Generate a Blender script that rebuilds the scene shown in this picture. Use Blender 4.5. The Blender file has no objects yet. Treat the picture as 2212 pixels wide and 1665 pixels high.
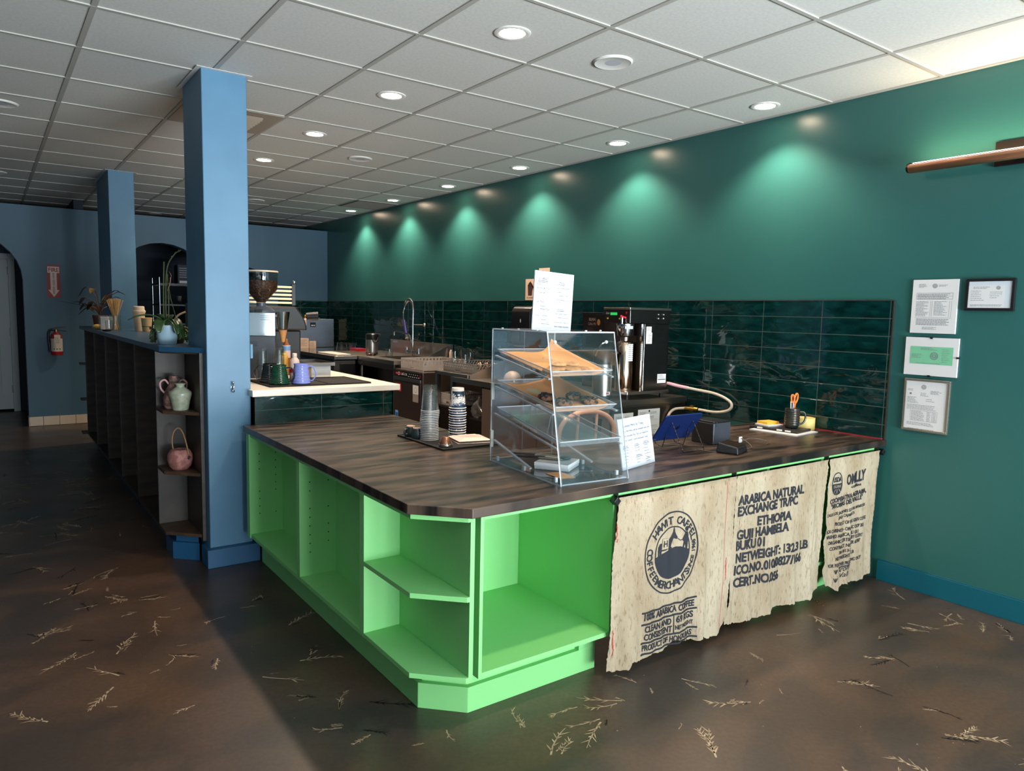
import bpy, bmesh, math, random
from math import sin, cos, pi, radians as R, sqrt, atan2
from mathutils import Matrix, Vector
random.seed(7)
SC = bpy.context.scene
COL = SC.collection

# ---------------------------------------------------------------- camera
EYE = 1.44
yaw, pitch, roll = .62848, -.09964, .02177
fwd = Vector((sin(yaw)*cos(pitch), cos(yaw)*cos(pitch), sin(pitch)))
rgt = Vector((cos(yaw), -sin(yaw), 0)); up = rgt.cross(fwd)
r2 = cos(roll)*rgt + sin(roll)*up; u2 = -sin(roll)*rgt + cos(roll)*up
cd = bpy.data.cameras.new('camera'); cam = bpy.data.objects.new('camera', cd); COL.objects.link(cam)
cam.matrix_world = Matrix(((r2.x, u2.x, -fwd.x, 0), (r2.y, u2.y, -fwd.y, 0), (r2.z, u2.z, -fwd.z, EYE), (0, 0, 0, 1)))
cd.sensor_fit = 'HORIZONTAL'; cd.sensor_width = 36; cd.lens = 1561.67*36/2212; cd.clip_start = .02; cd.clip_end = 100
SC.camera = cam

# ---------------------------------------------------------------- exposure, sky, daylight, ceiling lamps
vs = SC.view_settings
vs.view_transform = 'Standard'; vs.look = 'None'; vs.gamma = 1; vs.use_curve_mapping = False; vs.exposure = 0.0
SC.cycles.max_bounces = 8; SC.cycles.diffuse_bounces = 4; SC.cycles.glossy_bounces = 4
SC.cycles.transparent_max_bounces = 24; SC.cycles.transmission_bounces = 4
SC.cycles.caustics_reflective = False; SC.cycles.caustics_refractive = False
SC.cycles.sample_clamp_indirect = 4
W = bpy.data.worlds.new('sky'); SC.world = W; W.use_nodes = True
W.node_tree.nodes['Background'].inputs[0].default_value = (.62, .80, 1, 1)
W.node_tree.nodes['Background'].inputs[1].default_value = 1.2
def light(name, typ, loc, energy, color, **k):
    d = bpy.data.lights.new(name, typ); d.energy = energy; d.color = color
    rot = k.pop('rot', None)
    for a, b in k.items(): setattr(d, a, b)
    o = bpy.data.objects.new(name, d); COL.objects.link(o); o.location = loc
    if rot: o.rotation_euler = rot
    return o
# daylight coming through the street windows behind the camera (front wall at y = -3.2)
WIN = [(.55, 2.1), (2.25, 3.85), (-2.7, -1.5)]
for x0, x1 in WIN:
    kk = 1 if x0 > 0 else .18      # the left window is shaded by trees
    light('daylight', 'AREA', ((x0+x1)/2, -3.45, 1.4), 95*kk, (.76, .89, 1), shape='RECTANGLE', size=x1-x0, size_y=2.3, rot=(R(90), 0, 0))
    # added low lamp outside, standing in for pavement bounce, to brighten the ceiling
    light('ceiling_fill', 'AREA', ((x0+x1)/2, -4.7, .1), 1000*kk, (.90, .95, 1), shape='RECTANGLE', size=x1-x0+.6, size_y=1.6, rot=(R(90+42), 0, 0))
LAMPS = [(1.955, 1.54), (1.955, 2.745), (1.962, 3.955), (1.957, 5.159), (1.956, 6.334), (1.956, 7.54), (1.956, 8.74),
         (3.762, 2.704), (3.768, 3.941), (3.766, 5.14), (3.78, 6.361), (3.79, 7.589), (3.79, 8.766)]
CEIL = 2.686
WARM = (1, .80, .60)
for x, y in LAMPS:
    light('downlight', 'SPOT', (x, y, CEIL-.012), 105, WARM, spot_size=R(118), spot_blend=.6, shadow_soft_size=.05)

# ---------------------------------------------------------------- helpers
WM = {}
def lin(v):
    v /= 255.0
    return v/12.92 if v <= .04045 else ((v+.055)/1.055)**2.4
def rgb(c): return (lin(c[0]), lin(c[1]), lin(c[2]), 1)
MATS = {}
def mat(n, c, r=.5, m=0, c2=None, ns=6, lo=.35, hi=.65, st=None, bs=0, bk=0, bd=.002, coat=0, em=0, sp=.5, det=4, alpha=1):
    if n in MATS: return MATS[n]
    M = bpy.data.materials.new(n); M.use_nodes = True; MATS[n] = M
    t = M.node_tree; N = t.nodes; L = t.links; b = N['Principled BSDF']
    b.inputs['Base Color'].default_value = rgb(c); b.inputs['Roughness'].default_value = r
    b.inputs['Metallic'].default_value = m; b.inputs['Specular IOR Level'].default_value = sp
    b.inputs['Coat Weight'].default_value = coat; b.inputs['Coat Roughness'].default_value = .12
    b.inputs['Alpha'].default_value = alpha
    if em: b.inputs['Emission Color'].default_value = rgb(c); b.inputs['Emission Strength'].default_value = em
    if c2 or bs:
        tc = N.new('ShaderNodeTexCoord'); mp = N.new('ShaderNodeMapping'); L.new(tc.outputs['Object'], mp.inputs[0])
        if st: mp.inputs['Scale'].default_value = st
    if c2:
        nz = N.new('ShaderNodeTexNoise'); nz.inputs['Scale'].default_value = ns; nz.inputs['Detail'].default_value = det
        L.new(mp.outputs[0], nz.inputs[0])
        cr = N.new('ShaderNodeValToRGB'); L.new(nz.outputs['Fac'], cr.inputs[0])
        cr.color_ramp.elements[0].position = lo; cr.color_ramp.elements[1].position = hi
        cr.color_ramp.elements[0].color = rgb(c); cr.color_ramp.elements[1].color = rgb(c2)
        L.new(cr.outputs[0], b.inputs['Base Color'])
    if bs:
        n2 = N.new('ShaderNodeTexNoise'); n2.inputs['Scale'].default_value = bs; n2.inputs['Detail'].default_value = 3
        L.new(mp.outputs[0], n2.inputs[0])
        bu = N.new('ShaderNodeBump'); bu.inputs['Strength'].default_value = bk; bu.inputs['Distance'].default_value = bd
        L.new(n2.outputs['Fac'], bu.inputs['Height']); L.new(bu.outputs[0], b.inputs['Normal'])
    return M
def clear(n, tint=(250, 252, 252), gloss=.9, f0=.04, edge=.35, rough=.02, haze=0, hz=(235, 240, 245)):
    """thin clear sheet: transparent, Fresnel gloss, slightly milky towards grazing angles"""
    if n in MATS: return MATS[n]
    M = bpy.data.materials.new(n); M.use_nodes = True; MATS[n] = M
    t = M.node_tree; N = t.nodes; L = t.links; out = N['Material Output']; N.remove(N['Principled BSDF'])
    tr = N.new('ShaderNodeBsdfTransparent'); tr.inputs[0].default_value = rgb(tint)
    gl = N.new('ShaderNodeBsdfGlossy'); gl.inputs['Roughness'].default_value = rough; gl.inputs[0].default_value = (gloss, gloss, gloss, 1)
    lw = N.new('ShaderNodeLayerWeight'); lw.inputs[0].default_value = .5
    pw = N.new('ShaderNodeMath'); pw.operation = 'POWER'; pw.inputs[1].default_value = 6-4*edge; L.new(lw.outputs['Facing'], pw.inputs[0])
    mr = N.new('ShaderNodeMapRange'); mr.inputs['To Min'].default_value = f0; mr.inputs['To Max'].default_value = .9
    L.new(pw.outputs[0], mr.inputs['Value'])
    mx = N.new('ShaderNodeMixShader'); L.new(mr.outputs[0], mx.inputs[0]); L.new(tr.outputs[0], mx.inputs[1]); L.new(gl.outputs[0], mx.inputs[2])
    last = mx
    if haze:
        df = N.new('ShaderNodeBsdfDiffuse'); df.inputs[0].default_value = rgb(hz)
        m2 = N.new('ShaderNodeMixShader'); m2.inputs[0].default_value = haze
        L.new(mx.outputs[0], m2.inputs[1]); L.new(df.outputs[0], m2.inputs[2]); last = m2
    L.new(last.outputs[0], out.inputs[0])
    return M

# glyph outlines of the built-in font, cached once while the scene is still empty
GLY = {}
def _raw(s, off):
    c = bpy.data.curves.new('t', 'FONT'); c.body = s; c.size = 1; c.offset = off; c.resolution_u = 3
    o = bpy.data.objects.new('t', c); COL.objects.link(o)
    dg = bpy.context.evaluated_depsgraph_get(); dg.update()
    e = o.evaluated_get(dg); me = e.to_mesh()
    v = [(p.co.x, p.co.y) for p in me.vertices]; f = [tuple(p.vertices) for p in me.polygons]
    e.to_mesh_clear(); bpy.data.objects.remove(o); bpy.data.curves.remove(c)
    return v, f
_bar = min(p[0] for p in _raw('|', 0)[0])
def glyph(ch, off=0):
    k = (ch, off)
    if k not in GLY:
        if ch == ' ': GLY[k] = ([], [], .28)
        else:
            v, f = _raw(ch, off)
            adv = max(p[0] for p in _raw(ch+'|', 0)[0])-max(p[0] for p in _raw('|', 0)[0])
            GLY[k] = (v, f, adv)
    return GLY[k]
for _o, _s in ((.02, 'BUN'), (0, ''.join(chr(i) for i in range(33, 127))), (.025, 'ABCDEFGHIJKLMNOPQRSTUVWXYZ0123456789.:/-%",&'), (.035, 'ABCDEFGHIJKLMNOPQRSTUVWXYZ0123456789.:/-%",&'), (.04, 'ABCDEFGHIJKLMNOPQRSTUVWXYZ0123456789.:/-%",&')):
    for _c in _s: glyph(_c, _o)

class MB:
    def __init__(s): s.v = []; s.f = []; s.m = []
    def add(s, v, f, m=0, M=None):
        k = len(s.v)
        s.v += [tuple(M @ Vector(p)) for p in v] if M is not None else [tuple(p) for p in v]
        s.f += [tuple(i+k for i in q) for q in f]; s.m += [m]*len(f); return s
    def box(s, a, b, m=0, M=None):
        (x0, y0, z0), (x1, y1, z1) = a, b
        v = [(x0, y0, z0), (x1, y0, z0), (x1, y1, z0), (x0, y1, z0), (x0, y0, z1), (x1, y0, z1), (x1, y1, z1), (x0, y1, z1)]
        return s.add(v, [(0, 3, 2, 1), (4, 5, 6, 7), (0, 1, 5, 4), (1, 2, 6, 5), (2, 3, 7, 6), (3, 0, 4, 7)], m, M)
    def bar(s, p, q, w, h, m=0, up=(0, 0, 1)):
        """box beam from p to q, w wide, h high (along up)"""
        p = Vector(p); q = Vector(q); d = (q-p).normalized(); a = d.cross(Vector(up)).normalized(); b = a.cross(d)
        v = []
        for e in (p, q):
            for i, j in ((-1, -1), (1, -1), (1, 1), (-1, 1)): v.append(e+a*(i*w/2)+b*(j*h/2))
        return s.add(v, [(0, 3, 2, 1), (4, 5, 6, 7), (0, 1, 5, 4), (1, 2, 6, 5), (2, 3, 7, 6), (3, 0, 4, 7)], m)
    def prism(s, poly, z0, z1, m=0, M=None):
        n = len(poly)
        v = [(x, y, z0) for x, y in poly]+[(x, y, z1) for x, y in poly]
        f = [tuple(range(n-1, -1, -1)), tuple(range(n, 2*n))]+[(i, (i+1) % n, n+(i+1) % n, n+i) for i in range(n)]
        return s.add(v, f, m, M)
    def lathe(s, prof, c=(0, 0, 0), n=28, m=0, M=None, a0=0, a1=2*pi):
        full = abs(a1-a0-2*pi) < 1e-6; k = n if full else n+1; v = []; f = []
        for r, z in prof:
            for i in range(k):
                a = a0+(a1-a0)*i/n; v.append((c[0]+r*cos(a), c[1]+r*sin(a), c[2]+z))
        for j in range(len(prof)-1):
            for i in range(n):
                i2 = (i+1) % k
                f.append((j*k+i, j*k+i2, (j+1)*k+i2, (j+1)*k+i))
        if full:
            if prof[0][0] > 1e-6: f.append(tuple(range(k-1, -1, -1))) if s.caps else None
            if prof[-1][0] > 1e-6: f.append(tuple((len(prof)-1)*k+i for i in range(k))) if s.caps else None
        return s.add(v, [q for q in f if q], m, M)
    caps = True
    def cyl(s, p, q, r0, r1=None, n=16, m=0):
        r1 = r0 if r1 is None else r1
        p = Vector(p); q = Vector(q); d = (q-p); h = d.length
        M = Matrix.Translation(p) @ d.to_track_quat('Z', 'Y').to_matrix().to_4x4()
        return s.lathe([(r0, 0), (r1, h)], n=n, m=m, M=M)
    def tube(s, pts, r, n=8, m=0, closed=False, rad=None):
        P = [Vector(p) for p in pts]; k = len(P); v = []; f = []
        a = None
        for i in range(k):
            d = (P[(i+1) % k]-P[i-1]) if closed else (P[min(i+1, k-1)]-P[max(i-1, 0)])
            d.normalize()
            if a is None:
                a = d.cross(Vector((0, 0, 1)))
                if a.length < .1: a = d.cross(Vector((1, 0, 0)))
            a = (a-d*a.dot(d)).normalized(); b = d.cross(a); rr = rad[i] if rad else r
            for j in range(n): v.append(P[i]+(a*cos(2*pi*j/n)+b*sin(2*pi*j/n))*rr)
        for i in range(k if closed else k-1):
            for j in range(n):
                i2 = (i+1) % k; f.append((i*n+j, i*n+(j+1) % n, i2*n+(j+1) % n, i2*n+j))
        if not closed: f += [tuple(range(n-1, -1, -1)), tuple((k-1)*n+j for j in range(n))]
        return s.add(v, f, m)
    def sph(s, c, r, n=16, k=10, m=0, sc=(1, 1, 1), M=None):
        pr = [(max(r*sin(pi*i/k), 1e-5 if 0 < i < k else 0), -r*cos(pi*i/k)) for i in range(k+1)]
        t = Matrix.Translation(Vector(c)) @ Matrix.Diagonal((*sc, 1))
        return s.lathe(pr, n=n, m=m, M=(t if M is None else M @ t))
    def surf(s, fn, nu, nv, m=0, M=None):
        v = [fn(i/nu, j/nv) for j in range(nv+1) for i in range(nu+1)]
        f = [(j*(nu+1)+i, j*(nu+1)+i+1, (j+1)*(nu+1)+i+1, (j+1)*(nu+1)+i) for j in range(nv) for i in range(nu)]
        return s.add(v, f, m, M)
    def disc(s, c, rx, ry, n=24, m=0, M=None):
        return s.add([(c[0]+rx*cos(2*pi*i/n), c[1]+ry*sin(2*pi*i/n), c[2]) for i in range(n)], [tuple(range(n))], m, M)
    def text(s, t, fn, width=None, h=.1, off=0, m=0, shear=0, jit=0, rnd=None, x0=0, y0=0, align='l', fine=0):
        """letters in local (x, y); fn maps (x, y) to a point. h = cap height"""
        sc = h/.70; adv = []; x = 0
        for ch in t: adv.append(x); x += glyph(ch, off)[2]*sc
        k = (width/x) if width else 1
        sh = {'l': 0, 'c': -x*k/2, 'r': -x*k}[align]
        for i, ch in enumerate(t):
            v, f, a = glyph(ch, off)
            if not f: continue
            dy = (rnd.uniform(-jit, jit)*h if jit else 0); rot = (rnd.uniform(-jit, jit)*.6 if jit else 0)
            q = [(x0+sh+(adv[i]+(px+shear*py)*sc)*k, y0+py*sc+dy+rot*(px-.3)*sc) for px, py in v]
            if fine:
                bm = bmesh.new(); vv = [bm.verts.new((a_, b_, 0)) for a_, b_ in q]
                for g in f:
                    try: bm.faces.new([vv[j] for j in g])
                    except ValueError: pass
                bmesh.ops.triangulate(bm, faces=bm.faces)
                for _ in range(3):
                    e = [e for e in bm.edges if e.calc_length() > fine]
                    if not e: break
                    bmesh.ops.subdivide_edges(bm, edges=e, cuts=1); bmesh.ops.triangulate(bm, faces=bm.faces)
                bm.verts.index_update(); q = [(p.co.x, p.co.y) for p in bm.verts]; f = [tuple(p.index for p in g.verts) for g in bm.faces]; bm.free()
            s.add([fn(px, py) for px, py in q], f, m)
        return s
    def mesh(s, name, mats, inv=None, sm=None, fix=True):
        me = bpy.data.meshes.new(name)
        me.from_pydata([tuple(inv @ Vector(p)) for p in s.v] if inv is not None else s.v, [], s.f)
        for q in (mats if isinstance(mats, (list, tuple)) else [mats]): me.materials.append(q)
        me.polygons.foreach_set('material_index', s.m)
        if fix:
            bm = bmesh.new(); bm.from_mesh(me); bmesh.ops.recalc_face_normals(bm, faces=bm.faces); bm.to_mesh(me); bm.free()
        if sm is not None:
            me.polygons.foreach_set('use_smooth', [True]*len(me.polygons)); me.set_sharp_from_angle(angle=R(sm))
        me.update(); return me
    def build(s, name, mats, parent=None, bev=0, sm=None, seg=2, fix=True, sol=0):
        inv = None
        if parent is not None: inv = WM[parent.name].inverted()
        o = bpy.data.objects.new(name, s.mesh(name, mats, inv, sm, fix)); COL.objects.link(o)
        WM[o.name] = WM[parent.name] if parent is not None else Matrix()
        if parent is not None: o.parent = parent
        if bev:
            b = o.modifiers.new('b', 'BEVEL'); b.width = bev; b.segments = seg; b.limit_method = 'ANGLE'; b.angle_limit = R(35)
        if sol:
            q = o.modifiers.new('s', 'SOLIDIFY'); q.thickness = sol; q.offset = 0
        return o
    def thing(s, name, mats, label, cat, loc=(0, 0, 0), group=None, kind=None, **k):
        """a thing that is one mesh, with its origin at loc"""
        e = Matrix.Translation(Vector(loc)); inv = e.inverted()
        k2 = {a: k[a] for a in ('sm', 'fix') if a in k}
        o = bpy.data.objects.new(name, s.mesh(name, mats, inv, **k2)); COL.objects.link(o); o.location = loc
        WM[o.name] = e; tag(o, label, cat, group, kind)
        if k.get('bev'):
            b = o.modifiers.new('b', 'BEVEL'); b.width = k['bev']; b.segments = k.get('seg', 2); b.limit_method = 'ANGLE'; b.angle_limit = R(35)
        if k.get('sol'):
            q = o.modifiers.new('s', 'SOLIDIFY'); q.thickness = k['sol']; q.offset = 0
        return o
def tag(o, label, cat, group=None, kind=None):
    o['label'] = label; o['category'] = cat
    if group: o['group'] = group
    if kind: o['kind'] = kind
    return o
def T(name, label, cat, loc=(0, 0, 0), rz=0, group=None, kind=None, rot=None):
    o = bpy.data.objects.new(name, None); COL.objects.link(o); o.empty_display_size = .05
    o.location = loc; o.rotation_euler = rot or (0, 0, rz)
    WM[o.name] = Matrix.Translation(Vector(loc)) @ o.rotation_euler.to_matrix().to_4x4()
    return tag(o, label, cat, group, kind)
def dup(root, loc, rz=None, label=None, rot=None):
    def cp(o, par):
        c = o.copy(); COL.objects.link(c)
        if par: c.parent = par
        for ch in list(o.children): cp(ch, c)
        return c
    c = cp(root, None); c.location = loc
    if rz is not None: c.rotation_euler = (0, 0, rz)
    if rot is not None: c.rotation_euler = rot
    if label: c['label'] = label
    return c
ORD = ['first', 'second', 'third', 'fourth', 'fifth', 'sixth', 'seventh', 'eighth', 'ninth', 'tenth', 'eleventh', 'twelfth', 'thirteenth', 'fourteenth', 'fifteenth', 'sixteenth', 'seventeenth', 'eighteenth', 'nineteenth', 'twentieth']
def arc(c, r, a0, a1, n, ax='xz', sq=1):
    out = []
    for i in range(n+1):
        a = R(a0+(a1-a0)*i/n); p, q = r*cos(a), r*sin(a)*sq
        out.append((c[0]+p, c[1], c[2]+q) if ax == 'xz' else (c[0], c[1]+p, c[2]+q) if ax == 'yz' else (c[0]+p, c[1]+q, c[2]))
    return out
def smooth(pts, n=6):
    """Catmull-Rom through the points"""
    P = [Vector(p) for p in pts]; P = [P[0]*2-P[1]]+P+[P[-1]*2-P[-2]]; out = []
    for i in range(1, len(P)-2):
        a, b, c, d = P[i-1:i+3]
        for j in range(n):
            t = j/n
            out.append(.5*((2*b)+(c-a)*t+(2*a-5*b+4*c-d)*t*t+(3*b-a-3*c+d)*t**3))
    out.append(P[-2]); return out

# ---------------------------------------------------------------- materials
teal = mat('teal_paint', (44, 96, 92), .3, sp=.5, bs=9, bk=.12, bd=.004)
teal_low = mat('teal_gloss_paint', (10, 88, 104), .35)
blue = mat('blue_paint', (72, 116, 146), .45, c2=(82, 128, 158), ns=2.5, bs=14, bk=.08, bd=.003)
blue_wall = mat('blue_wall_paint', (58, 92, 114), .5, c2=(70, 104, 124), ns=1.2, st=(1, 1, .35), bs=10, bk=.1, bd=.003)
blue_dark = mat('blue_counter_paint', (28, 66, 92), .35)
green = mat('green_paint', (134, 206, 128), .5, sp=.4)
hole = mat('dark_hole', (40, 60, 30), .9)
white = mat('white_plastic', (232, 232, 228), .4)
paper = mat('white_paper', (216, 216, 216), .75)
ink = mat('black_ink', (30, 32, 40), .8)
gink = mat('grey_ink', (120, 122, 128), .8)
black = mat('black_plastic', (18, 18, 20), .35)
rubber = mat('black_rubber', (16, 14, 14), .8, bs=600, bk=.5, bd=.001)
dgrey = mat('dark_grey_plastic', (58, 62, 68), .4)
steel = mat('brushed_steel', (176, 168, 160), .28, 1, bs=60, bk=.05, st=(1, 1, 14))
steel_d = mat('dark_steel', (120, 112, 106), .32, 1)
chrome = mat('chrome', (214, 212, 210), .08, 1)
alu = mat('aluminium', (188, 186, 184), .3, 1)
kraft = mat('kraft_parchment', (214, 160, 104), .8)
wood_d = mat('dark_stained_wood', (38, 28, 23), .5, c2=(58, 46, 38), ns=5, st=(1, 1, 4), bs=30, bk=.1)
wood_b = mat('brown_wood_edge', (70, 48, 32), .55, c2=(92, 64, 44), ns=20)
cream = mat('cream_laminate', (238, 228, 214), .35)
ceramic_w = mat('white_ceramic', (236, 232, 226), .18)
glass = clear('clear_glass', (249, 251, 250), f0=.07, edge=.7)
plastic = clear('clear_plastic', (254, 254, 254), f0=.035, edge=.5, rough=.05, haze=.004)
acrylic = clear('clear_acrylic', (250, 251, 252), f0=.045, edge=.3)
acrylic_t = clear('clear_acrylic_tray', (246, 248, 249), f0=.06, edge=.4, rough=.05, haze=.10)
acr_edge = mat('acrylic_edge', (214, 224, 232), .25, alpha=.75)
pane = clear('window_glass', (248, 250, 250), f0=.03, edge=.3)
led = mat('lamp_diffuser', (255, 226, 196), .4, em=60)
rimw = mat('lamp_trim', (225, 222, 216), .45)
leafm = mat('orchid_leaf', (36, 58, 28), .35, c2=(52, 76, 36), ns=14)
leafd = mat('dark_leaf', (26, 28, 22), .4, c2=(44, 40, 26), ns=12)
stemg = mat('green_stem', (66, 74, 40), .6)
red = mat('red_plastic', (180, 34, 38), .4)
yellow = mat('yellow_paper', (232, 180, 60), .7)

# stained concrete floor: large brown and grey-blue clouds under a satin sealer
def floor_mat():
    M = bpy.data.materials.new('stained_concrete'); M.use_nodes = True
    t = M.node_tree; N = t.nodes; L = t.links; b = N['Principled BSDF']
    tc = N.new('ShaderNodeTexCoord')
    def noise(sc, st, det=5, dis=0):
        mp = N.new('ShaderNodeMapping'); mp.inputs['Scale'].default_value = st; mp.inputs['Rotation'].default_value = (0, 0, R(35)); L.new(tc.outputs['Object'], mp.inputs[0])
        n = N.new('ShaderNodeTexNoise'); n.inputs['Scale'].default_value = sc; n.inputs['Detail'].default_value = det; n.inputs['Distortion'].default_value = dis
        L.new(mp.outputs[0], n.inputs[0]); return n.outputs['Fac']
    def ramp(src, els):
        r = N.new('ShaderNodeValToRGB'); L.new(src, r.inputs[0]); e = r.color_ramp.elements
        e[0].position, e[0].color = els[0][0], rgb(els[0][1]); e[1].position, e[1].color = els[-1][0], rgb(els[-1][1])
        for p, c in els[1:-1]: q = e.new(p); q.color = rgb(c)
        return r.outputs[0]
    a = ramp(noise(1.5, (1, 1.7, 1), 6, .6), [(.28, (46, 41, 39)), (.45, (70, 55, 45)), (.58, (98, 72, 53)), (.75, (82, 68, 60))])
    c = ramp(noise(.9, (1, 1, 1), 4), [(.42, (64, 66, 68)), (.62, (80, 62, 50))])
    mx = N.new('ShaderNodeMixRGB'); mx.inputs[0].default_value = .42; L.new(a, mx.inputs[1]); L.new(c, mx.inputs[2])
    f = ramp(noise(55, (1, 1, 1), 5), [(.35, (205, 205, 205)), (.65, (255, 255, 255))])
    m2 = N.new('ShaderNodeMixRGB'); m2.blend_type = 'MULTIPLY'; m2.inputs[0].default_value = .6; L.new(mx.outputs[0], m2.inputs[1]); L.new(f, m2.inputs[2])
    L.new(m2.outputs[0], b.inputs['Base Color'])
    rr = N.new('ShaderNodeMapRange'); L.new(noise(3, (1, 1, 1)), rr.inputs['Value']); rr.inputs['To Min'].default_value = .24; rr.inputs['To Max'].default_value = .44; L.new(rr.outputs[0], b.inputs['Roughness'])
    bu = N.new('ShaderNodeBump'); bu.inputs['Strength'].default_value = .08; bu.inputs['Distance'].default_value = .004; L.new(noise(18, (1, 1, 1)), bu.inputs['Height']); L.new(bu.outputs[0], b.inputs['Normal'])
    return M
floor_m = floor_mat()
twig_m = mat('pale_leaf_inlay', (186, 166, 138), .5, c2=(140, 120, 98), ns=30)
twig_d = mat('dark_leaf_inlay', (26, 22, 20), .5)
def top_mat():
    M = mat('stained_countertop', (22, 18, 17), .3)
    t = M.node_tree; N = t.nodes; L = t.links; b = N['Principled BSDF']
    tc = N.new('ShaderNodeTexCoord'); mp = N.new('ShaderNodeMapping'); mp.inputs['Scale'].default_value = (2.0, 11, 1); mp.inputs['Rotation'].default_value = (0, 0, R(-3)); L.new(tc.outputs['Object'], mp.inputs[0])
    n = N.new('ShaderNodeTexNoise'); n.inputs['Scale'].default_value = 1.6; n.inputs['Detail'].default_value = 6; n.inputs['Distortion'].default_value = .4; L.new(mp.outputs[0], n.inputs[0])
    r = N.new('ShaderNodeValToRGB'); L.new(n.outputs['Fac'], r.inputs[0]); e = r.color_ramp.elements
    e[0].position, e[0].color = .38, rgb((24, 20, 19)); e[1].position, e[1].color = .68, rgb((92, 74, 62)); L.new(r.outputs[0], b.inputs['Base Color'])
    q = N.new('ShaderNodeMapRange'); L.new(n.outputs['Fac'], q.inputs['Value']); q.inputs['To Min'].default_value = .22; q.inputs['To Max'].default_value = .42; L.new(q.outputs[0], b.inputs['Roughness'])
    return M
topm = top_mat()
def tile_mat():
    M = mat('green_glazed_tile', (4, 36, 34), .06, sp=.6)
    t = M.node_tree; N = t.nodes; L = t.links; b = N['Principled BSDF']
    tc = N.new('ShaderNodeTexCoord')
    def nz(sc, st, det=2, dist=0):
        mp = N.new('ShaderNodeMapping'); mp.inputs['Scale'].default_value = st; L.new(tc.outputs['Object'], mp.inputs[0])
        n = N.new('ShaderNodeTexNoise'); n.inputs['Scale'].default_value = sc; n.inputs['Detail'].default_value = det; n.inputs['Distortion'].default_value = dist; L.new(mp.outputs[0], n.inputs[0]); return n.outputs['Fac']
    h = nz(4.5, (1, 1, 2.6), 2, .6)
    bu = N.new('ShaderNodeBump'); bu.inputs['Strength'].default_value = .3; bu.inputs['Distance'].default_value = .012; L.new(h, bu.inputs['Height']); L.new(bu.outputs[0], b.inputs['Normal'])
    r = N.new('ShaderNodeValToRGB'); L.new(nz(9, (1, 1, 3), 3), r.inputs[0]); e = r.color_ramp.elements
    e[0].position, e[0].color = .35, rgb((2, 30, 28)); e[1].position, e[1].color = .7, rgb((8, 52, 50)); L.new(r.outputs[0], b.inputs['Base Color'])
    return M
tile = tile_mat(); grout = mat('grey_grout', (74, 84, 76), .8)
def burlap_mat():
    M = mat('burlap', (196, 176, 146), .95, sp=.1)
    t = M.node_tree; N = t.nodes; L = t.links; b = N['Principled BSDF']
    tc = N.new('ShaderNodeTexCoord')
    def nz(sc, st, det=3):
        mp = N.new('ShaderNodeMapping'); mp.inputs['Scale'].default_value = st; L.new(tc.outputs['Object'], mp.inputs[0])
        n = N.new('ShaderNodeTexNoise'); n.inputs['Scale'].default_value = sc; n.inputs['Detail'].default_value = det; L.new(mp.outputs[0], n.inputs[0]); return n.outputs['Fac']
    def wave(d):
        w = N.new('ShaderNodeTexWave'); w.wave_type = 'BANDS'; w.bands_direction = d; w.inputs['Scale'].default_value = 95; w.inputs['Distortion'].default_value = 1.2; w.inputs['Detail'].default_value = 2; w.inputs['Detail Scale'].default_value = 2.5
        L.new(tc.outputs['Object'], w.inputs[0]); return w.outputs['Fac']
    def rp(src, a, b_, lo, hi):
        r = N.new('ShaderNodeValToRGB'); L.new(src, r.inputs[0]); e = r.color_ramp.elements; e[0].position, e[0].color = lo, rgb(a); e[1].position, e[1].color = hi, rgb(b_); return r.outputs[0]
    base = rp(nz(6, (1, 1, .35), 5), (172, 152, 124), (204, 190, 166), .32, .66)
    def mul(x, y, f=.5, mode='MULTIPLY'):
        m = N.new('ShaderNodeMixRGB'); m.blend_type = mode; m.inputs[0].default_value = f; L.new(x, m.inputs[1]); L.new(y, m.inputs[2]); return m.outputs[0]
    wv = N.new('ShaderNodeMath'); wv.operation = 'MULTIPLY'; L.new(wave('X'), wv.inputs[0]); L.new(wave('Z'), wv.inputs[1])
    c = mul(base, rp(wv.outputs[0], (178, 170, 158), (255, 255, 255), 0, .5), .55)
    c = mul(c, rp(nz(120, (1, 1, .25), 2), (150, 130, 105), (255, 255, 255), .30, .44), .5)
    L.new(c, b.inputs['Base Color'])
    bu = N.new('ShaderNodeBump'); bu.inputs['Strength'].default_value = .5; bu.inputs['Distance'].default_value = .002; L.new(wv.outputs[0], bu.inputs['Height']); L.new(bu.outputs[0], b.inputs['Normal'])
    return M
burlap = burlap_mat()
stitch = mat('red_thread', (200, 60, 60), .9)
ctile = mat('ceiling_panel', (216, 214, 208), .9, c2=(206, 204, 198), ns=70, det=6)
tee = mat('ceiling_grid_metal', (176, 172, 164), .6)

# ---------------------------------------------------------------- the room
STR = 'structure'
def holed(outer, holes, fn0, fn1, m=0):
    """plate with holes: outline and hole loops in (x, z); fn0 / fn1 give its two faces"""
    from mathutils.geometry import tessellate_polygon
    loops = [outer]+holes; flat = [p for l in loops for p in l]
    tri = tessellate_polygon([[Vector((x, z, 0)) for x, z in l] for l in loops]); n = len(flat)
    b = MB(); f = [tuple(t) for t in tri]+[tuple(i+n for i in t) for t in tri]; k = 0
    for l in loops:
        for i in range(len(l)): j = (i+1) % len(l); f.append((k+i, k+j, n+k+j, n+k+i))
        k += len(l)
    return b.add([fn0(*p) for p in flat]+[fn1(*p) for p in flat], f, m)

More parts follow.
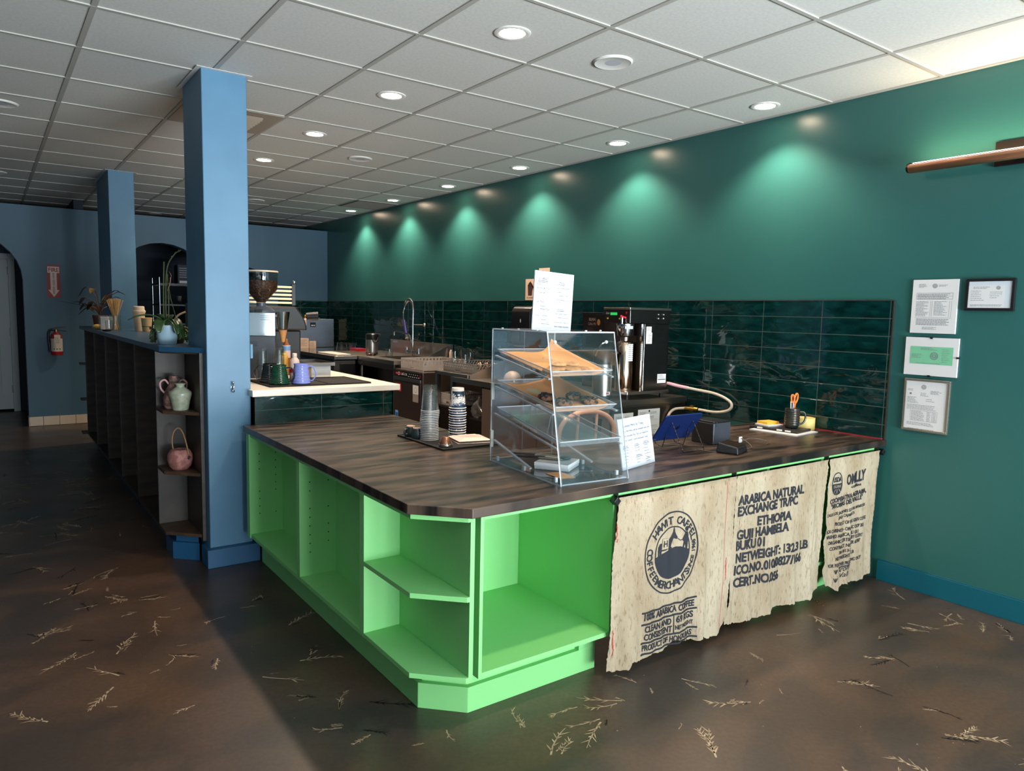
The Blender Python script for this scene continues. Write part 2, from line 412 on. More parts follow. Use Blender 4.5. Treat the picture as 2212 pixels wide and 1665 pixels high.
# floor with pressed-in leaf and twig marks
b = MB(); b.box((-4.6, -3.4, -.08), (4.1, 12.7, 0))
rnd = random.Random(3)
def twig(x, y, a, L, m, dens):
    n = 7; w = .0022*(.6+L*6); cur = rnd.uniform(-.5, .5); P = []
    px, py = x, y; aa = a
    for i in range(n+1):
        P.append((px, py, aa)); aa += cur/n+rnd.uniform(-.09, .09); px += cos(aa)*L/n; py += sin(aa)*L/n
    z = .0006
    for i in range(n):
        (x0, y0, a0), (x1, y1, a1) = P[i], P[i+1]; w0 = w*(1-.7*i/n); w1 = w*(1-.7*(i+1)/n)
        b.add([(x0-sin(a0)*w0, y0+cos(a0)*w0, z), (x0+sin(a0)*w0, y0-cos(a0)*w0, z), (x1+sin(a1)*w1, y1-cos(a1)*w1, z), (x1-sin(a1)*w1, y1+cos(a1)*w1, z)], [(0, 1, 2, 3)], m)
        for s in (-1, 1):
            if rnd.random() < dens and i > 0:
                q = a0+s*rnd.uniform(.35, .8); l = L*rnd.uniform(.08, .3); ww = w*rnd.uniform(.5, 1.1)
                b.add([(x0-sin(q)*ww, y0+cos(q)*ww, z), (x0+sin(q)*ww, y0-cos(q)*ww, z), (x0+cos(q)*l*.6+sin(q)*ww*.8, y0+sin(q)*l*.6-cos(q)*ww*.8, z), (x0+cos(q)*l, y0+sin(q)*l, z), (x0+cos(q)*l*.6-sin(q)*ww*.8, y0+sin(q)*l*.6+cos(q)*ww*.8, z)], [(0, 1, 2, 3, 4)], m)
for i in range(950):
    x = rnd.uniform(-2.2, 3.95); y = rnd.uniform(.5, 8.5)
    if x > 1.15 and y > 2.05: continue
    base = rnd.uniform(0, 2*pi); k = rnd.choice((1, 1, 1, 2, 3))
    for j in range(k):
        twig(x+rnd.uniform(-.02, .02), y+rnd.uniform(-.02, .02), base+rnd.uniform(-.6, .6)*(j > 0), rnd.choice((.04, .06, .08, .1, .13, .17)), 2 if rnd.random() < .22 else 1, rnd.uniform(.3, .95))
for i in range(160):
    x = rnd.uniform(-2, 3.9); y = rnd.uniform(.5, 5); r = rnd.uniform(.0012, .003)
    b.disc((x, y, .0008), r, r, 6, 1)
b.thing('floor', [floor_m, twig_m, twig_d], 'dark brown stained concrete floor marked with pale leaf and twig imprints', 'floor', kind=STR, fix=False)

# suspended ceiling: panels and tee grid
b = MB(); b.box((-4.6, -3.4, CEIL), (4.1, 12.7, CEIL+.06))
for i in range(-9, 7):
    x = .418+.6096*i
    if x > -4.55: b.box((x-.012, -3.2, CEIL-.005), (x+.012, 12.6, CEIL), 1)
for j in range(-11, 15):
    y = 3.622+.6017*j; b.box((-4.5, y-.0095, CEIL-.0055), (4.0, y+.0095, CEIL), 1)
b.box((3.975, -3.2, CEIL-.006), (4.0, 12.6, CEIL), 1)
b.thing('ceiling', [ctile, tee], 'white suspended ceiling of square panels in a metal grid', 'ceiling', kind=STR)

wr = MB().box((4.0, -3.4, 0), (4.12, 12.7, 2.72)).thing('wall_right', teal, 'long deep teal painted wall beside the counter', 'wall', (4.0, 4, 0), kind=STR)
# glazed tile splashback, straight stacked
b = MB(); b.box((3.9888, 1.984, .77), (4.0, 10.08, 1.557), 1)
for k in range(21):
    y0 = 1.998+.3985*k
    for j in range(8):
        z1 = 1.551-.0975*j; b.box((3.988, y0+.002, z1-.0935), (3.9945, min(y0+.3965, 10.075), z1))
for j in range(8): b.box((3.988, 1.986, 1.551-.0975*j-.0935), (3.9945, 1.996, 1.551-.0975*j))
b.build('tile_splashback', [tile, grout], wr, bev=.0007, seg=2)
MB().box((3.9865, 1.979, 1.5515), (4.0, 10.08, 1.5565)).box((3.9865, 1.979, .79), (4.0, 1.985, 1.5515)).build('tile_edge_strip', mat('edge_strip', (96, 90, 84), .35, .8), wr)
MB().box((3.984, -3.2, 0), (4.0, 1.97, .112), 0).box((3.992, -3.2, .112), (4.0, 1.97, .116), 0).thing('baseboard_right', teal_low, 'flat teal baseboard along the teal wall', 'baseboard', (3.99, 0, 0), kind=STR, bev=.003)

# rear partition with arched openings, stopping short of the ceiling
def archloop(x0, x1, z0, cz, r, n=14, el=1):
    cx = (x0+x1)/2; p = [(x1, z0)]
    rx = (x1-x0)/2
    for i in range(n+1):
        a = pi*i/n; p.append((cx+rx*cos(a), cz+r*sin(a)))
    return p+[(x0, z0)]
TOPB = 2.547
la = archloop(-.645, .357, 0, 1.70, .5)
outer = [(-4.5, 0)]+[(-.645, 0)]+list(reversed(la))[1:-1]+[(.357, 0), (4.0, 0), (4.0, TOPB), (-4.5, TOPB)]
wb = holed(outer, [archloop(1.24, 2.42, .6, 1.62, .605), archloop(2.3+.02, 3.24, 1.62, 1.621, .37)], lambda x, z: (x, 10.08, z), lambda x, z: (x, 10.26, z)).thing('wall_back', blue_wall, 'rear slate blue wall with three arched openings', 'wall', (0, 10.08, 0), kind=STR)
b = MB(); b.box((3.28, 10.068, .8), (3.998, 10.08, 1.557), 1)
for k in range(2):
    for j in range(8):
        x1 = 3.996-.3985*k; z1 = 1.551-.0975*j; b.box((max(x1-.3965, 3.285), 10.067, z1-.0935), (x1-.002, 10.0745, z1))
b.build('tile_splashback', [tile, grout], wb, bev=.0007)
b = MB()
x = .362
for w in (.135, .165, .165, .165): b.box((x, 10.066, .002), (x+w-.004, 10.08, .108)); x += w
b.box((.352, 10.06, .0), (.36, 10.25, .108))
b.thing('baseboard_back', mat('cream_tile', (214, 196, 172), .25), 'cream square tile baseboard at the foot of the rear blue wall', 'baseboard', (.36, 10.07, 0), kind=STR, bev=.002)
# passage and store behind the arches
b = MB(); b.box((-4.5, 11.6, 0), (-.68, 11.7, 2.69)); b.box((.33, 11.6, 0), (1.0, 11.7, 2.69)); b.box((-.68, 11.6, 2.06), (.33, 11.7, 2.69)); b.box((.9, 10.26, 0), (1.0, 11.6, 2.69))
b.box((-4.5, 12.5, 0), (4.0, 12.6, 2.69))
b.thing('wall_hall', mat('hall_wall_paint', (34, 46, 62), .7), 'dark wall of the passage behind the arches', 'wall', (0, 11.6, 0), kind=STR)
dr = T('door_1', 'pale grey flat panel door seen through the left arch', 'door', (-.18, 11.6, 0), kind=STR)
dm = mat('grey_door_paint', (176, 182, 182), .5)
MB().box((-.60, 11.60, .03), (.25, 11.64, 2.0)).box((-.48, 11.594, .25), (.13, 11.602, .92)).box((-.48, 11.594, 1.05), (.13, 11.602, 1.88)).build('door_leaf', dm, dr, bev=.004)
MB().box((.25, 11.575, 0), (.325, 11.66, 2.07)).box((-.675, 11.575, 0), (-.6, 11.66, 2.07)).box((-.6, 11.575, 2.0), (.25, 11.66, 2.07)).build('door_frame', dm, dr, bev=.003)
for z in (.25, 1.0, 1.8): MB().box((.238, 11.588, z), (.252, 11.602, z+.1)).build('hinge', black, dr)
MB().box((.03, 11.592, 1.83), (.13, 11.6, 1.9)).build('door_plate', white, dr)
MB().box((-4.6, -3.4, 0), (-4.5, 12.7, 2.72)).thing('wall_left', blue_wall, 'far left blue wall of the room', 'wall', (-4.5, 4, 0), kind=STR)
# street front with four windows, behind the camera
holes = [[(x0, .12), (x1, .12), (x1, 2.56), (x0, 2.56)] for x0, x1 in WIN]
holed([(-4.5, 0), (4.0, 0), (4.0, 2.72), (-4.5, 2.72)], holes, lambda x, z: (x, -3.2, z), lambda x, z: (x, -3.38, z)).thing('wall_front', blue_wall, 'street front wall holding the tall shop windows', 'wall', (0, -3.2, 0), kind=STR)
fm = mat('window_frame_paint', (40, 42, 46), .4)
for i, (x0, x1) in enumerate(WIN):
    w = T('window_%d' % (i+1), ('tall shop window in the middle of the street front', 'tall shop window beside the teal wall', 'narrow shop window at the left of the street front')[i], 'window', ((x0+x1)/2, -3.3, .12), kind=STR)
    MB().box((x0, -3.34, .12), (x0+.05, -3.26, 2.56)).box((x1-.05, -3.34, .12), (x1, -3.26, 2.56)).box((x0+.05, -3.34, .12), (x1-.05, -3.26, .17)).box((x0+.05, -3.34, 2.51), (x1-.05, -3.26, 2.56)).build('window_frame', fm, w)
    MB().box((x0+.05, -3.303, .17), (x1-.05, -3.297, 2.51)).build('window_pane', pane, w)

# blue pillars
def pillar(x0, x1, y0, y1, label, bb):
    p = MB().box((x0, y0, 0), (x1, y1, CEIL)).thing('pillar', blue, label, 'pillar', ((x0+x1)/2, (y0+y1)/2, 0), kind=STR, bev=.004)
    t = .025; b = MB()
    for q in (((x0-t, y0-t, 0), (x1+t, y0-.0005, 0)), ((x0-t, y1+.0005, 0), (x1+t, y1+t, 0)), ((x0-t, y0, 0), (x0-.0005, y1, 0)), ((x1+.0005, y0, 0), (x1+t, y1, 0))):
        b.box((q[0][0], q[0][1], CEIL-.0075), (q[1][0], q[1][1], CEIL-.0056))
    b.build('ceiling_angle', rimw, p)
    if bb: MB().box((x0-.026, y0-.05, 0), (1.216, y0-.001, .104)).box((x0-.026, y0-.001, 0), (x0-.001, y0+.09, .104)).build('pillar_base', mat('blue_base_paint', (34, 84, 122), .4), p, bev=.003)
    return p
pillar(.958, 1.19, 4.14, 4.575, 'square blue pillar nearest the green counter', True)
pillar(.965, 1.18, 7.77, 8.61, 'further blue pillar at the end of the blue topped shelves', False)

# recessed lamps
def lamp():
    t = T('recessed_light', '', 'ceiling light', (0, 0, 0), group='recessed ceiling lights')
    MB().lathe([(.083, 0), (.083, -.004), (.072, -.008), (.058, -.004), (.056, .0)], n=32).build('trim_ring', rimw, t, sm=40)
    MB().lathe([(.057, -.001), (.057, -.0035), (.0, -.0035)], n=32).build('diffuser', led, t, sm=40)
    return t
nm = ['lit round ceiling light above the camera side of the counter, just out of view', 'lit round ceiling light over the counter, largest and nearest', 'lit round ceiling light over the white raised counter', 'lit round ceiling light beside the square vent', 'lit round ceiling light nearest the blue pillar in the picture', 'lit round ceiling light hidden behind the near pillar, nearer one', 'lit round ceiling light hidden behind the near pillar, farther one',
      'lit round ceiling light nearest the wall lamp along the teal wall', 'second lit ceiling light along the teal wall from the wall lamp', 'third lit ceiling light along the teal wall from the wall lamp', 'fourth lit ceiling light along the teal wall from the wall lamp', 'fifth lit ceiling light along the teal wall, before the dark grille', 'last lit ceiling light along the teal wall, beyond the dark grille']
l0 = lamp()
for i, (x, y) in enumerate(LAMPS):
    o = l0 if i == 0 else dup(l0, (0, 0, 0)); o.location = (x, y, CEIL-.0004); o['label'] = nm[i]
def spk(): 
    t = T('ceiling_speaker', '', 'speaker', (0, 0, 0), group='round ceiling speakers')
    MB().lathe([(.098, 0), (.098, -.004), (.09, -.01), (.08, -.007)], n=36).build('rim', rimw, t, sm=40)
    MB().lathe([(.081, -.0065), (.0, -.0075)], n=36).build('grille', mat('speaker_grille', (190, 192, 200), .7, bs=900, bk=.4), t, sm=40)
    return t
s0 = spk()
for i, (x, y, l) in enumerate([(2.557, 2.73, 'round white ceiling speaker between the two nearest lit lamps'), (2.557, 5.723, 'round white ceiling speaker in the middle of the ceiling'), (2.6, 8.73, 'small far ceiling speaker just right of the blue pillar'), (.124, 5.70, 'round ceiling speaker cut by the left edge of the picture'), (.124, 8.7, 'far round ceiling speaker at the left edge of the picture')]):
    o = s0 if i == 0 else dup(s0, (0, 0, 0)); o.location = (x, y, CEIL-.0004); o['label'] = l
for x, y, l in ((1.92, 11.0, 'unlit round ceiling light above the store arch'), (2.75, 11.0, 'unlit round ceiling light right of the blue pillar, beyond the rear wall')):
    o = T('recessed_light', l, 'ceiling light', (x, y, CEIL-.0004))
    MB().lathe([(x*0+.083, 0), (.083, -.004), (.072, -.008), (.056, -.002)], c=(x, y, CEIL-.0004), n=28).build('trim_ring', rimw, o, sm=40)
    MB().lathe([(.057, -.0015), (.0, -.003)], c=(x, y, CEIL-.0004), n=28).build('diffuser', mat('unlit_diffuser', (190, 188, 182), .4), o, sm=40)
v = T('ceiling_vent', 'square louvred air vent in the ceiling beside the nearest blue pillar', 'vent', (1.332, 5.126, CEIL-.006)); vm = mat('vent_metal', (166, 152, 136), .55)
b = MB(); x0, x1, y0, y1 = 1.035, 1.63, 4.832, 5.42
b.box((x0, y0, CEIL-.008), (x1, y0+.1, CEIL-.0056)).box((x0, y1-.1, CEIL-.008), (x1, y1, CEIL-.0056)).box((x0, y0+.1, CEIL-.008), (x0+.1, y1-.1, CEIL-.0056)).box((x1-.1, y0+.1, CEIL-.008), (x1, y1-.1, CEIL-.0056))
b.build('vent_frame', vm, v)
for i in range(7):
    y = y0+.115+i*.055
    MB().add([(x0+.1, y, CEIL-.006), (x1-.1, y, CEIL-.006), (x1-.1, y+.035, CEIL-.022), (x0+.1, y+.035, CEIL-.022), (x0+.1, y, CEIL-.0056), (x1-.1, y, CEIL-.0056), (x1-.1, y+.038, CEIL-.021), (x0+.1, y+.038, CEIL-.021)], [(0, 1, 2, 3), (4, 5, 6, 7), (0, 1, 5, 4), (1, 2, 6, 5), (2, 3, 7, 6), (3, 0, 4, 7)]).build('louvre', vm, v)
MB().box((x0+.1, y0+.1, CEIL-.0059), (x1-.1, y1-.1, CEIL-.0056)).build('duct_mouth', mat('duct_dark', (60, 56, 52), .9), v)
v = T('return_grille', 'dark square air grille in the ceiling against the teal wall', 'vent', (3.72, 8.13, CEIL-.006))
MB().box((3.48, 7.845, CEIL-.009), (3.972, 8.42, CEIL-.0056)).build('grille_panel', mat('grille_grey', (92, 84, 78), .7), v)
for i in range(14): MB().box((3.5, 7.87+i*.038, CEIL-.013), (3.95, 7.882+i*.038, CEIL-.009)).build('grille_bar', mat('grille_grey2', (112, 104, 96), .6), v)

# ---------------------------------------------------------------- green counter
TOPZ = .79
b = MB(); b.prism([(1.126, 4.072), (1.126, 2.137), (1.283, 1.972), (3.998, 1.972), (3.998, 2.745), (2.048, 2.745), (2.048, 4.072)], .755, TOPZ)
ct = b.thing('countertop', topm, 'dark brown stained worktop of the green counter, clipped at the front corner', 'countertop', (1.6, 2.5, .755), bev=.003)
MB().box((3.978, 1.99, TOPZ), (3.986, 2.74, .7955)).build('red_caulk_strip', mat('red_caulk', (150, 36, 50), .6), ct)
pinr = random.Random(5)
def bay(y0, y1, label, ex):
    """open cabinet facing -x; y1 is its far end"""
    t = T('open_cabinet', label, 'cabinet', (1.14, y0, .17), group='open green cabinets on the aisle side'); s = .019; z0, z1 = .17, .7545
    b = MB().box((1.14, y1-s, z0), (1.335, y1, z1))
    for k in range(9):
        for x in (1.19, 1.28):
            if pinr.random() < .8: b.cyl((x, y1-s+.0002, .3+k*.042), (x, y1-s-.0006, .3+k*.042), .0033, n=8, m=1)
    b.build('side_panel', [green, hole], t)
    MB().box((1.14, y0, z0), (1.335, y0+s, z1)).build('side_panel', green, t)
    MB().box((1.318, y0+s, z0+s), (1.335, y1-s, z1)).build('back_panel', green, t)
    MB().box((1.14, y0+s, z0), (1.335, y1-s, z0+s)).build('bottom_panel', green, t)
    MB().box((1.14, y0+s, .736), (1.318, y1-s, z1)).build('top_panel', green, t)
    if ex: MB().box((1.132, y1-.03, z0), (1.1395, y1+.02, z1)).build('face_stile', green, t)
bay(3.245, 4.02, 'open green cabinet beside the blue pillar', True)
bay(2.535, 3.2445, 'open green cabinet between the pillar end and the corner shelves', False)
t = T('corner_shelf_unit', 'angled open green shelf unit at the clipped counter corner', 'shelf unit', (1.2, 2.3, .17))
sh = [(1.14, 2.5145), (1.2945, 2.5145), (1.2945, 1.997), (1.283, 1.997), (1.14, 2.14)]
for n_, z in (('bottom_shelf', .17), ('shelf', .4575), ('top_panel', .7365)): MB().prism(sh, z, z+.018).build(n_, green, t, bev=.001)
MB().box((1.14, 2.515, .17), (1.2945, 2.5345, .7545)).build('side_panel', green, t)
MB().box((1.295, 2.0, .17), (1.3125, 2.5345, .7545)).build('side_panel', green, t)
t = T('front_cabinet', 'open green cabinet with one deep empty bay facing the room', 'cabinet', (1.64, 2.0, .17))
s = .019
MB().box((1.3355, 2.0, .17), (1.3495, 2.632, .7545)).build('side_panel', green, t)
MB().box((1.956, 2.0, .17), (1.974, 2.632, .7545)).build('side_panel', green, t)
MB().box((1.35, 2.613, .188), (1.956, 2.632, .7365)).build('back_panel', green, t)
MB().box((1.35, 2.0, .17), (1.956, 2.632, .188)).build('bottom_panel', green, t)
MB().box((1.35, 2.0, .7365), (1.956, 2.632, .7545)).build('top_panel', green, t)
t = T('right_cabinet', 'green cabinet behind the sacks, against the teal wall', 'cabinet', (3.4, 2.0, .17))
MB().box((2.95, 2.0, .17), (2.97, 2.632, .7545)).build('side_panel', green, t)
MB().box((3.925, 2.0, .17), (3.945, 2.632, .7545)).build('side_panel', green, t)
MB().box((2.97, 2.613, .188), (3.925, 2.632, .7365)).build('back_panel', green, t)
MB().box((2.97, 2.0, .17), (3.925, 2.613, .188)).build('bottom_panel', green, t)
MB().box((2.97, 2.0, .7365), (3.925, 2.613, .7545)).build('top_panel', green, t)
MB().box((3.405, 2.0, .188), (3.425, 2.613, .7365)).build('divider', green, t)
MB().box((2.97, 2.085, 0), (3.93, 2.1, .1695)).build('toe_kick', green, t)
MB().box((1.9745, 2.0, .7365), (2.9495, 2.02, .7545)).thing('apron_rail', green, 'narrow green rail under the worktop above the sacks', 'rail', (2.4, 2.0, .7365))
t = T('plinth', 'stepped green plinth under the counter with a clipped front corner', 'plinth', (1.4, 2.2, 0))
def ring(d): return [(1.217+d, 4.06), (1.217+d, 2.217+d*.41), (1.349+d*.41, 2.085+d), (1.965-(d > 0)*.09, 2.085+d), (1.965-(d > 0)*.09, 2.3), (1.42, 2.3), (1.32, 2.4), (1.32, 4.06)]
MB().prism(ring(0), 0, .096).build('lower_step', green, t, bev=.002)
MB().prism(ring(.022), .096, .1695).build('upper_step', green, t)
MB().box((1.8755, 2.085, .096), (1.965, 2.3, .1695)).build('end_block', green, t)

# hessian sacks hung from a rod
t = T('curtain_rod', 'thin black rod with square end clips holding up the sacks', 'rod', (2.95, 1.982, .724))
MB().cyl((1.95, 1.982, .724), (3.965, 1.982, .724), .004, n=10).build('rod', black, t, sm=40)
for x in (1.948, 3.968):
    M = Matrix.Translation((x, 1.984, .724)) @ Matrix.Rotation(R(45), 4, 'Y')
    MB().box((-.013, -.017, -.013), (.013, .013, .013), M=M).build('end_clip', black, t, bev=.002)
for x in (1.957, 2.688, 3.434, 3.928): MB().box((x-.003, 1.978, .725), (x+.003, 1.9995, .7545)).build('hook', black, t)
def interp(tab, v):
    if v <= tab[0][0]: return tab[0][1]
    for (a, p), (c, q) in zip(tab, tab[1:]):
        if v <= c: return p+(q-p)*(v-a)/(c-a)
    return tab[-1][1]
def sack(label, left, right, bot, ph, folds, write, seed, extra=None):
    rr = random.Random(seed); jl = [rr.uniform(-.0025, .0025) for _ in range(200)]
    zt = .737
    def Yf(x, z):
        v = max(0, min(1, (zt-z)/.7)); y = 0
        for (cx, w, am, v0, dr) in folds:
            cx2 = cx+dr*v; y += am*math.exp(-((x-cx2)/w)**2)*max(0, v-v0)/(1-v0)
        y += .004*sin(x*38+ph)*v+.0025*sin(x*90+z*14+ph*2)*(.3+v)
        if v < .06: y -= .005*cos((v-.025)/.06*pi)
        return 1.9705-y
    def fn(u, v):
        xt = left[-1][1]*(1-u)+right[-1][1]*u
        zb = interp(bot, xt); z = zt+(zb-zt)*v
        x0, x1 = interp(left, z), interp(right, z); x = x0+(x1-x0)*u
        j = int(v*99)
        if u == 0: x += jl[j]
        if u == 1: x += jl[99+j]
        if v == 1: z += rr.uniform(-.003, .003)
        return (x, Yf(x, z), z)
    NU, NV = 90, 80
    b = MB(); b.surf(fn, NU, NV, 0)
    P = lambda x, z: (x, Yf(x, z)-.0022, z)
    write(b, P)
    o = b.thing('coffee_sack', [burlap, ink, stitch], label, 'sack', ((left[0][1]+right[0][1])/2, 1.97, .05), group='printed hessian sacks hung on the counter front', sm=80, fix=False)
    return o
def line(b, P, x0, z0, x1, z1, w=.008, n=24, m=1, wob=0, rr=None):
    pts = [(x0+(x1-x0)*i/n, z0+(z1-z0)*i/n+(rr.uniform(-wob, wob) if rr else 0)) for i in range(n+1)]
    dx, dz = x1-x0, z1-z0; L = sqrt(dx*dx+dz*dz); nx, nz = -dz/L*w/2, dx/L*w/2
    b.add([P(x+nx, z+nz) for x, z in pts]+[P(x-nx, z-nz) for x, z in pts], [(i, i+1, n+2+i, n+1+i) for i in range(n)], m)
def ringm(b, P, cx, cz, rx, rz, w, n=72, m=1):
    v = []
    for k in (0, 1):
        for i in range(n):
            a = 2*pi*i/n; q = (k*w); v.append(P(cx+(rx-q)*cos(a), cz+(rz-q)*sin(a)))
    b.add(v, [(i, (i+1) % n, n+(i+1) % n, n+i) for i in range(n)], m)
def poly(b, P, pts, m=1, fine=.012):
    bm = bmesh.new(); bm.faces.new([bm.verts.new((x, z, 0)) for x, z in pts]); bmesh.ops.triangulate(bm, faces=bm.faces)
    for _ in range(4):
        e = [e for e in bm.edges if e.calc_length() > fine]
        if not e: break
        bmesh.ops.subdivide_edges(bm, edges=e, cuts=1); bmesh.ops.triangulate(bm, faces=bm.faces)
    bm.verts.index_update(); b.add([P(p.co.x, p.co.y) for p in bm.verts], [tuple(q.index for q in f.verts) for f in bm.faces], m); bm.free()
def txt(b, P, s, x, z, w, h, off=.035, sl=0): b.text(s, lambda a, c: P(x+a, z+c+a*sl), width=w, h=h, off=off, m=1, fine=.012)
def arctext(b, P, s, cx, cz, r, a_mid, span, h, out=True):
    n = len(s)
    for i, ch in enumerate(s):
        a = R(a_mid+(span/2-span*(i/(n-1))) if out else a_mid-(span/2-span*(i/(n-1))))
        th = a-pi/2 if out else a+pi/2
        ox, oz = cx+r*cos(a), cz+r*sin(a)
        wd = glyph(ch, .025)[2]*h/.7
        b.text(ch, lambda p, q: P(ox+(p-wd/2)*cos(th)-q*sin(th), oz+(p-wd/2)*sin(th)+q*cos(th)), h=h, off=.025, m=1, fine=.012)
def w1(b, P):
    cx, cz = 2.275, .463
    ringm(b, P, cx, cz, .163, .176, .006); ringm(b, P, cx, cz, .107, .112, .005)
    arctext(b, P, 'HAWIT CAFFEL', cx, cz, .122, 80, 118, .032)
    arctext(b, P, 'COFFEE', cx, cz, .148, 196, 52, .028, False)
    arctext(b, P, 'MERCHANTS', cx, cz, .154, 274, 80, .032, False)
    arctext(b, P, 'SINCE 1968', cx, cz, .148, 345, 52, .022, False)
    # hill
    poly(b, P, [(cx+.103*cos(R(a)), cz+.108*sin(R(a))) for a in range(183, 360, 8)]+[(cx+.1, cz-.012), (cx+.075, cz+.0), (cx+.05, cz+.018), (cx+.02, cz+.022), (cx-.02, cz+.0), (cx-.06, cz-.012), (cx-.09, cz-.024)])
    # pack animal with a blanket, and a walking figure leading it
    poly(b, P, [(cx-.088, cz+.03), (cx-.075, cz+.048), (cx-.03, cz+.052), (cx-.008, cz+.068), (cx+.004, cz+.09), (cx+.01, cz+.092), (cx+.018, cz+.075), (cx+.028, cz+.062), (cx+.022, cz+.054), (cx+.006, cz+.06), (cx-.004, cz+.038), (cx-.008, cz+.024), (cx-.04, cz+.016), (cx-.078, cz+.014)])
    poly(b, P, [(cx+.002, cz+.088), (cx+.006, cz+.112), (cx+.012, cz+.09)])
    for x in (-.083, -.07, -.018, -.008): poly(b, P, [(cx+x-.005, cz+.024), (cx+x+.006, cz+.024), (cx+x+.003, cz-.02), (cx+x-.003, cz-.02)])
    Q = lambda x, z: (P(x, z)[0], P(x, z)[1]-.001, P(x, z)[2])
    poly(b, Q, [(cx-.066, cz+.022), (cx-.026, cz+.022), (cx-.024, cz+.066), (cx-.062, cz+.068)], 0)
    b.text('H', lambda p, q: (P(cx-.058+p, cz+.032+q)[0], P(cx-.058+p, cz+.032+q)[1]-.002, P(cx-.058+p, cz+.032+q)[2]), h=.026, off=.025, m=1)
    line(b, P, cx+.026, cz+.058, cx+.048, cz+.044, .003, 8); line(b, P, cx+.048, cz+.044, cx+.066, cz+.046, .003, 8)
    poly(b, P, [(cx+.07, cz+.062), (cx+.08, cz+.078), (cx+.09, cz+.076), (cx+.095, cz+.06), (cx+.093, cz+.03), (cx+.09, cz+.0), (cx+.082, cz+.0), (cx+.078, cz+.028), (cx+.07, cz+.004), (cx+.062, cz+.004), (cx+.07, cz+.034), (cx+.06, cz+.046)])
    poly(b, P, [(cx+.084+.009*cos(R(a)), cz+.088+.01*sin(R(a))) for a in range(0, 360, 30)]); poly(b, P, [(cx+.072, cz+.091), (cx+.098, cz+.093), (cx+.09, cz+.1), (cx+.08, cz+.1)])
    # printed panel
    for z0, z1 in ((.234, .240), (.184, .191), (.105, .106), (.057, .065)): line(b, P, 2.112, z0, 2.438, z1, .008)
    line(b, P, 2.303, .186, 2.302, .108, .005)
    txt(b, P, '100% ARABICA COFFEE', 2.12, .202, .305, .027); txt(b, P, 'CLEAN AND', 2.13, .15, .158, .026); txt(b, P, 'CONSISTENT', 2.128, .116, .164, .026)
    txt(b, P, '69 KGS', 2.314, .152, .108, .028); txt(b, P, 'NET WEIGHT', 2.31, .121, .112, .018); txt(b, P, 'PRODUCT OF HONDURAS', 2.12, .072, .30, .024)
    rr = random.Random(2)
    for z in (.56, .1, .13, .3, .27): 
        x = 1.945 if z in (.56, .1, .13) else 2.628
        for k in range(6): line(b, P, x+rr.uniform(0, .008), z+k*.012, x+rr.uniform(.004, .012), z+k*.012+.014, .003, 2, 2)
    line(b, P, 2.62, .72, 2.612, .05, .0016, 30, 2)
sack('hessian sack with a round donkey emblem, nearest of the three hung sacks', [(.02, 1.93), (.065, 1.926), (.23, 1.938), (.5, 1.936), (.74, 1.962)], [(.02, 2.60), (.099, 2.655), (.3, 2.672), (.59, 2.68), (.74, 2.689)],
     [(1.92, .045), (1.96, .038), (2.019, .03), (2.075, .024), (2.103, .044), (2.17, .036), (2.23, .05), (2.29, .04), (2.325, .05), (2.345, .078), (2.44, .054), (2.5, .046), (2.54, .05), (2.6, .028), (2.7, .03)], .4,
     [(2.47, .03, .034, .25, -.01), (2.33, .018, .016, .55, 0), (2.6, .04, .012, .1, -.02), (2.05, .05, .012, .2, 0)], w1, 1)
def w2(b, P):
    for s, x, z, x1, z1, h in (('ARABICA NATURAL', 2.708, .602, 3.217, .593, .042), ('EXCHANGE TR/PC', 2.705, .551, 3.167, .546, .042), ('ETHIOPIA', 2.854, .487, 3.116, .476, .042), ('GUJI HAMBELA', 2.708, .442, 3.102, .423, .042), ('BUKU 01', 2.702, .393, 2.921, .381, .042), ('NETWEIGHT: 132.3 LB', 2.704, .335, 3.272, .307, .042), ('ICO.NO.010/0827/166', 2.698, .279, 3.226, .249, .042), ('CERT.NO.056', 2.70, .221, 3.05, .193, .042)):
        txt(b, P, s, x, z, x1-x, h, .04, (z1-z)/(x1-x))
    line(b, P, 2.735, .73, 2.70, .07, .0016, 30, 0); line(b, P, 3.33, .73, 3.31, .06, .0016, 30, 0)
sack('hessian sack printed ARABICA NATURAL ETHIOPIA, middle of the three hung sacks', [(.03, 2.64), (.068, 2.646), (.161, 2.672), (.291, 2.674), (.547, 2.68), (.74, 2.692)], [(.03, 3.395), (.195, 3.4), (.46, 3.403), (.74, 3.428)],
     [(2.64, .066), (2.7, .058), (2.78, .046), (2.87, .038), (3.03, .038), (3.05, .058), (3.2, .044), (3.345, .03), (3.4, .066), (3.43, .07)], 2.1, [(2.95, .06, .012, .1, 0), (3.15, .04, .016, .2, .01), (3.33, .03, .012, .3, 0)], w2, 2)
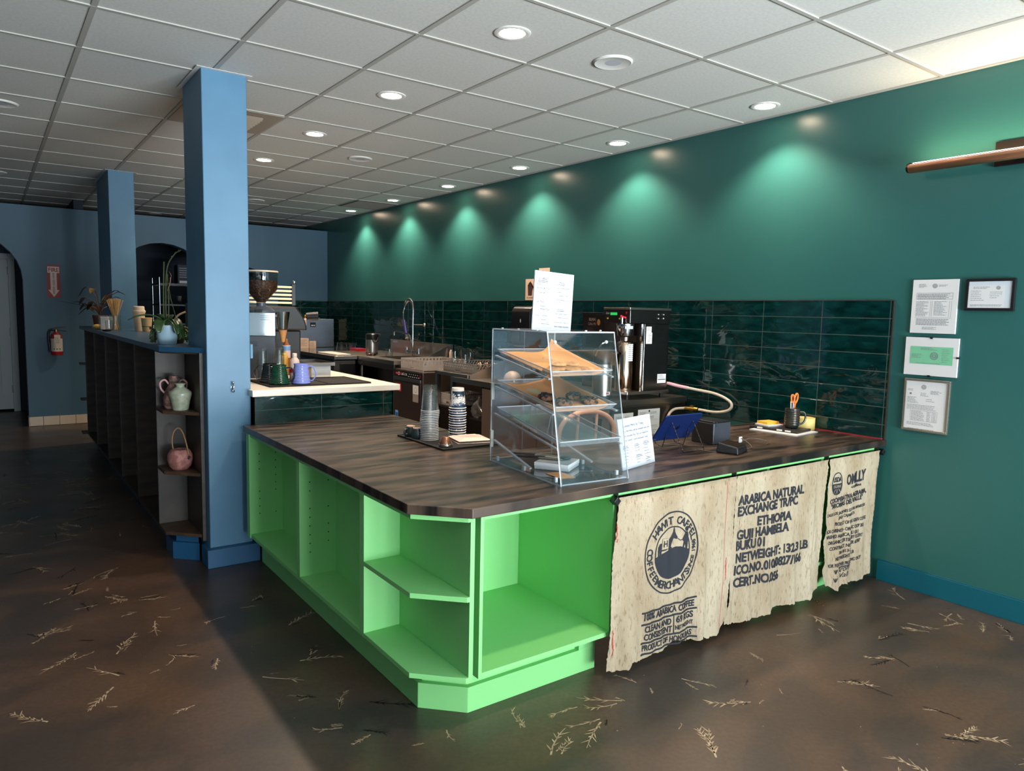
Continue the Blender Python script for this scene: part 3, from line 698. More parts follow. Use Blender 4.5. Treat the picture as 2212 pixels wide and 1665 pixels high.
def w3(b, P):
    ringm(b, P, 3.517, .602, .049, .060, .005, 40)
    poly(b, P, [(3.517+.043*cos(R(a)), .602+.054*sin(R(a))) for a in range(180, 361, 12)])
    Q = lambda x, z: (P(x, z)[0], P(x, z)[1]-.001, P(x, z)[2])
    b.text('ORGANIC', lambda a, c: Q(3.481+a, .581+c), width=.072, h=.014, m=0)
    for k in (-.02, 0, .02): line(b, Q, 3.517+k*.6, .574, 3.517+k*1.6, .552, .003, 4, 0)
    txt(b, P, 'USDA', 3.482, .612, .07, .024)
    for s, x, z, x1, z1, h in (('OM', 3.606, .585, 3.69, .588, .052), ('LLY', 3.69, .59, 3.79, .594, .056), ('coffee', 3.65, .563, 3.75, .566, .016), ('COOPERATIVA', 3.462, .5, 3.66, .512, .024), ('AGRARIA,', 3.665, .514, 3.81, .521, .024), ('"AROMAS DEL', 3.474, .472, 3.66, .484, .024), ('VALLE"', 3.665, .485, 3.775, .491, .024),
        ('CALLE LOS JAZMINES 520 URB. MANFORES', 3.445, .433, 3.808, .448, .015), ('JAEN - CAJAMARCA', 3.546, .412, 3.70, .418, .015), ('PRODUCT OF PERU, GREEN COFFEE', 3.52, .378, 3.825, .372, .018), ('INCA CHIRINOYA - ORGANIC CROP 2025', 3.442, .345, 3.806, .336, .018), ('WASHED ARABICA, PERU GR.1', 3.446, .316, 3.76, .306, .018), ('ORGANIC CERTIFIED BY OCERT', 3.475, .282, 3.793, .282, .018), ('CONTRACT NUMBER 65987', 3.492, .249, 3.777, .254, .018), ('30-1013-044', 3.561, .222, 3.687, .226, .016), ('NETWEIGHT: 152 LB', 3.535, .19, 3.72, .2, .018), ('FOR FURTHER PROCESSING ONLY', 3.49, .156, 3.79, .158, .018)):
        txt(b, P, s, x, z, x1-x, h, .035 if h > .02 else .025, (z1-z)/(x1-x))
    b.text('Aromas', lambda a, c: P(3.56+a, .118+c+a*.12), width=.13, h=.03, m=1, shear=.35); b.text('Valle', lambda a, c: P(3.575+a, .088+c+a*.12), width=.09, h=.026, m=1, shear=.35)
    line(b, P, 3.565, .148, 3.70, .152, .006)
    for z in (.12, .075):
        for k in range(4): line(b, P, 3.54, z, 3.53+.008*k, z+.022, .003, 3)
sack('hessian sack with an organic seal and ragged left edge, beside the teal wall', [(.02, 3.51), (.071, 3.466), (.152, 3.432), (.198, 3.447), (.26, 3.432), (.313, 3.421), (.345, 3.432), (.381, 3.446), (.4, 3.432), (.457, 3.428), (.5, 3.44), (.6, 3.434), (.66, 3.446), (.74, 3.44)], [(.03, 3.905), (.151, 3.902), (.335, 3.902), (.566, 3.914), (.74, 3.934)],
     [(3.42, .07), (3.466, .06), (3.5, .028), (3.535, .028), (3.565, .04), (3.59, .053), (3.67, .046), (3.76, .038), (3.845, .032), (3.865, .046), (3.94, .052)], 4, [(3.66, .03, .03, .05, -.02), (3.56, .03, .014, .2, 0), (3.8, .04, .01, .2, 0)], w3, 3)

# ---------------------------------------------------------------- on the walls
XW = 4.0
def bars(b, P, x, y, w, n, lh, bh, m, rr, mn=.55):
    """rows of small print too fine to read"""
    for k in range(n):
        ww = w*rr.uniform(mn, 1); q = 0
        while q < ww:
            l = rr.uniform(.004, .014); l = min(l, ww-q)
            b.add([P(x+q, y-k*lh), P(x+q+l, y-k*lh), P(x+q+l, y-k*lh-bh), P(x+q, y-k*lh-bh)], [(0, 1, 2, 3)], m); q += l+.002
def rect(b, P, x, y, w, h, m): b.add([P(x, y), P(x+w, y), P(x+w, y+h), P(x, y+h)], [(0, 1, 2, 3)], m)
def seal(b, P, cx, cy, r, m, ins=None):
    ringm(b, P, cx, cy, r, r, r*.16, 28, m); ringm(b, P, cx, cy, r*.7, r*.7, r*.1, 24, m)
    for a in range(0, 360, 40): rect(b, P, cx+r*.35*cos(R(a))-r*.12, cy+r*.35*sin(R(a))-r*.1, r*.24, r*.18, m)
def frame(label, y0, z0, w, h, fw, fmat, mats, art, d=.018, tilt=0):
    t = T('picture_frame', label, 'framed paper', (XW, y0-w/2, z0), rot=(tilt, 0, 0))
    M0 = WM[t.name]
    if fw:
        for a, c in (((XW-d, y0-w, z0), (XW-.001, y0, z0+fw)), ((XW-d, y0-w, z0+h-fw), (XW-.001, y0, z0+h)), ((XW-d, y0-w, z0+fw), (XW-.001, y0-w+fw, z0+h-fw)), ((XW-d, y0-fw, z0+fw), (XW-.001, y0, z0+h-fw))):
            MB().box(a, c).build('frame_side', fmat, t, bev=.0015)
    b = MB(); dd = d-.004 if fw else d
    b.box((XW-dd, y0-w+fw, z0+fw), (XW-.001, y0-fw, z0+h-fw))
    P = lambda x, y: (XW-dd-.0006, y0-x, z0+y)
    art(b, P); b.build('paper', mats, t); return t
rA = random.Random(11)
def artA(b, P):
    seal(b, P, .11, .245, .012, 1); bars(b, P, .03, .255, .045, 4, .005, .002, 1, rA); bars(b, P, .13, .25, .05, 2, .006, .002, 1, rA)
    for z in (.208, .192, .176, .08): rect(b, P, .022, z, .178, .0012, 1)
    for x in (.022, .199): rect(b, P, x, .176, .0012, .033, 1)
    bars(b, P, .028, .204, .165, 5, .006, .0025, 1, rA, .8)
    bars(b, P, .022, .165, .065, 13, .0062, .0022, 1, rA, .6); bars(b, P, .112, .165, .065, 12, .0062, .0022, 1, rA, .5)
    for x in (.094, .102, .186, .196): rect(b, P, x, .085, .001, .082, 1)
    bars(b, P, .028, .074, .165, 5, .007, .003, 1, rA, .85); bars(b, P, .06, .032, .09, 3, .005, .002, 1, rA)
frame('tall unframed certificate sheet on the teal wall, above the green check', 1.888, 1.383, .222, .278, 0, None, [paper, gink], artA, .012)
def artB(b, P):
    rect(b, P, .012, .014, .163, .11, 1); P2 = lambda x, y: (P(x, y)[0]-.0005, P(x, y)[1], P(x, y)[2])
    seal(b, P2, .145, .112, .009, 2); bars(b, P2, .035, .117, .09, 2, .006, .0022, 2, rA); bars(b, P2, .025, .098, .065, 6, .009, .002, 2, rA); bars(b, P2, .11, .092, .055, 4, .009, .002, 2, rA); bars(b, P2, .025, .03, .14, 2, .005, .002, 2, rA, .9)
frame('small landscape certificate in a black frame on the teal wall', 1.63, 1.502, .217, .158, .014, mat('black_frame', (20, 20, 24), .35), [mat('bluish_mat', (204, 212, 220), .8), paper, gink], artB)
def artC(b, P):
    rect(b, P, .027, .06, .212, .092, 1); P2 = lambda x, y: (P(x, y)[0]-.0005, P(x, y)[1], P(x, y)[2])
    seal(b, P2, .148, .104, .02, 2); bars(b, P2, .08, .146, .09, 3, .005, .002, 2, rA); bars(b, P2, .035, .112, .055, 4, .006, .002, 2, rA); bars(b, P2, .185, .14, .045, 8, .009, .002, 2, rA); bars(b, P2, .06, .066, .13, 1, .004, .002, 2, rA, .9)
tc_ = frame('landscape clip frame with a green check in the middle of a white sheet', 1.904, 1.161, .262, .199, 0, None, [paper, mat('green_check_paper', (118, 190, 150), .7), gink], artC, .012)
for y, z in ((1.775, 1.357), (1.775, 1.158), (1.642, 1.26)): MB().box((XW-.016, y-.006, z-.003), (XW-.002, y+.006, z+.006)).build('frame_clip', black, tc_)
def artD(b, P):
    seal(b, P, .1, .236, .012, 1); bars(b, P, .02, .222, .04, 2, .006, .002, 1, rA); bars(b, P, .135, .22, .055, 4, .005, .002, 1, rA); rect(b, P, .03, .193, .01, .01, 1)
    bars(b, P, .085, .205, .05, 3, .007, .002, 1, rA); bars(b, P, .02, .18, .06, 5, .007, .0022, 1, rA); bars(b, P, .115, .174, .05, 2, .01, .0024, 1, rA); bars(b, P, .02, .14, .15, 4, .007, .0022, 1, rA, .7)
    for z in (.11, .055): rect(b, P, .04, z, .135, .001, 1)
    for x in (.04, .125, .15, .175): rect(b, P, x, .055, .001, .056, 1)
    bars(b, P, .045, .106, .075, 8, .0064, .0022, 1, rA, .6); bars(b, P, .128, .106, .015, 8, .0064, .0022, 1, rA, .8); bars(b, P, .155, .106, .016, 8, .0064, .0022, 1, rA, .8)
    bars(b, P, .025, .046, .15, 3, .006, .002, 1, rA, .8); bars(b, P, .03, .014, .14, 2, .005, .002, 1, rA, .9)
frame('tall certificate in a silver frame on the teal wall, lowest of the four', 1.893, .863, .228, .278, .012, mat('silver_frame', (170, 166, 152), .3, .8), [paper, gink], artD)

# linear wall lamp
t = T('wall_lamp', 'long bronze tube wall lamp glowing on the teal wall', 'wall lamp', (3.9, 1.36, 2.225)); bronze = mat('bronze_metal', (206, 150, 116), .35, .8)
Y0, Y1, XL, ZL = .82, 1.915, 3.89, 2.228
b = MB(); prof = []
pr = [(XL+.026*cos(R(a)), ZL+.026*sin(R(a))) for a in range(-220, 60, 14)]
b.add([(x, Y0, z) for x, z in pr]+[(x, Y1-.012, z) for x, z in pr], [(i, i+1, len(pr)+i+1, len(pr)+i) for i in range(len(pr)-1)], 0)
b.build('tube_shell', bronze, t, sm=50, sol=.002)
q = [(XL+.0245*cos(R(a)), ZL+.0245*sin(R(a))) for a in (60, 80, 100, 120, 140)]
MB().add([(x, Y0+.01, z) for x, z in q]+[(x, Y1-.03, z) for x, z in q], [(i, i+1, 6+i, 5+i) for i in range(4)]).build('light_strip', mat('light_strip', (255, 232, 220), .4, em=7), t)
MB().add([(XL-.0262, Y0+.01, ZL+.004), (XL-.0262, Y1-.02, ZL+.004), (XL-.024, Y1-.02, ZL+.0125), (XL-.024, Y0+.01, ZL+.0125)], [(0, 1, 2, 3)]).build('front_strip', mat('front_strip', (255, 226, 226), .4, em=5), t)
for y in (Y0, Y1): MB().cyl((XL, y-.012, ZL), (XL, y, ZL), .027, .022 if y == Y1 else .027, n=24).build('end_cap', mat('dark_bronze', (40, 32, 28), .35, .6), t, sm=40)
MB().box((3.982, 1.12, 2.196), (3.9995, 1.55, 2.312)).build('wall_plate', mat('dark_bronze', (40, 32, 28)), t, bev=.002)
for y in (1.2, 1.45): MB().box((XL+.015, y-.012, ZL-.01), (3.984, y+.012, ZL+.01)).build('arm', mat('dark_bronze', (40, 32, 28)), t)
light('wall_lamp_glow', 'AREA', (XL+.012, (Y0+Y1)/2, ZL+.032), 5, (1, .78, .45), shape='RECTANGLE', size=.03, size_y=Y1-Y0-.04, rot=(0, R(180+14), 0))

# towel dispenser, hand sign, notice
t = T('paper_towel_dispenser', 'dark curved paper towel dispenser on the tiled wall', 'dispenser', (3.87, 5.1, 1.15)); dk = mat('smoky_brown_plastic', (34, 28, 28), .25)
prof = [(3.985, 1.16), (3.985, 1.505)]+[(3.85+.06*cos(R(a))-.0, 1.445+.06*sin(R(a))) for a in range(90, 181, 15)]+[(3.79, 1.19), (3.81, 1.16)]
n = len(prof)
MB().add([(x, 4.98, z) for x, z in prof]+[(x, 5.245, z) for x, z in prof], [tuple(range(n)), tuple(range(2*n-1, n-1, -1))]+[(i, (i+1) % n, n+(i+1) % n, n+i) for i in range(n)]).build('cover', dk, t, sm=40, bev=.004)
MB().box((3.80, 5.0, 1.145), (3.98, 5.23, 1.1595)).build('lip', mat('grey_lip', (120, 120, 122), .3), t, bev=.004)
MB().lathe([(.012, 0), (.008, .012), (.0, .02)], c=(0, 0, 0), n=12, M=Matrix.Translation((3.7895, 5.11, 1.375)) @ Matrix.Rotation(R(-90), 4, 'Y') @ Matrix.Diagonal((1.4, .7, .03, 1))).build('emblem', white, t)
MB().box((3.786, 5.105, 1.2), (3.7905, 5.118, 1.29)).build('key_slot', black, t, bev=.002)
def flat(name, label, cat, y0, y1, z0, z1, mats, art, x=XW):
    b = MB(); b.box((x-.0022, y1, z0), (x-.0002, y0, z1)); art(b, lambda a, c: (x-.0028, y0-a, z0+c)); return b.thing(name, mats, label, cat, (x, (y0+y1)/2, z0))
skin = mat('sign_sepia', (74, 44, 36), .8); peach = mat('peach_paper', (232, 200, 176), .7)
def hand(b, P):
    cx = .072
    poly(b, P, [(cx-.03, .04), (cx+.026, .04), (cx+.034, .09), (cx+.05, .115), (cx+.043, .122), (cx+.026, .105), (cx+.024, .15), (cx+.016, .152), (cx+.012, .112), (cx+.008, .165), (cx-.001, .166), (cx-.003, .115), (cx-.010, .158), (cx-.019, .156), (cx-.016, .108), (cx-.03, .14), (cx-.038, .135), (cx-.034, .09)], 1, .05)
    b.text('NO HANDS', lambda a, c: P(.022+a, .014+c), width=.1, h=.014, m=1)
flat('hand_sign', 'peach sign with a dark open hand, behind the white menu board', 'sign', 5.324, 5.18, 1.562, 1.751, [peach, skin], hand)
def note(b, P): bars(b, P, .02, .085, .07, 8, .0095, .003, 1, rA, .7)
flat('wall_notice', 'peach printed notice high on the teal wall above the menu board', 'notice', 5.129, 4.979, 1.735, 1.842, [peach, mat('sepia_print', (150, 110, 96), .8)], note)

# hook and switch on the near pillar
t = T('coat_hook', 'small chrome coat hook on the front of the near pillar', 'hook', (1.09, 4.139, 1.0))
MB().tube(smooth([(1.09, 4.137, 1.022), (1.09, 4.118, 1.024), (1.09, 4.122, 1.008), (1.09, 4.132, .985), (1.09, 4.124, .972), (1.09, 4.108, .976), (1.09, 4.104, .986)]), .0035, 8).build('hook_wire', chrome, t, sm=60)
MB().sph((1.09, 4.117, 1.025), .006).build('knob', chrome, t, sm=60); MB().cyl((1.09, 4.1395, 1.0), (1.09, 4.136, 1.0), .008, n=14).build('back_plate', chrome, t, sm=40)
t = T('light_switch', 'blue painted switch box on the side of the near pillar', 'switch', (1.1905, 4.17, 1.16)); MB().box((1.191, 4.142, 1.155), (1.206, 4.2, 1.235)).build('box', blue, t, bev=.002); MB().box((1.2061, 4.16, 1.185), (1.211, 4.18, 1.205)).build('toggle', blue, t)

# fire sign and extinguisher on the rear wall
b = MB(); yb = 10.08; x0 = .589; z0 = 1.503
b.box((x0, yb-.003, z0), (x0+.132, yb-.0003, z0+.38)); P = lambda a, c: (x0+a, yb-.0036, z0+c); P2 = lambda a, c: (x0+a, yb-.0042, z0+c)
poly(b, P, [(.008, .362), (.124, .362), (.124, .29), (.098, .29), (.098, .092), (.122, .092), (.066, .01), (.01, .092), (.034, .092), (.034, .29), (.008, .29)], 1, .5)
b.text('FIRE', lambda a, c: P2(.015+a, .303+c), width=.104, h=.045, off=.025, m=2)
for i, ch in enumerate('EXTINGUISHER'): b.text(ch, lambda a, c: P2(.066+a, .272-i*.0205+c), width=.02 if ch != 'I' else .006, h=.0155, m=2, align='c', off=.025)
sr = mat('sign_red', (160, 44, 52), .5)
b.thing('fire_sign', [sr, mat('sign_cream', (226, 208, 192), .5), sr], 'red and white fire extinguisher arrow sign on the rear blue wall', 'sign', (.655, 10.08, 1.5))
t = T('fire_extinguisher', 'red fire extinguisher with a white label hung on the rear blue wall', 'fire extinguisher', (.655, 10.0, .835)); c = (.655, 9.995, .835)
MB().lathe([(.0, 0), (.055, .0), (.06, .008), (.06, .2), (.05, .238), (.022, .262), (.018, .275)], c=c, n=28).build('cylinder', red, t, sm=50)
b = MB(); b.lathe([(.0608, .045), (.0608, .195)], c=c, n=24, a0=R(190), a1=R(360))
for k in range(3):
    a = R(240+k*28); b.add([(c[0]+.0614*cos(a+d), c[1]+.0614*sin(a+d), c[2]+zz) for d, zz in ((-.12, .065), (.12, .065), (.12, .082), (-.12, .082))], [(0, 1, 2, 3)], 1)
for k in range(5): b.add([(c[0]+.0614*cos(R(222)+d), c[1]+.0614*sin(R(222)+d), c[2]+zz) for d, zz in ((0, .11+k*.015), (.9, .11+k*.015), (.9, .116+k*.015), (0, .116+k*.015))], [(0, 1, 2, 3)], 1)
b.build('body_label', [mat('label_cream', (220, 206, 190), .6), gink], t, sm=60, fix=False)
b = MB(); b.box((.628, 9.928, .985), (.69, 9.932, 1.075)); bars(b, lambda a, q: (.634+a, 9.9275, .985+q), 0, .06, .048, 6, .01, .003, 1, rA); b.build('tag', [mat('label_cream', (220, 206, 190), .6), gink], t)
MB().cyl((.655, 9.995, 1.108), (.655, 9.995, 1.135), .017, n=14).build('valve', mat('brass', (176, 140, 70), .3, 1), t, sm=40)
MB().bar((.62, 9.99, 1.14), (.75, 9.98, 1.165), .018, .012).build('lever', black, t, bev=.003); MB().bar((.63, 9.99, 1.125), (.755, 9.98, 1.115), .018, .01).build('carry_handle', black, t, bev=.003)
MB().tube(smooth([(.64, 9.99, 1.125), (.6, 9.985, 1.13), (.575, 9.98, 1.09), (.578, 9.98, .98), (.585, 9.975, .87)]), .012, 10).build('hose', black, t, sm=60)
MB().box((.63, 10.055, .9), (.68, 10.079, 1.1)).build('bracket', black, t)

# ---------------------------------------------------------------- raised white counter and what stands on it
CZ = .982
t = T('raised_counter_base', 'low wall faced with glossy green tile under the white counter', 'counter', (1.6, 4.5, 0))
MB().box((1.2185, 4.086, 0), (2.035, 6.7, .9445)).build('base_body', mat('counter_core', (34, 34, 36), .6), t)
b = MB(); b.box((1.193, 4.0743, .79), (2.035, 4.0855, .9445), 1)
for j, (z0, z1) in enumerate(((.7915, .866), (.8685, .9435))):
    for xa, xb in ((1.195, 1.5765), (1.579, 1.975), (1.9775, 2.035)): b.box((xa, 4.0735, z0), (xb, 4.081, z1))
b.build('tile_face', [tile, grout], t, bev=.0007)
MB().box((1.176, 4.06, .945), (2.085, 6.72, CZ)).thing('white_worktop', cream, 'thick white worktop of the raised counter', 'worktop', (1.6, 4.6, .945), bev=.004, seg=3)
for xa, xb, l in ((1.31, 1.676, 'black bar mat under the glasses and pitchers'), (1.679, 1.942, 'black bar mat at the open end of the white worktop')):
    b = MB().box((xa, 4.178, CZ+.0003), (xb, 4.61, CZ+.007)); 
    for e in ((xa, 4.178, xb, 4.186), (xa, 4.602, xb, 4.61), (xa, 4.186, xa+.008, 4.602), (xb-.008, 4.186, xb, 4.602)): b.box((e[0], e[1], CZ+.0071), (e[2], e[3], CZ+.0095))
    b.thing('bar_mat', rubber, l, 'mat', ((xa+xb)/2, 4.4, CZ), group='bar mats on the raised counter')
MZ = CZ+.0072
def tumbler(h=.137, r0=.037, r1=.030):
    t = T('drinking_glass', '', 'glass', group='upturned drinking glasses on the bar mat')
    MB().lathe([(r0, 0), (r0-.0007, .004), (r1, h-.012), (r1-.004, h-.002), (r1-.008, h), (0, h), (0, h-.014), (r1-.005, h-.016), (r0-.0025, .0)], n=32).build('glass_body', glass, t, sm=40); return t
g0 = tumbler()
for i, (x, y, z, l) in enumerate(((1.375, 4.53, 0, 'lower glass of the left upturned stack on the bar mat'), (1.375, 4.53, .064, 'upper glass of the left upturned stack on the bar mat'), (1.492, 4.572, 0, 'lower glass of the right upturned stack on the bar mat'), (1.492, 4.572, .064, 'upper glass of the right upturned stack on the bar mat'))):
    o = g0 if i == 0 else dup(g0, (0, 0, 0)); o.location = (x, y, MZ+z); o['label'] = l
def carafe(name, label, c, m, hm, hdir, r0=.06, r1=.039, h=.115, ribs=8):
    t = T(name, label, 'pitcher', c); b = MB(); pr = [(0, .0), (r0-.004, 0), (r0, .004)]
    for k in range(ribs*4+1):
        u = k/(ribs*4); r = r0+(r1-r0)*(u**.9); pr.append((r+.0012*cos(u*ribs*2*pi), .006+u*(h-.014)))
    pr += [(r1+.003, h-.004), (r1+.002, h), (r1-.003, h-.002), (r1-.004, h-.03), (r0-.006, .01), (0, .006)]
    b.lathe(pr, c=c, n=40); b.build('body', m, t, sm=60)
    d = Vector((cos(hdir), sin(hdir), 0)); C = Vector(c)
    MB().tube(smooth([C+d*(r1+.001)+Vector((0, 0, h*.86)), C+d*(r1+.03)+Vector((0, 0, h*.84)), C+d*(r0+.032)+Vector((0, 0, h*.5)), C+d*(r0+.015)+Vector((0, 0, h*.2)), C+d*(r0-.004)+Vector((0, 0, h*.16))]), .0042, 10).build('handle', hm, t, sm=60); return t
gm = mat('green_ribbed_glaze', (6, 40, 26), .1, c2=(14, 62, 40), ns=30); sm_ = clear('smoky_glass', (150, 128, 96), f0=.08, edge=.5)
carafe('green_pitcher', 'dark green ribbed pitcher on the bar mat, beside the blue one', (1.398, 4.282, MZ), gm, mat('navy_enamel', (10, 16, 40), .15), R(-25))
carafe('smoked_pitcher', 'smoky brown glass pitcher behind the dark green one', (1.385, 4.415, MZ), sm_, sm_, R(160))
carafe('blue_pitcher', 'periwinkle blue glazed pitcher with a round handle', (1.523, 4.262, MZ), mat('periwinkle_glaze', (126, 138, 206), .12), mat('periwinkle_glaze', (126, 138, 206)), R(-28), .056, .04, .122, 6)
t = T('white_bin', 'white square bin under a shallow steel pan on the white worktop', 'bin', (1.79, 4.77, CZ)); MB().box((1.722, 4.625, CZ+.0003), (1.858, 4.92, CZ+.083)).build('bin_body', mat('bin_white', (226, 220, 212), .4), t, bev=.006)
b = MB(); x0, x1, y0, y1, z = 1.688, 1.876, 4.6, 4.95, CZ+.0835
for q in (((x0, y0, z), (x1, y1, z+.003)), ((x0, y0, z+.003), (x1, y0+.004, z+.022)), ((x0, y1-.004, z+.003), (x1, y1, z+.022)), ((x0, y0+.004, z+.003), (x0+.004, y1-.004, z+.022)), ((x1-.004, y0+.004, z+.003), (x1, y1-.004, z+.022))): b.box(*q)
b.thing('steel_pan', steel_d, 'shallow steel pan lying on top of the white bin', 'pan', (1.78, 4.78, z))
t = T('squeeze_bottle', 'milky white squeeze bottle behind the blue pitcher', 'bottle', (1.625, 4.665, CZ)); c = (1.625, 4.665, CZ+.0003)
MB().lathe([(0, 0), (.031, 0), (.033, .006), (.033, .1), (.028, .122), (.016, .138), (.014, .142), (0, .142)], c=c, n=24).build('bottle_body', mat('milky_plastic', (222, 198, 186), .35), t, sm=45); MB().lathe([(.0155, .143), (.0155, .164), (.012, .166), (0, .166)], c=c, n=20).build('cap', mat('milky_cap', (232, 214, 204), .4), t, sm=40)
t = T('yellow_bottle', 'square yellow bottle with a narrow neck beside the grinder', 'bottle', (1.585, 4.755, CZ)); c = (1.585, 4.755, CZ)
MB().box((1.563, 4.733, CZ+.0003), (1.607, 4.777, CZ+.148)).build('bottle_body', mat('mustard_plastic', (220, 168, 66), .35), t, bev=.006); MB().lathe([(.016, .149), (.015, .165), (.0, .165)], c=c, n=16).build('neck', mat('mustard_cap', (232, 190, 90), .4), t, sm=40)
t = T('syrup_bottle', 'tall syrup bottle with a pale blue label behind the yellow bottle', 'bottle', (1.66, 4.93, CZ)); c = (1.66, 4.93, CZ+.0003)
MB().lathe([(0, 0), (.026, 0), (.027, .2), (.012, .225), (.012, .25), (0, .25)], c=c, n=20).build('bottle_body', mat('amber_syrup', (150, 92, 52), .2), t, sm=40)
b = MB(); b.lathe([(.0276, .17), (.0276, .2)], c=c, n=20); b.lathe([(.0276, .2), (.0276, .205)], c=c, n=20, m=1); b.lathe([(.0276, .12), (.0276, .17)], c=c, n=20, m=1); MB.build(b, 'bottle_label', [mat('label_blue', (120, 160, 206), .5), mat('label_pink', (232, 196, 180), .5)], t, sm=40)
t = T('small_tub', 'small red and white tub behind the pitchers', 'tub', (1.575, 4.55, CZ)); c = (1.575, 4.55, CZ+.0003)
MB().lathe([(0, 0), (.02, 0), (.022, .05), (0, .05)], c=c, n=20).build('tub_body', mat('tub_cream', (226, 206, 188), .4), t, sm=40); MB().lathe([(.0225, .0505), (.0225, .075), (0, .075)], c=c, n=20).build('lid', mat('cherry', (176, 26, 44), .35), t, sm=40)

# coffee grinder
gx, gy, ga = 1.468, 4.845, R(-21)
t = T('coffee_grinder', 'coffee grinder with a bean filled clear hopper, beside the near pillar', 'grinder', (gx, gy, CZ), ga); M = WM[t.name]
MB().box((-.088, -.088, .0005), (.088, .088, .278), M=M).build('lower_body', mat('anthracite', (66, 70, 78), .45), t, bev=.006)
b = MB()
for k in range(3): b.box((-.075, -.0886, .235-k*.012), (-.02, -.0881, .238-k*.012), M=M)
b.build('vent_slots', black, t)
mir = mat('polished_steel', (214, 216, 218), .12, 1)
b = MB(); b.box((-.09, -.09, .2785), (.09, .09, .425), 0, M)
for k in range(3): b.box((.0, -.0906, .405-k*.012), (.06, -.09, .407-k*.012), 1, M); b.box((.0901, -.07, .405-k*.012), (.0906, -.03, .407-k*.012), 1, M)
b.build('upper_body', [mir, black], t, bev=.004)
MB().lathe([(.088, .4255), (.086, .44), (.06, .462), (.03, .47), (.03, .492), (0, .492)], n=32, M=M).build('collar', mat('grey_collar', (74, 82, 92), .4), t, sm=40)
MB().box((-.03, -.092, .43), (.012, -.07, .448), M=M).build('display', black, t)
MB().lathe([(.028, .4925), (.034, .5), (.1, .575), (.104, .585), (.106, .688)], n=40, M=M).build('hopper', clear('hopper_plastic', (226, 224, 216), f0=.06, edge=.5), t, sm=40)
MB().lathe([(.0, .688), (.109, .689), (.11, .694), (.107, .699), (0, .7)], n=40, M=M).build('hopper_lid', mat('lid_beige', (214, 190, 166), .4), t, sm=30)
MB().lathe([(.026, .4935), (.032, .503), (.097, .578), (.1, .588), (.101, .632), (.06, .636), (0, .634)], n=36, M=M).build('coffee_beans', mat('coffee_beans', (40, 22, 14), .35, c2=(96, 58, 36), ns=90, bs=110, bk=1, bd=.01), t, sm=60)
MB().lathe([(.044, .41), (.046, .415), (.03, .3)], n=28, M=M @ Matrix.Translation((.135, -.012, .02))).build('doser_cup', chrome, t, sm=40)
MB().box((.09, -.03, .40), (.15, .005, .415), M=M).build('doser_arm', steel_d, t)
MB().lathe([(.03, .29), (.027, .288), (.012, .21), (0, .208)], n=20, M=M @ Matrix.Translation((.135, -.012, .025))).build('doser_funnel', mat('amber_funnel', (206, 140, 84), .3), t, sm=40)
# espresso machine behind the grinder
t = T('espresso_machine', 'black espresso machine behind the grinder with cup rails on top', 'espresso machine', (1.55, 5.55, CZ)); em = mat('machine_black', (20, 16, 15), .45)
MB().box((1.2, 5.2, CZ+.06), (1.86, 5.8, CZ+.3)).build('machine_body', em, t, bev=.01)
pr = [(1.2, .301), (1.88, .301), (1.87, .36), (1.84, .42), (1.80, .47), (1.2, .48)]; n = len(pr)
MB().add([(x, 5.12, CZ+z) for x, z in pr]+[(x, 5.82, CZ+z) for x, z in pr], [tuple(range(n)), tuple(range(2*n-1, n-1, -1))]+[(i, (i+1) % n, n+(i+1) % n, n+i) for i in range(n)]).build('top_housing', em, t, bev=.012)
MB().cyl((1.9, 5.2, CZ+.4), (1.98, 5.17, CZ+.405), .028, .034, n=18).build('steam_knob', black, t, sm=40); MB().cyl((1.885, 5.2, CZ+.4), (1.9, 5.2, CZ+.4), .014, n=14).build('knob_stem', mat('brass', (176, 140, 70), .3, 1), t)
for k in range(5): MB().box((1.2, 5.18, CZ+.49+k*.028), (1.80, 5.2, CZ+.504+k*.028)).build('cup_rail', mat('rail_cream', (228, 196, 150), .35, .3), t)
for x in (1.21, 1.8): MB().box((x-.012, 5.175, CZ+.48), (x+.012, 5.205, CZ+.63)).build('rail_post', black, t)
MB().sph((1.808, 5.19, CZ+.642), .014).build('rail_knob', chrome, t, sm=50)
for x in (1.24, 1.82):
    for y in (5.24, 5.76): MB().cyl((x, y, CZ+.0003), (x, y, CZ+.06), .02, n=14).build('foot', black, t, sm=40)

# ---------------------------------------------------------------- kitchen run along the teal wall
XB = 3.982
t = T('dark_counter', 'glossy dark counter in the far corner under the steel machine', 'counter', (3.4, 9, 0))
MB().prism([(2.972, 7.42), (3.245, 7.42), (3.245, 8.3), (XB, 8.3), (XB, 10.06), (2.972, 10.06)], .905, .943).build('top', mat('glossy_dark_top', (40, 44, 48), .08), t, bev=.003)
MB().prism([(3.0, 7.45), (3.245, 7.45), (3.245, 8.32), (XB, 8.32), (XB, 10.06), (3.0, 10.06)], .1, .9045).build('base', mat('dark_base', (40, 46, 54), .5), t)
t = T('undercounter_fridge', 'dark steel undercounter fridge at the far end of the aisle', 'fridge', (3.1, 7.38, 0))
MB().box((2.99, 7.36, .1), (3.235, 7.415, .895)).build('body', steel_d, t, bev=.003)
MB().box((3.055, 7.345, .13), (3.23, 7.3595, .86)).build('door', mat('black_steel', (46, 44, 44), .3, .7), t, bev=.004)
MB().box((2.985, 7.33, .9055), (3.2445, 7.4195, .943)).thing('steel_edge_table', steel, 'narrow steel worktop strip at the corner of the far counter', 'worktop', (3.1, 7.37, .9055), bev=.003)
t = T('sink_table', 'long steel sink table with a tall splashback under the spray tap', 'sink', (3.6, 7.1, 0))
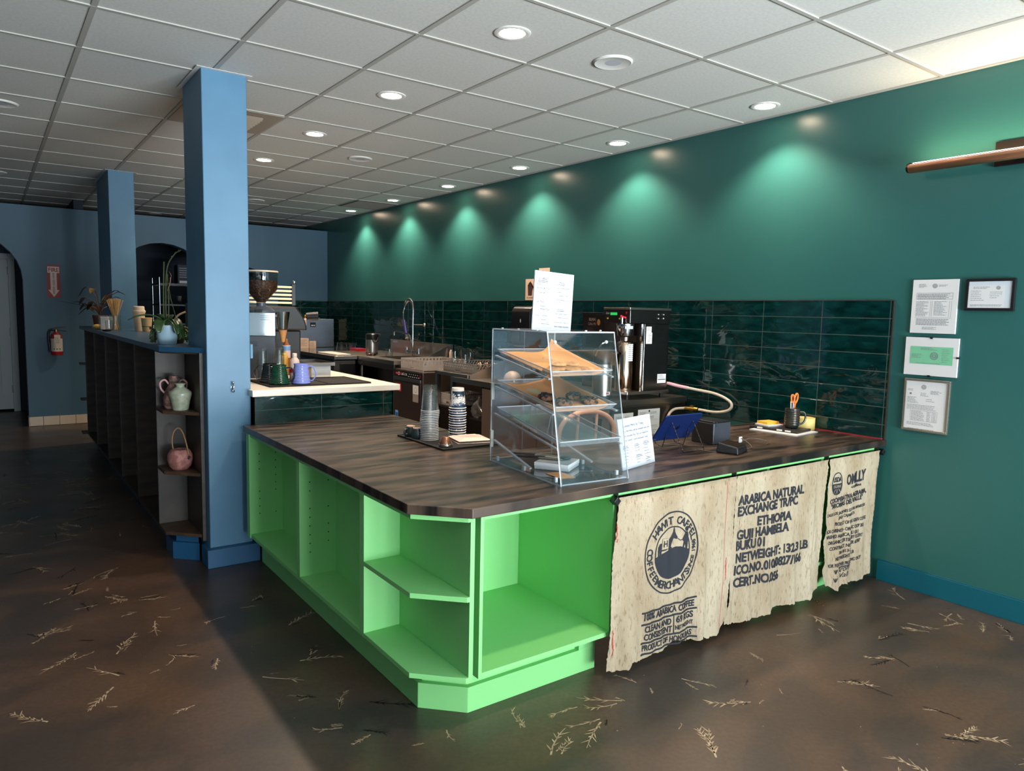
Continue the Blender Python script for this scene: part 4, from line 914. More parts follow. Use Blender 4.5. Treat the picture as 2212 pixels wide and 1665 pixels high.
b = MB(); b.box((3.25, 6.47, .905), (3.42, 8.29, .943)).box((3.85, 6.47, .905), (XB, 8.29, .943)).box((3.42, 6.47, .905), (3.85, 6.68, .943)).box((3.42, 7.2, .905), (3.85, 8.29, .943)).build('top', steel, t)
MB().box((3.42, 6.68, .65), (3.85, 7.2, .66)).box((3.415, 6.68, .65), (3.42, 7.2, .905)).box((3.85, 6.68, .65), (3.855, 7.2, .905)).box((3.42, 6.675, .65), (3.85, 6.68, .905)).box((3.42, 7.2, .65), (3.85, 7.205, .905)).build('basin', steel, t)
MB().box((3.25, 6.47, .85), (3.262, 8.29, .9045)).build('apron', steel_d, t)
b = MB(); b.box((3.955, 6.55, .9435), (3.978, 7.96, 1.085)); b.prism([(0, 0), (.30, 0), (.30, .14), (.25, .14), (0, .02)], 0, .004, 0, Matrix.Translation((3.655, 6.548, .9435)) @ Matrix.Rotation(R(90), 4, 'X')); b.box((3.95, 6.55, 1.085), (3.98, 7.96, 1.095)); b.build('splashback', steel, t)
MB().add([(3.9545, 7.78, 1.06), (3.9545, 7.9, 1.06), (3.9545, 7.9, 1.085), (3.9545, 7.78, 1.085)], [(0, 1, 2, 3)]).build('sticker', paper, t)
for x, y in ((3.28, 6.5), (3.28, 7.29), (3.95, 6.5)): MB().cyl((x, y, 0), (x, y, .849), .02, n=14).build('leg', steel, t, sm=40)
# spray tap
t = T('spray_tap', 'tall chrome spray tap with a coiled neck and dark blue grip', 'tap', (3.85, 7.22, .943))
X = 3.86
MB().cyl((X, 7.22, .944), (X, 7.22, 1.0), .02, n=16).cyl((X, 7.10, .985), (X, 7.34, .985), .016, n=14).build('tap_body', chrome, t, sm=40)
MB().cyl((X, 7.22, 1.0), (X, 7.22, 1.40), .011, n=14).cyl((X, 7.22, 1.04), (X, 7.22, 1.09), .017, n=14).build('riser', chrome, t, sm=40)
path = smooth([(X, 7.22, 1.34), (X, 7.22, 1.47), (X, 7.25, 1.545), (X, 7.315, 1.565), (X-.01, 7.37, 1.52), (X-.03, 7.385, 1.44), (X-.05, 7.35, 1.37), (X-.06, 7.32, 1.335)], 10)
MB().tube(path, .0085, 8).build('hose', chrome, t, sm=60)
hx = []; n = 42
for i in range(n*8+1):
    u = i/(n*8)*.62; k = u*(len(path)-1); a = int(k); p = path[a].lerp(path[min(a+1, len(path)-1)], k-a); d = (path[min(a+1, len(path)-1)]-path[max(a-1, 0)]).normalized()
    s1 = Vector((1, 0, 0)); s2 = d.cross(s1); q = i/8*2*pi; hx.append(p+s1*.017*cos(q)+s2*.017*sin(q))
MB().tube(hx, .0028, 5).build('spring', chrome, t, sm=60)
MB().cyl((X-.06, 7.32, 1.335), (X-.08, 7.225, 1.185), .014, .018, n=16).build('grip', mat('navy_grip', (34, 30, 110), .4), t, sm=40)
MB().cyl((X-.08, 7.225, 1.185), (X-.085, 7.19, 1.14), .012, .024, n=16).build('spray_head', chrome, t, sm=40)
MB().tube(smooth([(X, 7.23, 1.05), (X-.005, 7.26, 1.13), (X-.01, 7.30, 1.175), (X-.02, 7.45, 1.195), (X-.03, 7.57, 1.205), (X-.032, 7.61, 1.19), (X-.032, 7.612, 1.155)]), .010, 10).build('spout', chrome, t, sm=60)
for y in (7.08, 7.36): MB().cyl((X, y, .97), (X, y, 1.03), .014, .009, n=12).bar((X-.03, y, 1.035), (X+.02, y, 1.035), .012, .01).build('tap_handle', chrome, t, sm=40)
MB().cyl((X, 7.22, 1.29), (XB, 7.13, 1.29), .006, n=10).sph((3.965, 7.14, 1.29), .022).build('wall_brace', chrome, t, sm=50)
# glasswasher
t = T('dishwasher', 'stainless undercounter glasswasher with a red and black control strip', 'dishwasher', (3.55, 6.17, 0))
MB().box((3.256, 5.89, .1), (3.92, 6.46, .873)).build('body', mat('washer_steel', (128, 112, 104), .3, .9), t, bev=.005)
MB().box((3.244, 5.91, .2), (3.2555, 6.44, .765)).build('door', mat('washer_door', (112, 92, 84), .32, .9, bs=40, bk=.05, st=(1, 14, 1)), t, bev=.004)
MB().box((3.236, 5.905, .766), (3.256, 6.445, .80)).build('door_lip', steel, t, bev=.004)
b = MB(); b.box((3.247, 5.9, .803), (3.2558, 6.45, .86)); P = lambda a, c: (3.2465, 6.44-a, .806+c)
for a, w, m in ((.01, .1, 1), (.12, .05, 1), (.5, .03, 1)): rect(b, P, a, .012, w, .028, m)
P2 = lambda a, c: (3.246, 6.44-a, .806+c); ringm(b, P2, .09, .026, .018, .018, .006, 20, 2); rect(b, P2, .03, .02, .03, .014, 3); rect(b, P2, .16, .016, .02, .02, 2); b.text('L-CLR', lambda a, c: P2(.13+a, .016+c), width=.13, h=.022, m=2)
for k in range(5): rect(b, P2, .3+k*.04, .03, .012, .006, 2)
for k in range(6): rect(b, P2, .28+k*.04, .008, .02, .006, 2)
b.build('control_strip', [black, mat('panel_red', (120, 16, 26), .4), paper, mat('panel_pink', (220, 80, 120), .4)], t)
b = MB(); P = lambda a, c: (3.2435, 6.42-a, c)
rect(b, P, .0, .66, .12, .075, 0); bars(b, lambda a, c: (3.243, 6.415-a, c), 0, .725, .1, 5, .013, .005, 1, rA); b.build('warning_sticker', [mat('sticker_red', (206, 50, 44), .5), mat('sticker_pink', (240, 190, 180), .5)], t)
b = MB(); rect(b, P, .36, .66, .11, .085, 0); rect(b, P, .36, .585, .11, .074, 1); ringm(b, lambda a, c: (3.243, 6.42-a, c), .415, .70, .026, .026, .004, 24, 2); b.build('white_sticker', [paper, mat('sticker_grey', (150, 140, 134), .5), gink], t)
b = MB(); rect(b, P, .0, .33, .06, .135, 0); P2 = lambda a, c: (3.243, 6.42-a, c); rect(b, P2, .006, .395, .048, .05, 1); rect(b, P2, .008, .35, .044, .012, 2); rect(b, P2, .008, .372, .03, .01, 1); b.build('energy_label', [mat('label_sky', (110, 180, 230), .5), mat('label_blue2', (30, 100, 180), .5), paper], t)
MB().box((3.262, 5.9, .02), (3.9, 6.45, .0995)).build('kick_plate', steel_d, t)
def rack(name, label, loc, w, d, h, m, pat):
    t = T(name, label, 'dish rack', loc, group='plastic dish racks'); x0, y0, z0 = loc; th = .006
    def side(p0, p1, nrm):
        # panel with window cut-outs: bottom band, top band and posts
        L = (Vector(p1)-Vector(p0)).length; dv = (Vector(p1)-Vector(p0)).normalized(); b = MB()
        def seg(a0, a1, c0, c1): b.bar(Vector(p0)+dv*a0+Vector((0, 0, (c0+c1)/2)), Vector(p0)+dv*a1+Vector((0, 0, (c0+c1)/2)), th, c1-c0)
        if pat == 'slot':
            seg(0, L, 0, h*.12); seg(0, L*.34, h*.12, h*.34); seg(L*.66, L, h*.12, h*.34); seg(0, L, h*.34, h*.55); seg(0, L, h*.86, h); k = 12
            for i in range(k+1): a = L*i/k; seg(max(0, a-.012), min(L, a+.010), h*.55, h*.86)
        else:
            seg(0, L, 0, h*.08); seg(0, L*.4, h*.08, h*.3); seg(L*.6, L, h*.08, h*.3); seg(0, L, h*.3, h*.45); seg(0, L, h*.92, h); k = 16
            for r in range(2):
                c0 = h*(.45+.235*r); 
                for i in range(k): 
                    a = L*(i+.5*(r % 2))/k; b.bar(Vector(p0)+dv*min(L, a)+Vector((0, 0, c0)), Vector(p0)+dv*min(L, a+L/k*.55)+Vector((0, 0, c0+h*.235)), th, .008, up=nrm)
                seg(0, L, c0+h*.215, c0+h*.25)
        b.build('side', m, t)
    side((x0, y0, z0), (x0, y0+d, z0), (1, 0, 0)); side((x0+w, y0, z0), (x0+w, y0+d, z0), (1, 0, 0)); side((x0, y0, z0), (x0+w, y0, z0), (0, 1, 0)); side((x0, y0+d, z0), (x0+w, y0+d, z0), (0, 1, 0))
    b = MB()
    for i in range(9): b.box((x0+.003, y0+d*i/8-.003, z0), (x0+w-.003, y0+d*i/8+.003, z0+.006)); b.box((x0+w*i/8-.003, y0+.003, z0+.0061), (x0+w*i/8+.003, y0+d-.003, z0+.01))
    for i in range(1, 7):
        for j in range(1, 7): b.cyl((x0+w*i/7, y0+d*j/7, z0+.01), (x0+w*i/7, y0+d*j/7, z0+h*.55), .003, n=5)
    b.build('grid_floor', m, t)
rack('dish_rack', 'light grey dish rack on top of the glasswasher', (3.31, 5.975, .874), .47, .455, .105, mat('rack_grey', (176, 166, 160), .5), 'slot')
t = T('steel_table', 'steel table carrying the dark dish rack, open below', 'table', (3.6, 5.4, 0))
MB().box((3.25, 5.105, .885), (XB, 5.66, .915)).build('top', steel, t, bev=.003)
for x, y in ((3.27, 5.635), (3.27, 5.37), (3.95, 5.635), (3.95, 5.37)): MB().box((x-.018, y-.018, 0), (x+.018, y+.018, .8845)).build('leg', steel, t)
MB().box((3.26, 5.36, .60), (XB, 5.65, .615)).build('under_shelf', steel_d, t)
rack('dish_rack', 'dark grey lattice dish rack holding glasses on the steel table', (3.31, 5.125, .9155), .49, .48, .088, mat('rack_dark', (120, 114, 110), .5), 'lat')
rack('dish_rack', 'grey lattice dish rack on the shelf under the steel table', (3.30, 5.385, .6155), .3, .245, .1, mat('rack_grey', (176, 166, 160)), 'lat')
def tum2(x, y, z, h, r, l, handle=False):
    t = T('glass_jar', l, 'glass', (x, y, z)); MB().lathe([(0, 0), (r*.9, 0), (r, .006), (r, h*.8), (r*.92, h), (r*.88, h), (r*.93, h*.8), (r*.93, .008), (0, .006)], c=(x, y, z), n=24).build('glass_body', glass, t, sm=40)
    if handle: MB().tube(smooth([(x+.1*r, y-r, z+h*.8), (x+.2*r, y-r-.03, z+h*.7), (x+.2*r, y-r-.03, z+h*.35), (x, y-r, z+h*.2)]), .005, 8).build('handle', glass, t, sm=60)
tum2(3.392, 5.555, .926, .165, .036, 'largest clear glass in the dark dish rack, at its left corner'); tum2(3.43, 5.44, .926, .14, .030, 'middle clear glass in the dark dish rack'); tum2(3.56, 5.56, .926, .15, .030, 'right clear glass in the dark dish rack'); 
for i, (x, y, l) in enumerate(((3.50, 5.30, 'upturned copper cup in the dark dish rack, nearest the glasses'), (3.53, 5.235, 'upturned copper cup in the middle of the dark dish rack'), (3.56, 5.17, 'upturned copper cup at the splash guard end of the dark dish rack'))):
    c = (x, y, .926); t = T('metal_cup', l, 'cup', c); MB().lathe([(.032, 0), (.03, .05), (.024, .075), (.0, .084)], c=c, n=24).build('cup_body', mat('copper_steel', (196, 150, 120), .15, 1), t, sm=60); MB().lathe([(.0335, 0), (.0335, .006)], c=c, n=24).build('rim', chrome, t, sm=40)
t = T('soap_bottle', 'white soap bottle with a pointed cap on the sink edge', 'bottle', (3.86, 6.6, .943)); c = (3.885, 6.575, .9435)
MB().box((3.862, 6.552, .9435), (3.908, 6.598, 1.01)).build('bottle_body', ceramic_w, t, bev=.008); MB().lathe([(.018, .067), (.016, .08), (.008, .09), (.006, .112), (0, .114)], c=c, n=16).build('cap', ceramic_w, t, sm=40)
t = T('white_bottle', 'plain tall white bottle right of the soap bottle', 'bottle', (3.94, 6.52, .943)); MB().lathe([(0, 0), (.017, 0), (.018, .075), (.012, .085), (.012, .1), (0, .1)], c=(3.93, 6.51, .9435), n=18).build('bottle_body', mat('pale_pink_plastic', (222, 200, 190), .4), t, sm=40)
# drain table, fridge below, end panel with papers
t = T('drain_table', 'low steel table with a sloped splash guard beside the coffee brewer', 'table', (3.6, 4.3, .84))
MB().box((3.25, 3.375, .846), (XB, 5.095, .884)).build('top', steel, t, bev=.003); MB().box((3.238, 3.375, .84), (3.2495, 5.34, .884)).build('front_lip', steel, t, bev=.002)
b = MB(); b.prism([(0, 0), (.64, 0), (.64, .2), (.38, .16), (0, .028)], 0, .005, 0, Matrix.Translation((3.26, 5.097, .8845)) @ Matrix.Rotation(R(90), 4, 'X')); b.build('splash_guard', steel, t)
t = T('steel_fridge', 'steel undercounter fridge with papers taped to its end', 'fridge', (3.6, 4.1, 0))
MB().box((3.275, 3.39, .08), (XB, 4.9, .8455)).build('body', mat('fridge_steel', (150, 132, 122), .3, .85), t, bev=.003)
for y0, y1 in ((4.16, 4.89), (3.40, 4.15)):
    d = MB().box((3.252, y0, .12), (3.2745, y1, .825)).build('door', mat('door_steel', (164, 138, 124), .34, .8, bs=30, bk=.04, st=(1, 12, 1)), t, bev=.003)
    b = MB(); b.add([(3.2515, y0+.06, .76), (3.2515, y0+.15, .76), (3.2515, y0+.13, .62), (3.2515, y0+.075, .56)], [(0, 1, 2, 3)]); b.build('handle', black, d)
MB().box((3.262, 3.384, .1), (XB, 3.3895, .838)).build('end_panel', steel_d, t)
def endpaper(x0, x1, z0, z1, rows, head):
    b = MB(); b.box((x0, 3.3808, z0), (x1, 3.3833, z1)); P = lambda a, c: (x0+a, 3.3803, z0+c); w = x1-x0; h = z1-z0
    bars(b, P, .015, h-.02, w*.35, 2, .008, .003, 1, rA); bars(b, P, w*.55, h-.02, w*.38, 2, .009, .003, 1, rA)
    if head: bars(b, P, .04, h-.05, w*.6, 2, .011, .004, 1, rA, .8)
    bars(b, P, .015, h-.09, w-.03, rows, .011, .003, 1, rA, .5)
    for k in range(3): rect(b, P, .012, h-.075-k*.05, w-.024, .0012, 1)
    return b.build('taped_paper', [paper, gink], t)
endpaper(3.505, 3.715, .54, .815, 15, True); endpaper(3.235+.05, 3.46, .54, .80, 12, True)
MB().cyl((3.61, 3.3803, .802), (3.61, 3.377, .802), .006, n=10).build('magnet', black, t); MB().cyl((3.38, 3.3803, .808), (3.38, 3.377, .808), .006, n=10).build('magnet', black, t)
# crumpled clear bag on the floor shelf between table and fridge
def bagf(u, v):
    a = u*2*pi; r = (.1+.03*sin(a*3+v*5)+.018*sin(a*7+v*9))*(.55+.6*sin(pi*min(v*1.1, 1)))
    return (3.36+r*cos(a)*.8, 5.03+r*sin(a)*1.0*.62, .56+.17*v+.015*sin(a*4))
MB().surf(bagf, 36, 14).thing('plastic_bag', clear('bag_film', (226, 214, 204), f0=.12, edge=.6, rough=.12, haze=.05), 'crumpled clear plastic bag beside the steel fridge door', 'bag', (3.36, 5.03, .56), sm=80)
MB().box((3.27, 4.905, .545), (3.9, 5.094, .558)).thing('bag_shelf', steel_d, 'small steel shelf under the crumpled clear bag', 'shelf', (3.5, 5.0, .545))
# strainer and tongs on the drain table
t = T('strainer', 'round mesh strainer lying dome up on the drain table', 'strainer', (3.5, 4.83, .884)); c = (3.52, 4.84, .886)
MB().lathe([(.075, 0), (.07, .03), (.055, .055), (.03, .072), (0, .078)], c=c, n=28).build('mesh_bowl', mat('mesh_steel', (180, 158, 142), .5, .6, bs=500, bk=.6), t, sm=70); MB().lathe([(.075, -.001), (.08, .0), (.08, .005), (.075, .006)], c=c, n=28).build('rim', chrome, t, sm=40)
MB().tube([(c[0]+.08, c[1]-.02, .889), (c[0]+.2, c[1]-.05, .895)], .004, 8).tube([(c[0]+.08, c[1]-.04, .889), (c[0]+.2, c[1]-.062, .895)], .004, 8).build('handle', chrome, t, sm=50); MB().tube(smooth([(c[0]-.07, c[1]+.02, .888), (c[0]-.095, c[1]+.01, .889), (c[0]-.07, c[1]-.03, .888)]), .003, 8).build('hook', chrome, t)
t = T('tongs', 'steel tongs lying on the drain table beside the strainer', 'tongs', (3.78, 4.86, .884))
for s in (-1, 1): MB().bar((3.62, 4.6+s*.005, .892), (3.80, 4.58+s*.03, .892), .014, .004).build('arm', chrome, t)
MB().cyl((3.62, 4.593, .8875), (3.62, 4.607, .8965), .012, n=12).build('hinge', chrome, t)
# air pots
def airpot(label, x, y, z, h, r, steelm, strap, ang):
    t = T('air_pot', label, 'flask', (x, y, z)); c = (x, y, z+.0005)
    MB().lathe([(0, 0), (r, 0), (r, .018), (r*.985, .02)], c=c, n=32).build('base', black, t, sm=40)
    MB().lathe([(r*.98, .0205), (r*.98, h*.68), (r*.96, h*.70)], c=c, n=36).build('steel_body', steelm, t, sm=40)
    MB().lathe([(r*.99, h*.70), (r*1.0, h*.72), (r*.98, h*.95), (r*.8, h), (0, h)], c=c, n=32).build('lid', black, t, sm=40)
    d = Vector((cos(ang), sin(ang), 0)); C = Vector(c)
    MB().bar(C+d*r*.5+Vector((0, 0, h*.97)), C+d*(r*1.5)+Vector((0, 0, h*.93)), .035, .02).build('spout', black, t, bev=.004)
    if strap: MB().tube(smooth([C+Vector((-r*.5, -r*1.02, h*.9)), C+Vector((-r*.2, -r*1.15, h*.6)), C+Vector((r*.4, -r*1.12, h*.66)), C+Vector((r*.9, -r*.6, h*.9))]), .006, 8).build('strap_handle', black, t, sm=60)
    else: MB().tube(smooth([C+Vector((-r, 0, h*.86)), C+Vector((-r*.9, -r*.7, h*1.1)), C+Vector((0, -r*.95, h*1.16)), C+Vector((r*.9, -r*.7, h*1.1)), C+Vector((r, 0, h*.86))]), .005, 8).build('bail_handle', chrome, t, sm=60)
    return t
a1 = airpot('steel air pot with a black lid seen through the pastry case', 3.335, 3.56, .884, .33, .067, steel, False, R(-60))
b = MB(); b.add([(3.335+.0672*cos(R(a)), 3.56+.0672*sin(R(a)), .912+zz) for zz in (0, .022) for a in (252, 262, 272, 282)], [(0, 1, 5, 4), (1, 2, 6, 5), (2, 3, 7, 6)], 0); b.add([(3.335+.0676*cos(R(a)), 3.56+.0676*sin(R(a)), .918+zz) for zz in (0, .01) for a in (254, 262, 270)], [(0, 1, 4, 3), (1, 2, 5, 4)], 1); b.build('label', [paper, red], a1, fix=False)
airpot('steel air pot with a black strap on the far corner counter', 3.53, 7.58, .943, .235, .068, steel, True, R(-40))
# dark tray against the tiles, bulk grinder
b = MB(); M = Matrix.Translation((3.965, 4.46, .99)) @ Matrix.Rotation(R(-6), 4, 'Y')
pl = [(sx*(.14-.03)+.03*cos(R(a)), sz*(.09-.03)+.03*sin(R(a))) for sx, sz, a0 in ((1, 1, 0), (-1, 1, 90), (-1, -1, 180), (1, -1, 270)) for a in range(a0, a0+91, 30)]
b.prism([(p, q+.1) for p, q in pl], -.006, .006, 0, M @ Matrix.Rotation(R(90), 4, 'Z') @ Matrix.Rotation(R(90), 4, 'X')); b.thing('serving_tray', mat('blue_black_plastic', (26, 34, 46), .25), 'dark rounded tray leaning on the tiles behind the air pot', 'tray', (3.96, 4.46, .99), bev=.003)
t = T('bulk_grinder', 'black bulk coffee mill with a round orange badge, behind the brewer', 'grinder', (3.85, 4.17, .884))
MB().box((3.80, 4.06, .8845), (3.975, 4.29, 1.1)).build('base', black, t, bev=.006); b = MB(); b.box((3.79, 4.06, 1.1005), (3.975, 4.285, 1.44)); P = lambda a, c: (3.7892, 4.285-a, 1.1+c)
b.text('BUNN', lambda a, c: P(.07+a, .295+c), width=.075, h=.022, off=.02, m=1); b.text('Coffee Mill', lambda a, c: P(.06+a, .262+c), width=.09, h=.02, m=1); bars(b, P, .05, .24, .1, 5, .014, .005, 2, rA)
b.disc((0, 0, 0), .018, .024, 20, 3, Matrix(((0, 0, 0, 3.7892), (-1, 0, 0, 4.105), (0, 1, 0, 1.385), (0, 0, 0, 1)))); b.build('cabinet', [mat('mill_brown', (32, 20, 18), .35), mat('print_cream', (214, 180, 160), .6), mat('print_brown', (96, 74, 64), .6), mat('badge_orange', (224, 150, 60), .5)], t, bev=.003)
MB().box((3.78, 4.05, 1.4405), (3.978, 4.295, 1.46)).build('lid', black, t, bev=.003)
# coffee brewer
t = T('coffee_brewer', 'stainless filter coffee brewer with a green lit display, against the tiles', 'coffee brewer', (3.6, 3.52, .884))
bs_ = mat('brewer_steel', (112, 108, 104), .22, 1); X0, X1, Y0, Y1 = 3.416, 3.80, 3.40, 3.645
MB().box((X0, Y0, .915), (X1+.02, Y1, .936)).build('base_tray', steel, t, bev=.003)
for x in (3.44, 3.77):
    for y in (3.43, 3.61): MB().cyl((x, y, .8845), (x, y, .915), .012, n=12).build('foot', black, t)
MB().box((3.56, Y0+.004, .9365), (X1, Y1-.004, 1.388)).build('tower', bs_, t, bev=.003); MB().box((3.548, Y0+.003, .9365), (3.5595, Y0+.02, 1.388)).build('tower_edge', chrome, t)
MB().box((X0, Y0, 1.3885), (X1, Y1, 1.478)).build('head', bs_, t, bev=.003)
MB().box((X0-.006, Y0-.004, 1.4785), (X1+.006, Y1+.004, 1.494)).build('lid', steel, t, bev=.002)
b = MB(); b.box((X0-.004, Y0+.008, 1.394), (X0-.0003, Y1-.008, 1.474)); P = lambda a, c: (X0-.0046, Y1-.008-a, 1.394+c)
rect(b, P, .055, .048, .065, .018, 1); b.text('Curtis', lambda a, c: P(.01+a, .055+c), width=.035, h=.014, m=2, shear=.3)
for a in (.03, .145): b.disc((0, 0, 0), .009, .006, 14, 3, Matrix(((0, 0, 0, X0-.0046), (-1, 0, 0, Y1-.008-a), (0, 1, 0, 1.42), (0, 0, 0, 1))))
b.disc((0, 0, 0), .008, .008, 12, 4, Matrix(((0, 0, 0, X0-.0046), (-1, 0, 0, Y0+.03), (0, 1, 0, 1.46), (0, 0, 0, 1)))); b.build('control_panel', [mat('panel_black', (24, 18, 18), .3), mat('display_green', (40, 200, 90), .4, em=.6), paper, mat('button_yellow', (200, 190, 50), .4), red], t)
MB().bar((X0-.03, 3.46, 1.438), (X0-.006, 3.43, 1.425), .02, .012).build('faucet_lever', mat('lever_red', (214, 30, 64), .35), t, bev=.003); MB().cyl((X0-.02, 3.455, 1.43), (X0-.02, 3.455, 1.385), .012, .009, n=14).build('faucet', chrome, t, sm=40)
c = (3.487, 3.515, 0)
MB().lathe([(.05, 1.305), (.058, 1.345), (.06, 1.3845), (.0, 1.3845)], c=c, n=28).build('brew_basket', chrome, t, sm=40)
MB().bar((3.44, 3.5, 1.36), (3.385, 3.46, 1.362), .022, .014).build('basket_handle', black, t, bev=.003)
b = MB(); b.add([(3.487+.0606*cos(R(a)), 3.515+.0606*sin(R(a)), zz) for zz in (1.352, 1.372) for a in (225, 240, 255, 270, 285)], [(i, i+1, 6+i, 5+i) for i in range(4)]); b.build('basket_label', paper, t, fix=False)
for x in (3.68, 3.73):
    for z in (1.425, 1.452): MB().sph((x, Y0-.003, z), .006).build('screw', chrome, t, sm=50)
b = MB(); rect(b, lambda a, c: (3.575+a, Y0+.0032, 1.255+c), 0, 0, .058, .075, 0); rect(b, lambda a, c: (3.575+a, Y0+.0028, 1.33+c), 0, 0, .05, .04, 0); bars(b, lambda a, c: (3.58+a, Y0+.0022, 1.365+c), 0, 0, .042, 3, .009, .003, 1, rA); bars(b, lambda a, c: (3.595+a, Y0+.0022, 1.322+c), 0, 0, .035, 6, .01, .003, 1, rA); b.build('side_sticker', [paper, gink], t)
b = MB(); rect(b, lambda a, c: (3.70+a, Y0+.0032, .985+c), 0, 0, .085, .062, 0); rect(b, lambda a, c: (3.705+a, Y0+.0022, 1.007+c), 0, 0, .075, .005, 2); bars(b, lambda a, c: (3.705+a, Y0+.0022, 1.04+c), 0, 0, .07, 3, .009, .003, 1, rA); b.build('data_sticker', [paper, gink, ink], t)
t = T('coffee_server', 'tall mirror steel server standing in the brewer', 'flask', (3.487, 3.515, .936)); c = (3.487, 3.515, .9365)
MB().lathe([(0, 0), (.056, 0), (.058, .01), (.058, .30), (.05, .325), (.03, .335), (.03, .36), (0, .36)], c=c, n=36).build('server_body', mat('warm_polished_steel', (200, 172, 150), .12, 1), t, sm=40)
b = MB(); b.add([(c[0]+.0585*cos(R(a)), c[1]+.0585*sin(R(a)), c[2]+zz) for zz in (.2, .315) for a in (250, 265, 280, 295, 310)], [(i, i+1, 6+i, 5+i) for i in range(4)])
for k in range(8): b.add([(c[0]+.059*cos(R(a)), c[1]+.059*sin(R(a)), c[2]+.21+k*.013+dz) for dz in (0, .004) for a in (254, 270, 290, 306)], [(i, i+1, 5+i, 4+i) for i in range(3)], 1)
b.build('instruction_label', [paper, gink], t, fix=False)
# water hose and valve
t = T('water_hose', 'braided white hose looping from the brewer to a brass valve', 'hose', (3.9, 3.2, .95))
MB().tube(smooth([(3.81, 3.45, .985), (3.86, 3.36, .965), (3.90, 3.25, .95), (3.94, 3.09, .93), (3.955, 2.985, .885), (3.95, 2.99, .835), (3.93, 3.08, .81), (3.90, 3.2, .815)], 8), .0095, 10).build('hose_tube', mat('braided_hose', (206, 190, 172), .5, bs=300, bk=.5), t, sm=60)
MB().tube(smooth([(3.83, 3.42, .978), (3.865, 3.35, .963), (3.89, 3.29, .955)]), .0115, 10).build('hose_sleeve', mat('pink_sleeve', (232, 170, 180), .4), t, sm=60)
t = T('water_valve', 'brass shut off valve behind the blue tablet', 'valve', (3.9, 3.24, .8)); br = mat('brass', (176, 140, 70), .3, 1)
MB().cyl((3.90, 3.205, .815), (3.88, 3.30, .815), .014, n=14).box((3.883, 3.235, .80), (3.905, 3.265, .84)).build('valve_body', br, t, sm=40); MB().tube(smooth([(3.88, 3.3, .815), (3.83, 3.36, .80), (3.78, 3.37, .74), (3.77, 3.37, .6)]), .0095, 10).build('hose_tail', mat('braided_hose', (206, 190, 172)), t, sm=60)
# on the far corner counter
t = T('ice_machine', 'square stainless machine with a small black badge in the far corner', 'machine', (3.45, 9.4, .943))
MB().box((3.205, 9.1, .9435), (3.70, 9.62, 1.312)).build('body', mat('blue_brushed_steel', (158, 168, 182), .26, 1, bs=24, bk=.05, st=(1, 1, 14)), t, bev=.006); MB().box((3.15, 9.12, .96), (3.2045, 9.6, 1.30)).build('side_strip', steel_d, t, bev=.004)
b = MB(); b.box((3.375, 9.094, 1.21), (3.45, 9.0995, 1.265)); P = lambda a, c: (3.375+a, 9.0935, 1.21+c)
for a, w in ((.012, .03), (.048, .015)): rect(b, P, a, .012, w, .012, 1)
b.build('badge', [black, paper], t); b = MB(); b.box((3.21, 9.095, 1.225), (3.325, 9.0995, 1.305)); bars(b, lambda a, c: (3.22+a, 9.0945, 1.225+c), 0, .065, .09, 6, .01, .004, 1, rA); b.build('sticker', [peach, mat('sepia_print', (150, 110, 96))], t)
for x in (3.24, 3.3): MB().box((3.3, 9.2, 1.3125), (3.55, 9.5, 1.325)).build('top_cover', steel_d, t, bev=.003); break
MB().box((3.735, 9.95, 1.0), (3.86, 10.06, 1.30)).thing('wall_box', mat('putty_plastic', (150, 146, 136), .5), 'putty grey box on the tiles right of the steel machine', 'box', (3.8, 10, 1.0), bev=.004)
for x0, x1, h, l in ((3.10, 3.165, .125, 'narrow white carton leaning at the left of the steel machine'), (3.17, 3.29, .125, 'wide white printed card in front of the steel machine'), (3.30, 3.385, .09, 'small white printed card in front of the steel machine')):
    y = 8.92; b = MB(); b.box((x0, y, .9435), (x1, y+.03, .9435+h)); bars(b, lambda a, c: (x0+.008+a, y-.0006, .9435+c), 0, h-.02, (x1-x0)-.02, 6, .014, .004, 1, rA); b.thing('printed_card', [peach, gink], l, 'card', ((x0+x1)/2, y, .9435))
t = T('cardboard_box', 'brown printed cardboard box at the left end of the dark counter', 'box', (3.03, 9.5, .943)); b = MB(); b.box((2.975, 9.4, .9435), (3.12, 9.6, 1.06)); bars(b, lambda a, c: (2.985+a, 9.3994, .95+c), 0, .09, .1, 5, .016, .006, 1, rA); b.build('box_body', [mat('brown_card', (110, 88, 70), .8), mat('sepia_print', (150, 110, 96))], t)
for x, y, l, inv in ((3.60, 8.62, 'upturned clear deli tub on the far counter', True), (3.62, 8.36, 'open clear deli tub beside the red card on the far counter', False)):
    r0, r1 = (.062, .05) if inv else (.05, .064); t = T('deli_tub', l, 'tub', (x, y, .943)); MB().lathe([(r0, 0), (r1, .09)]+([(0, .09)] if inv else []), c=(x, y, .9437), n=28).build('tub_body', plastic, t, sm=40); MB().lathe([(r0+.003, .0), (r0+.003, .006)] if inv else [(r1+.003, .086), (r1+.003, .092)], c=(x, y, .9437), n=28).build('rim', plastic, t, sm=40)
b = MB(); M = Matrix.Translation((3.66, 8.24, .9435)); b.box((-.07, -.12, 0), (.07, .1, .03), 0, M); b.box((-.072, -.05, .0301), (.05, .03, .031), 1, M); b.thing('red_pack', [red, mat('violet_print', (110, 60, 150), .5)], 'flat red pack lying beside the air pot on the far counter', 'pack', (3.66, 8.24, .9435))
MB().box((3.06, 7.45, .9435), (3.22, 8.0, .956)).thing('cutting_board', cream, 'cream cutting board lying on the corner of the far counter', 'board', (3.1, 7.7, .9435), bev=.003)
tum2(3.52, 7.12, .9437, .085, .04, 'clear glass mug with a handle on the sink table', True)
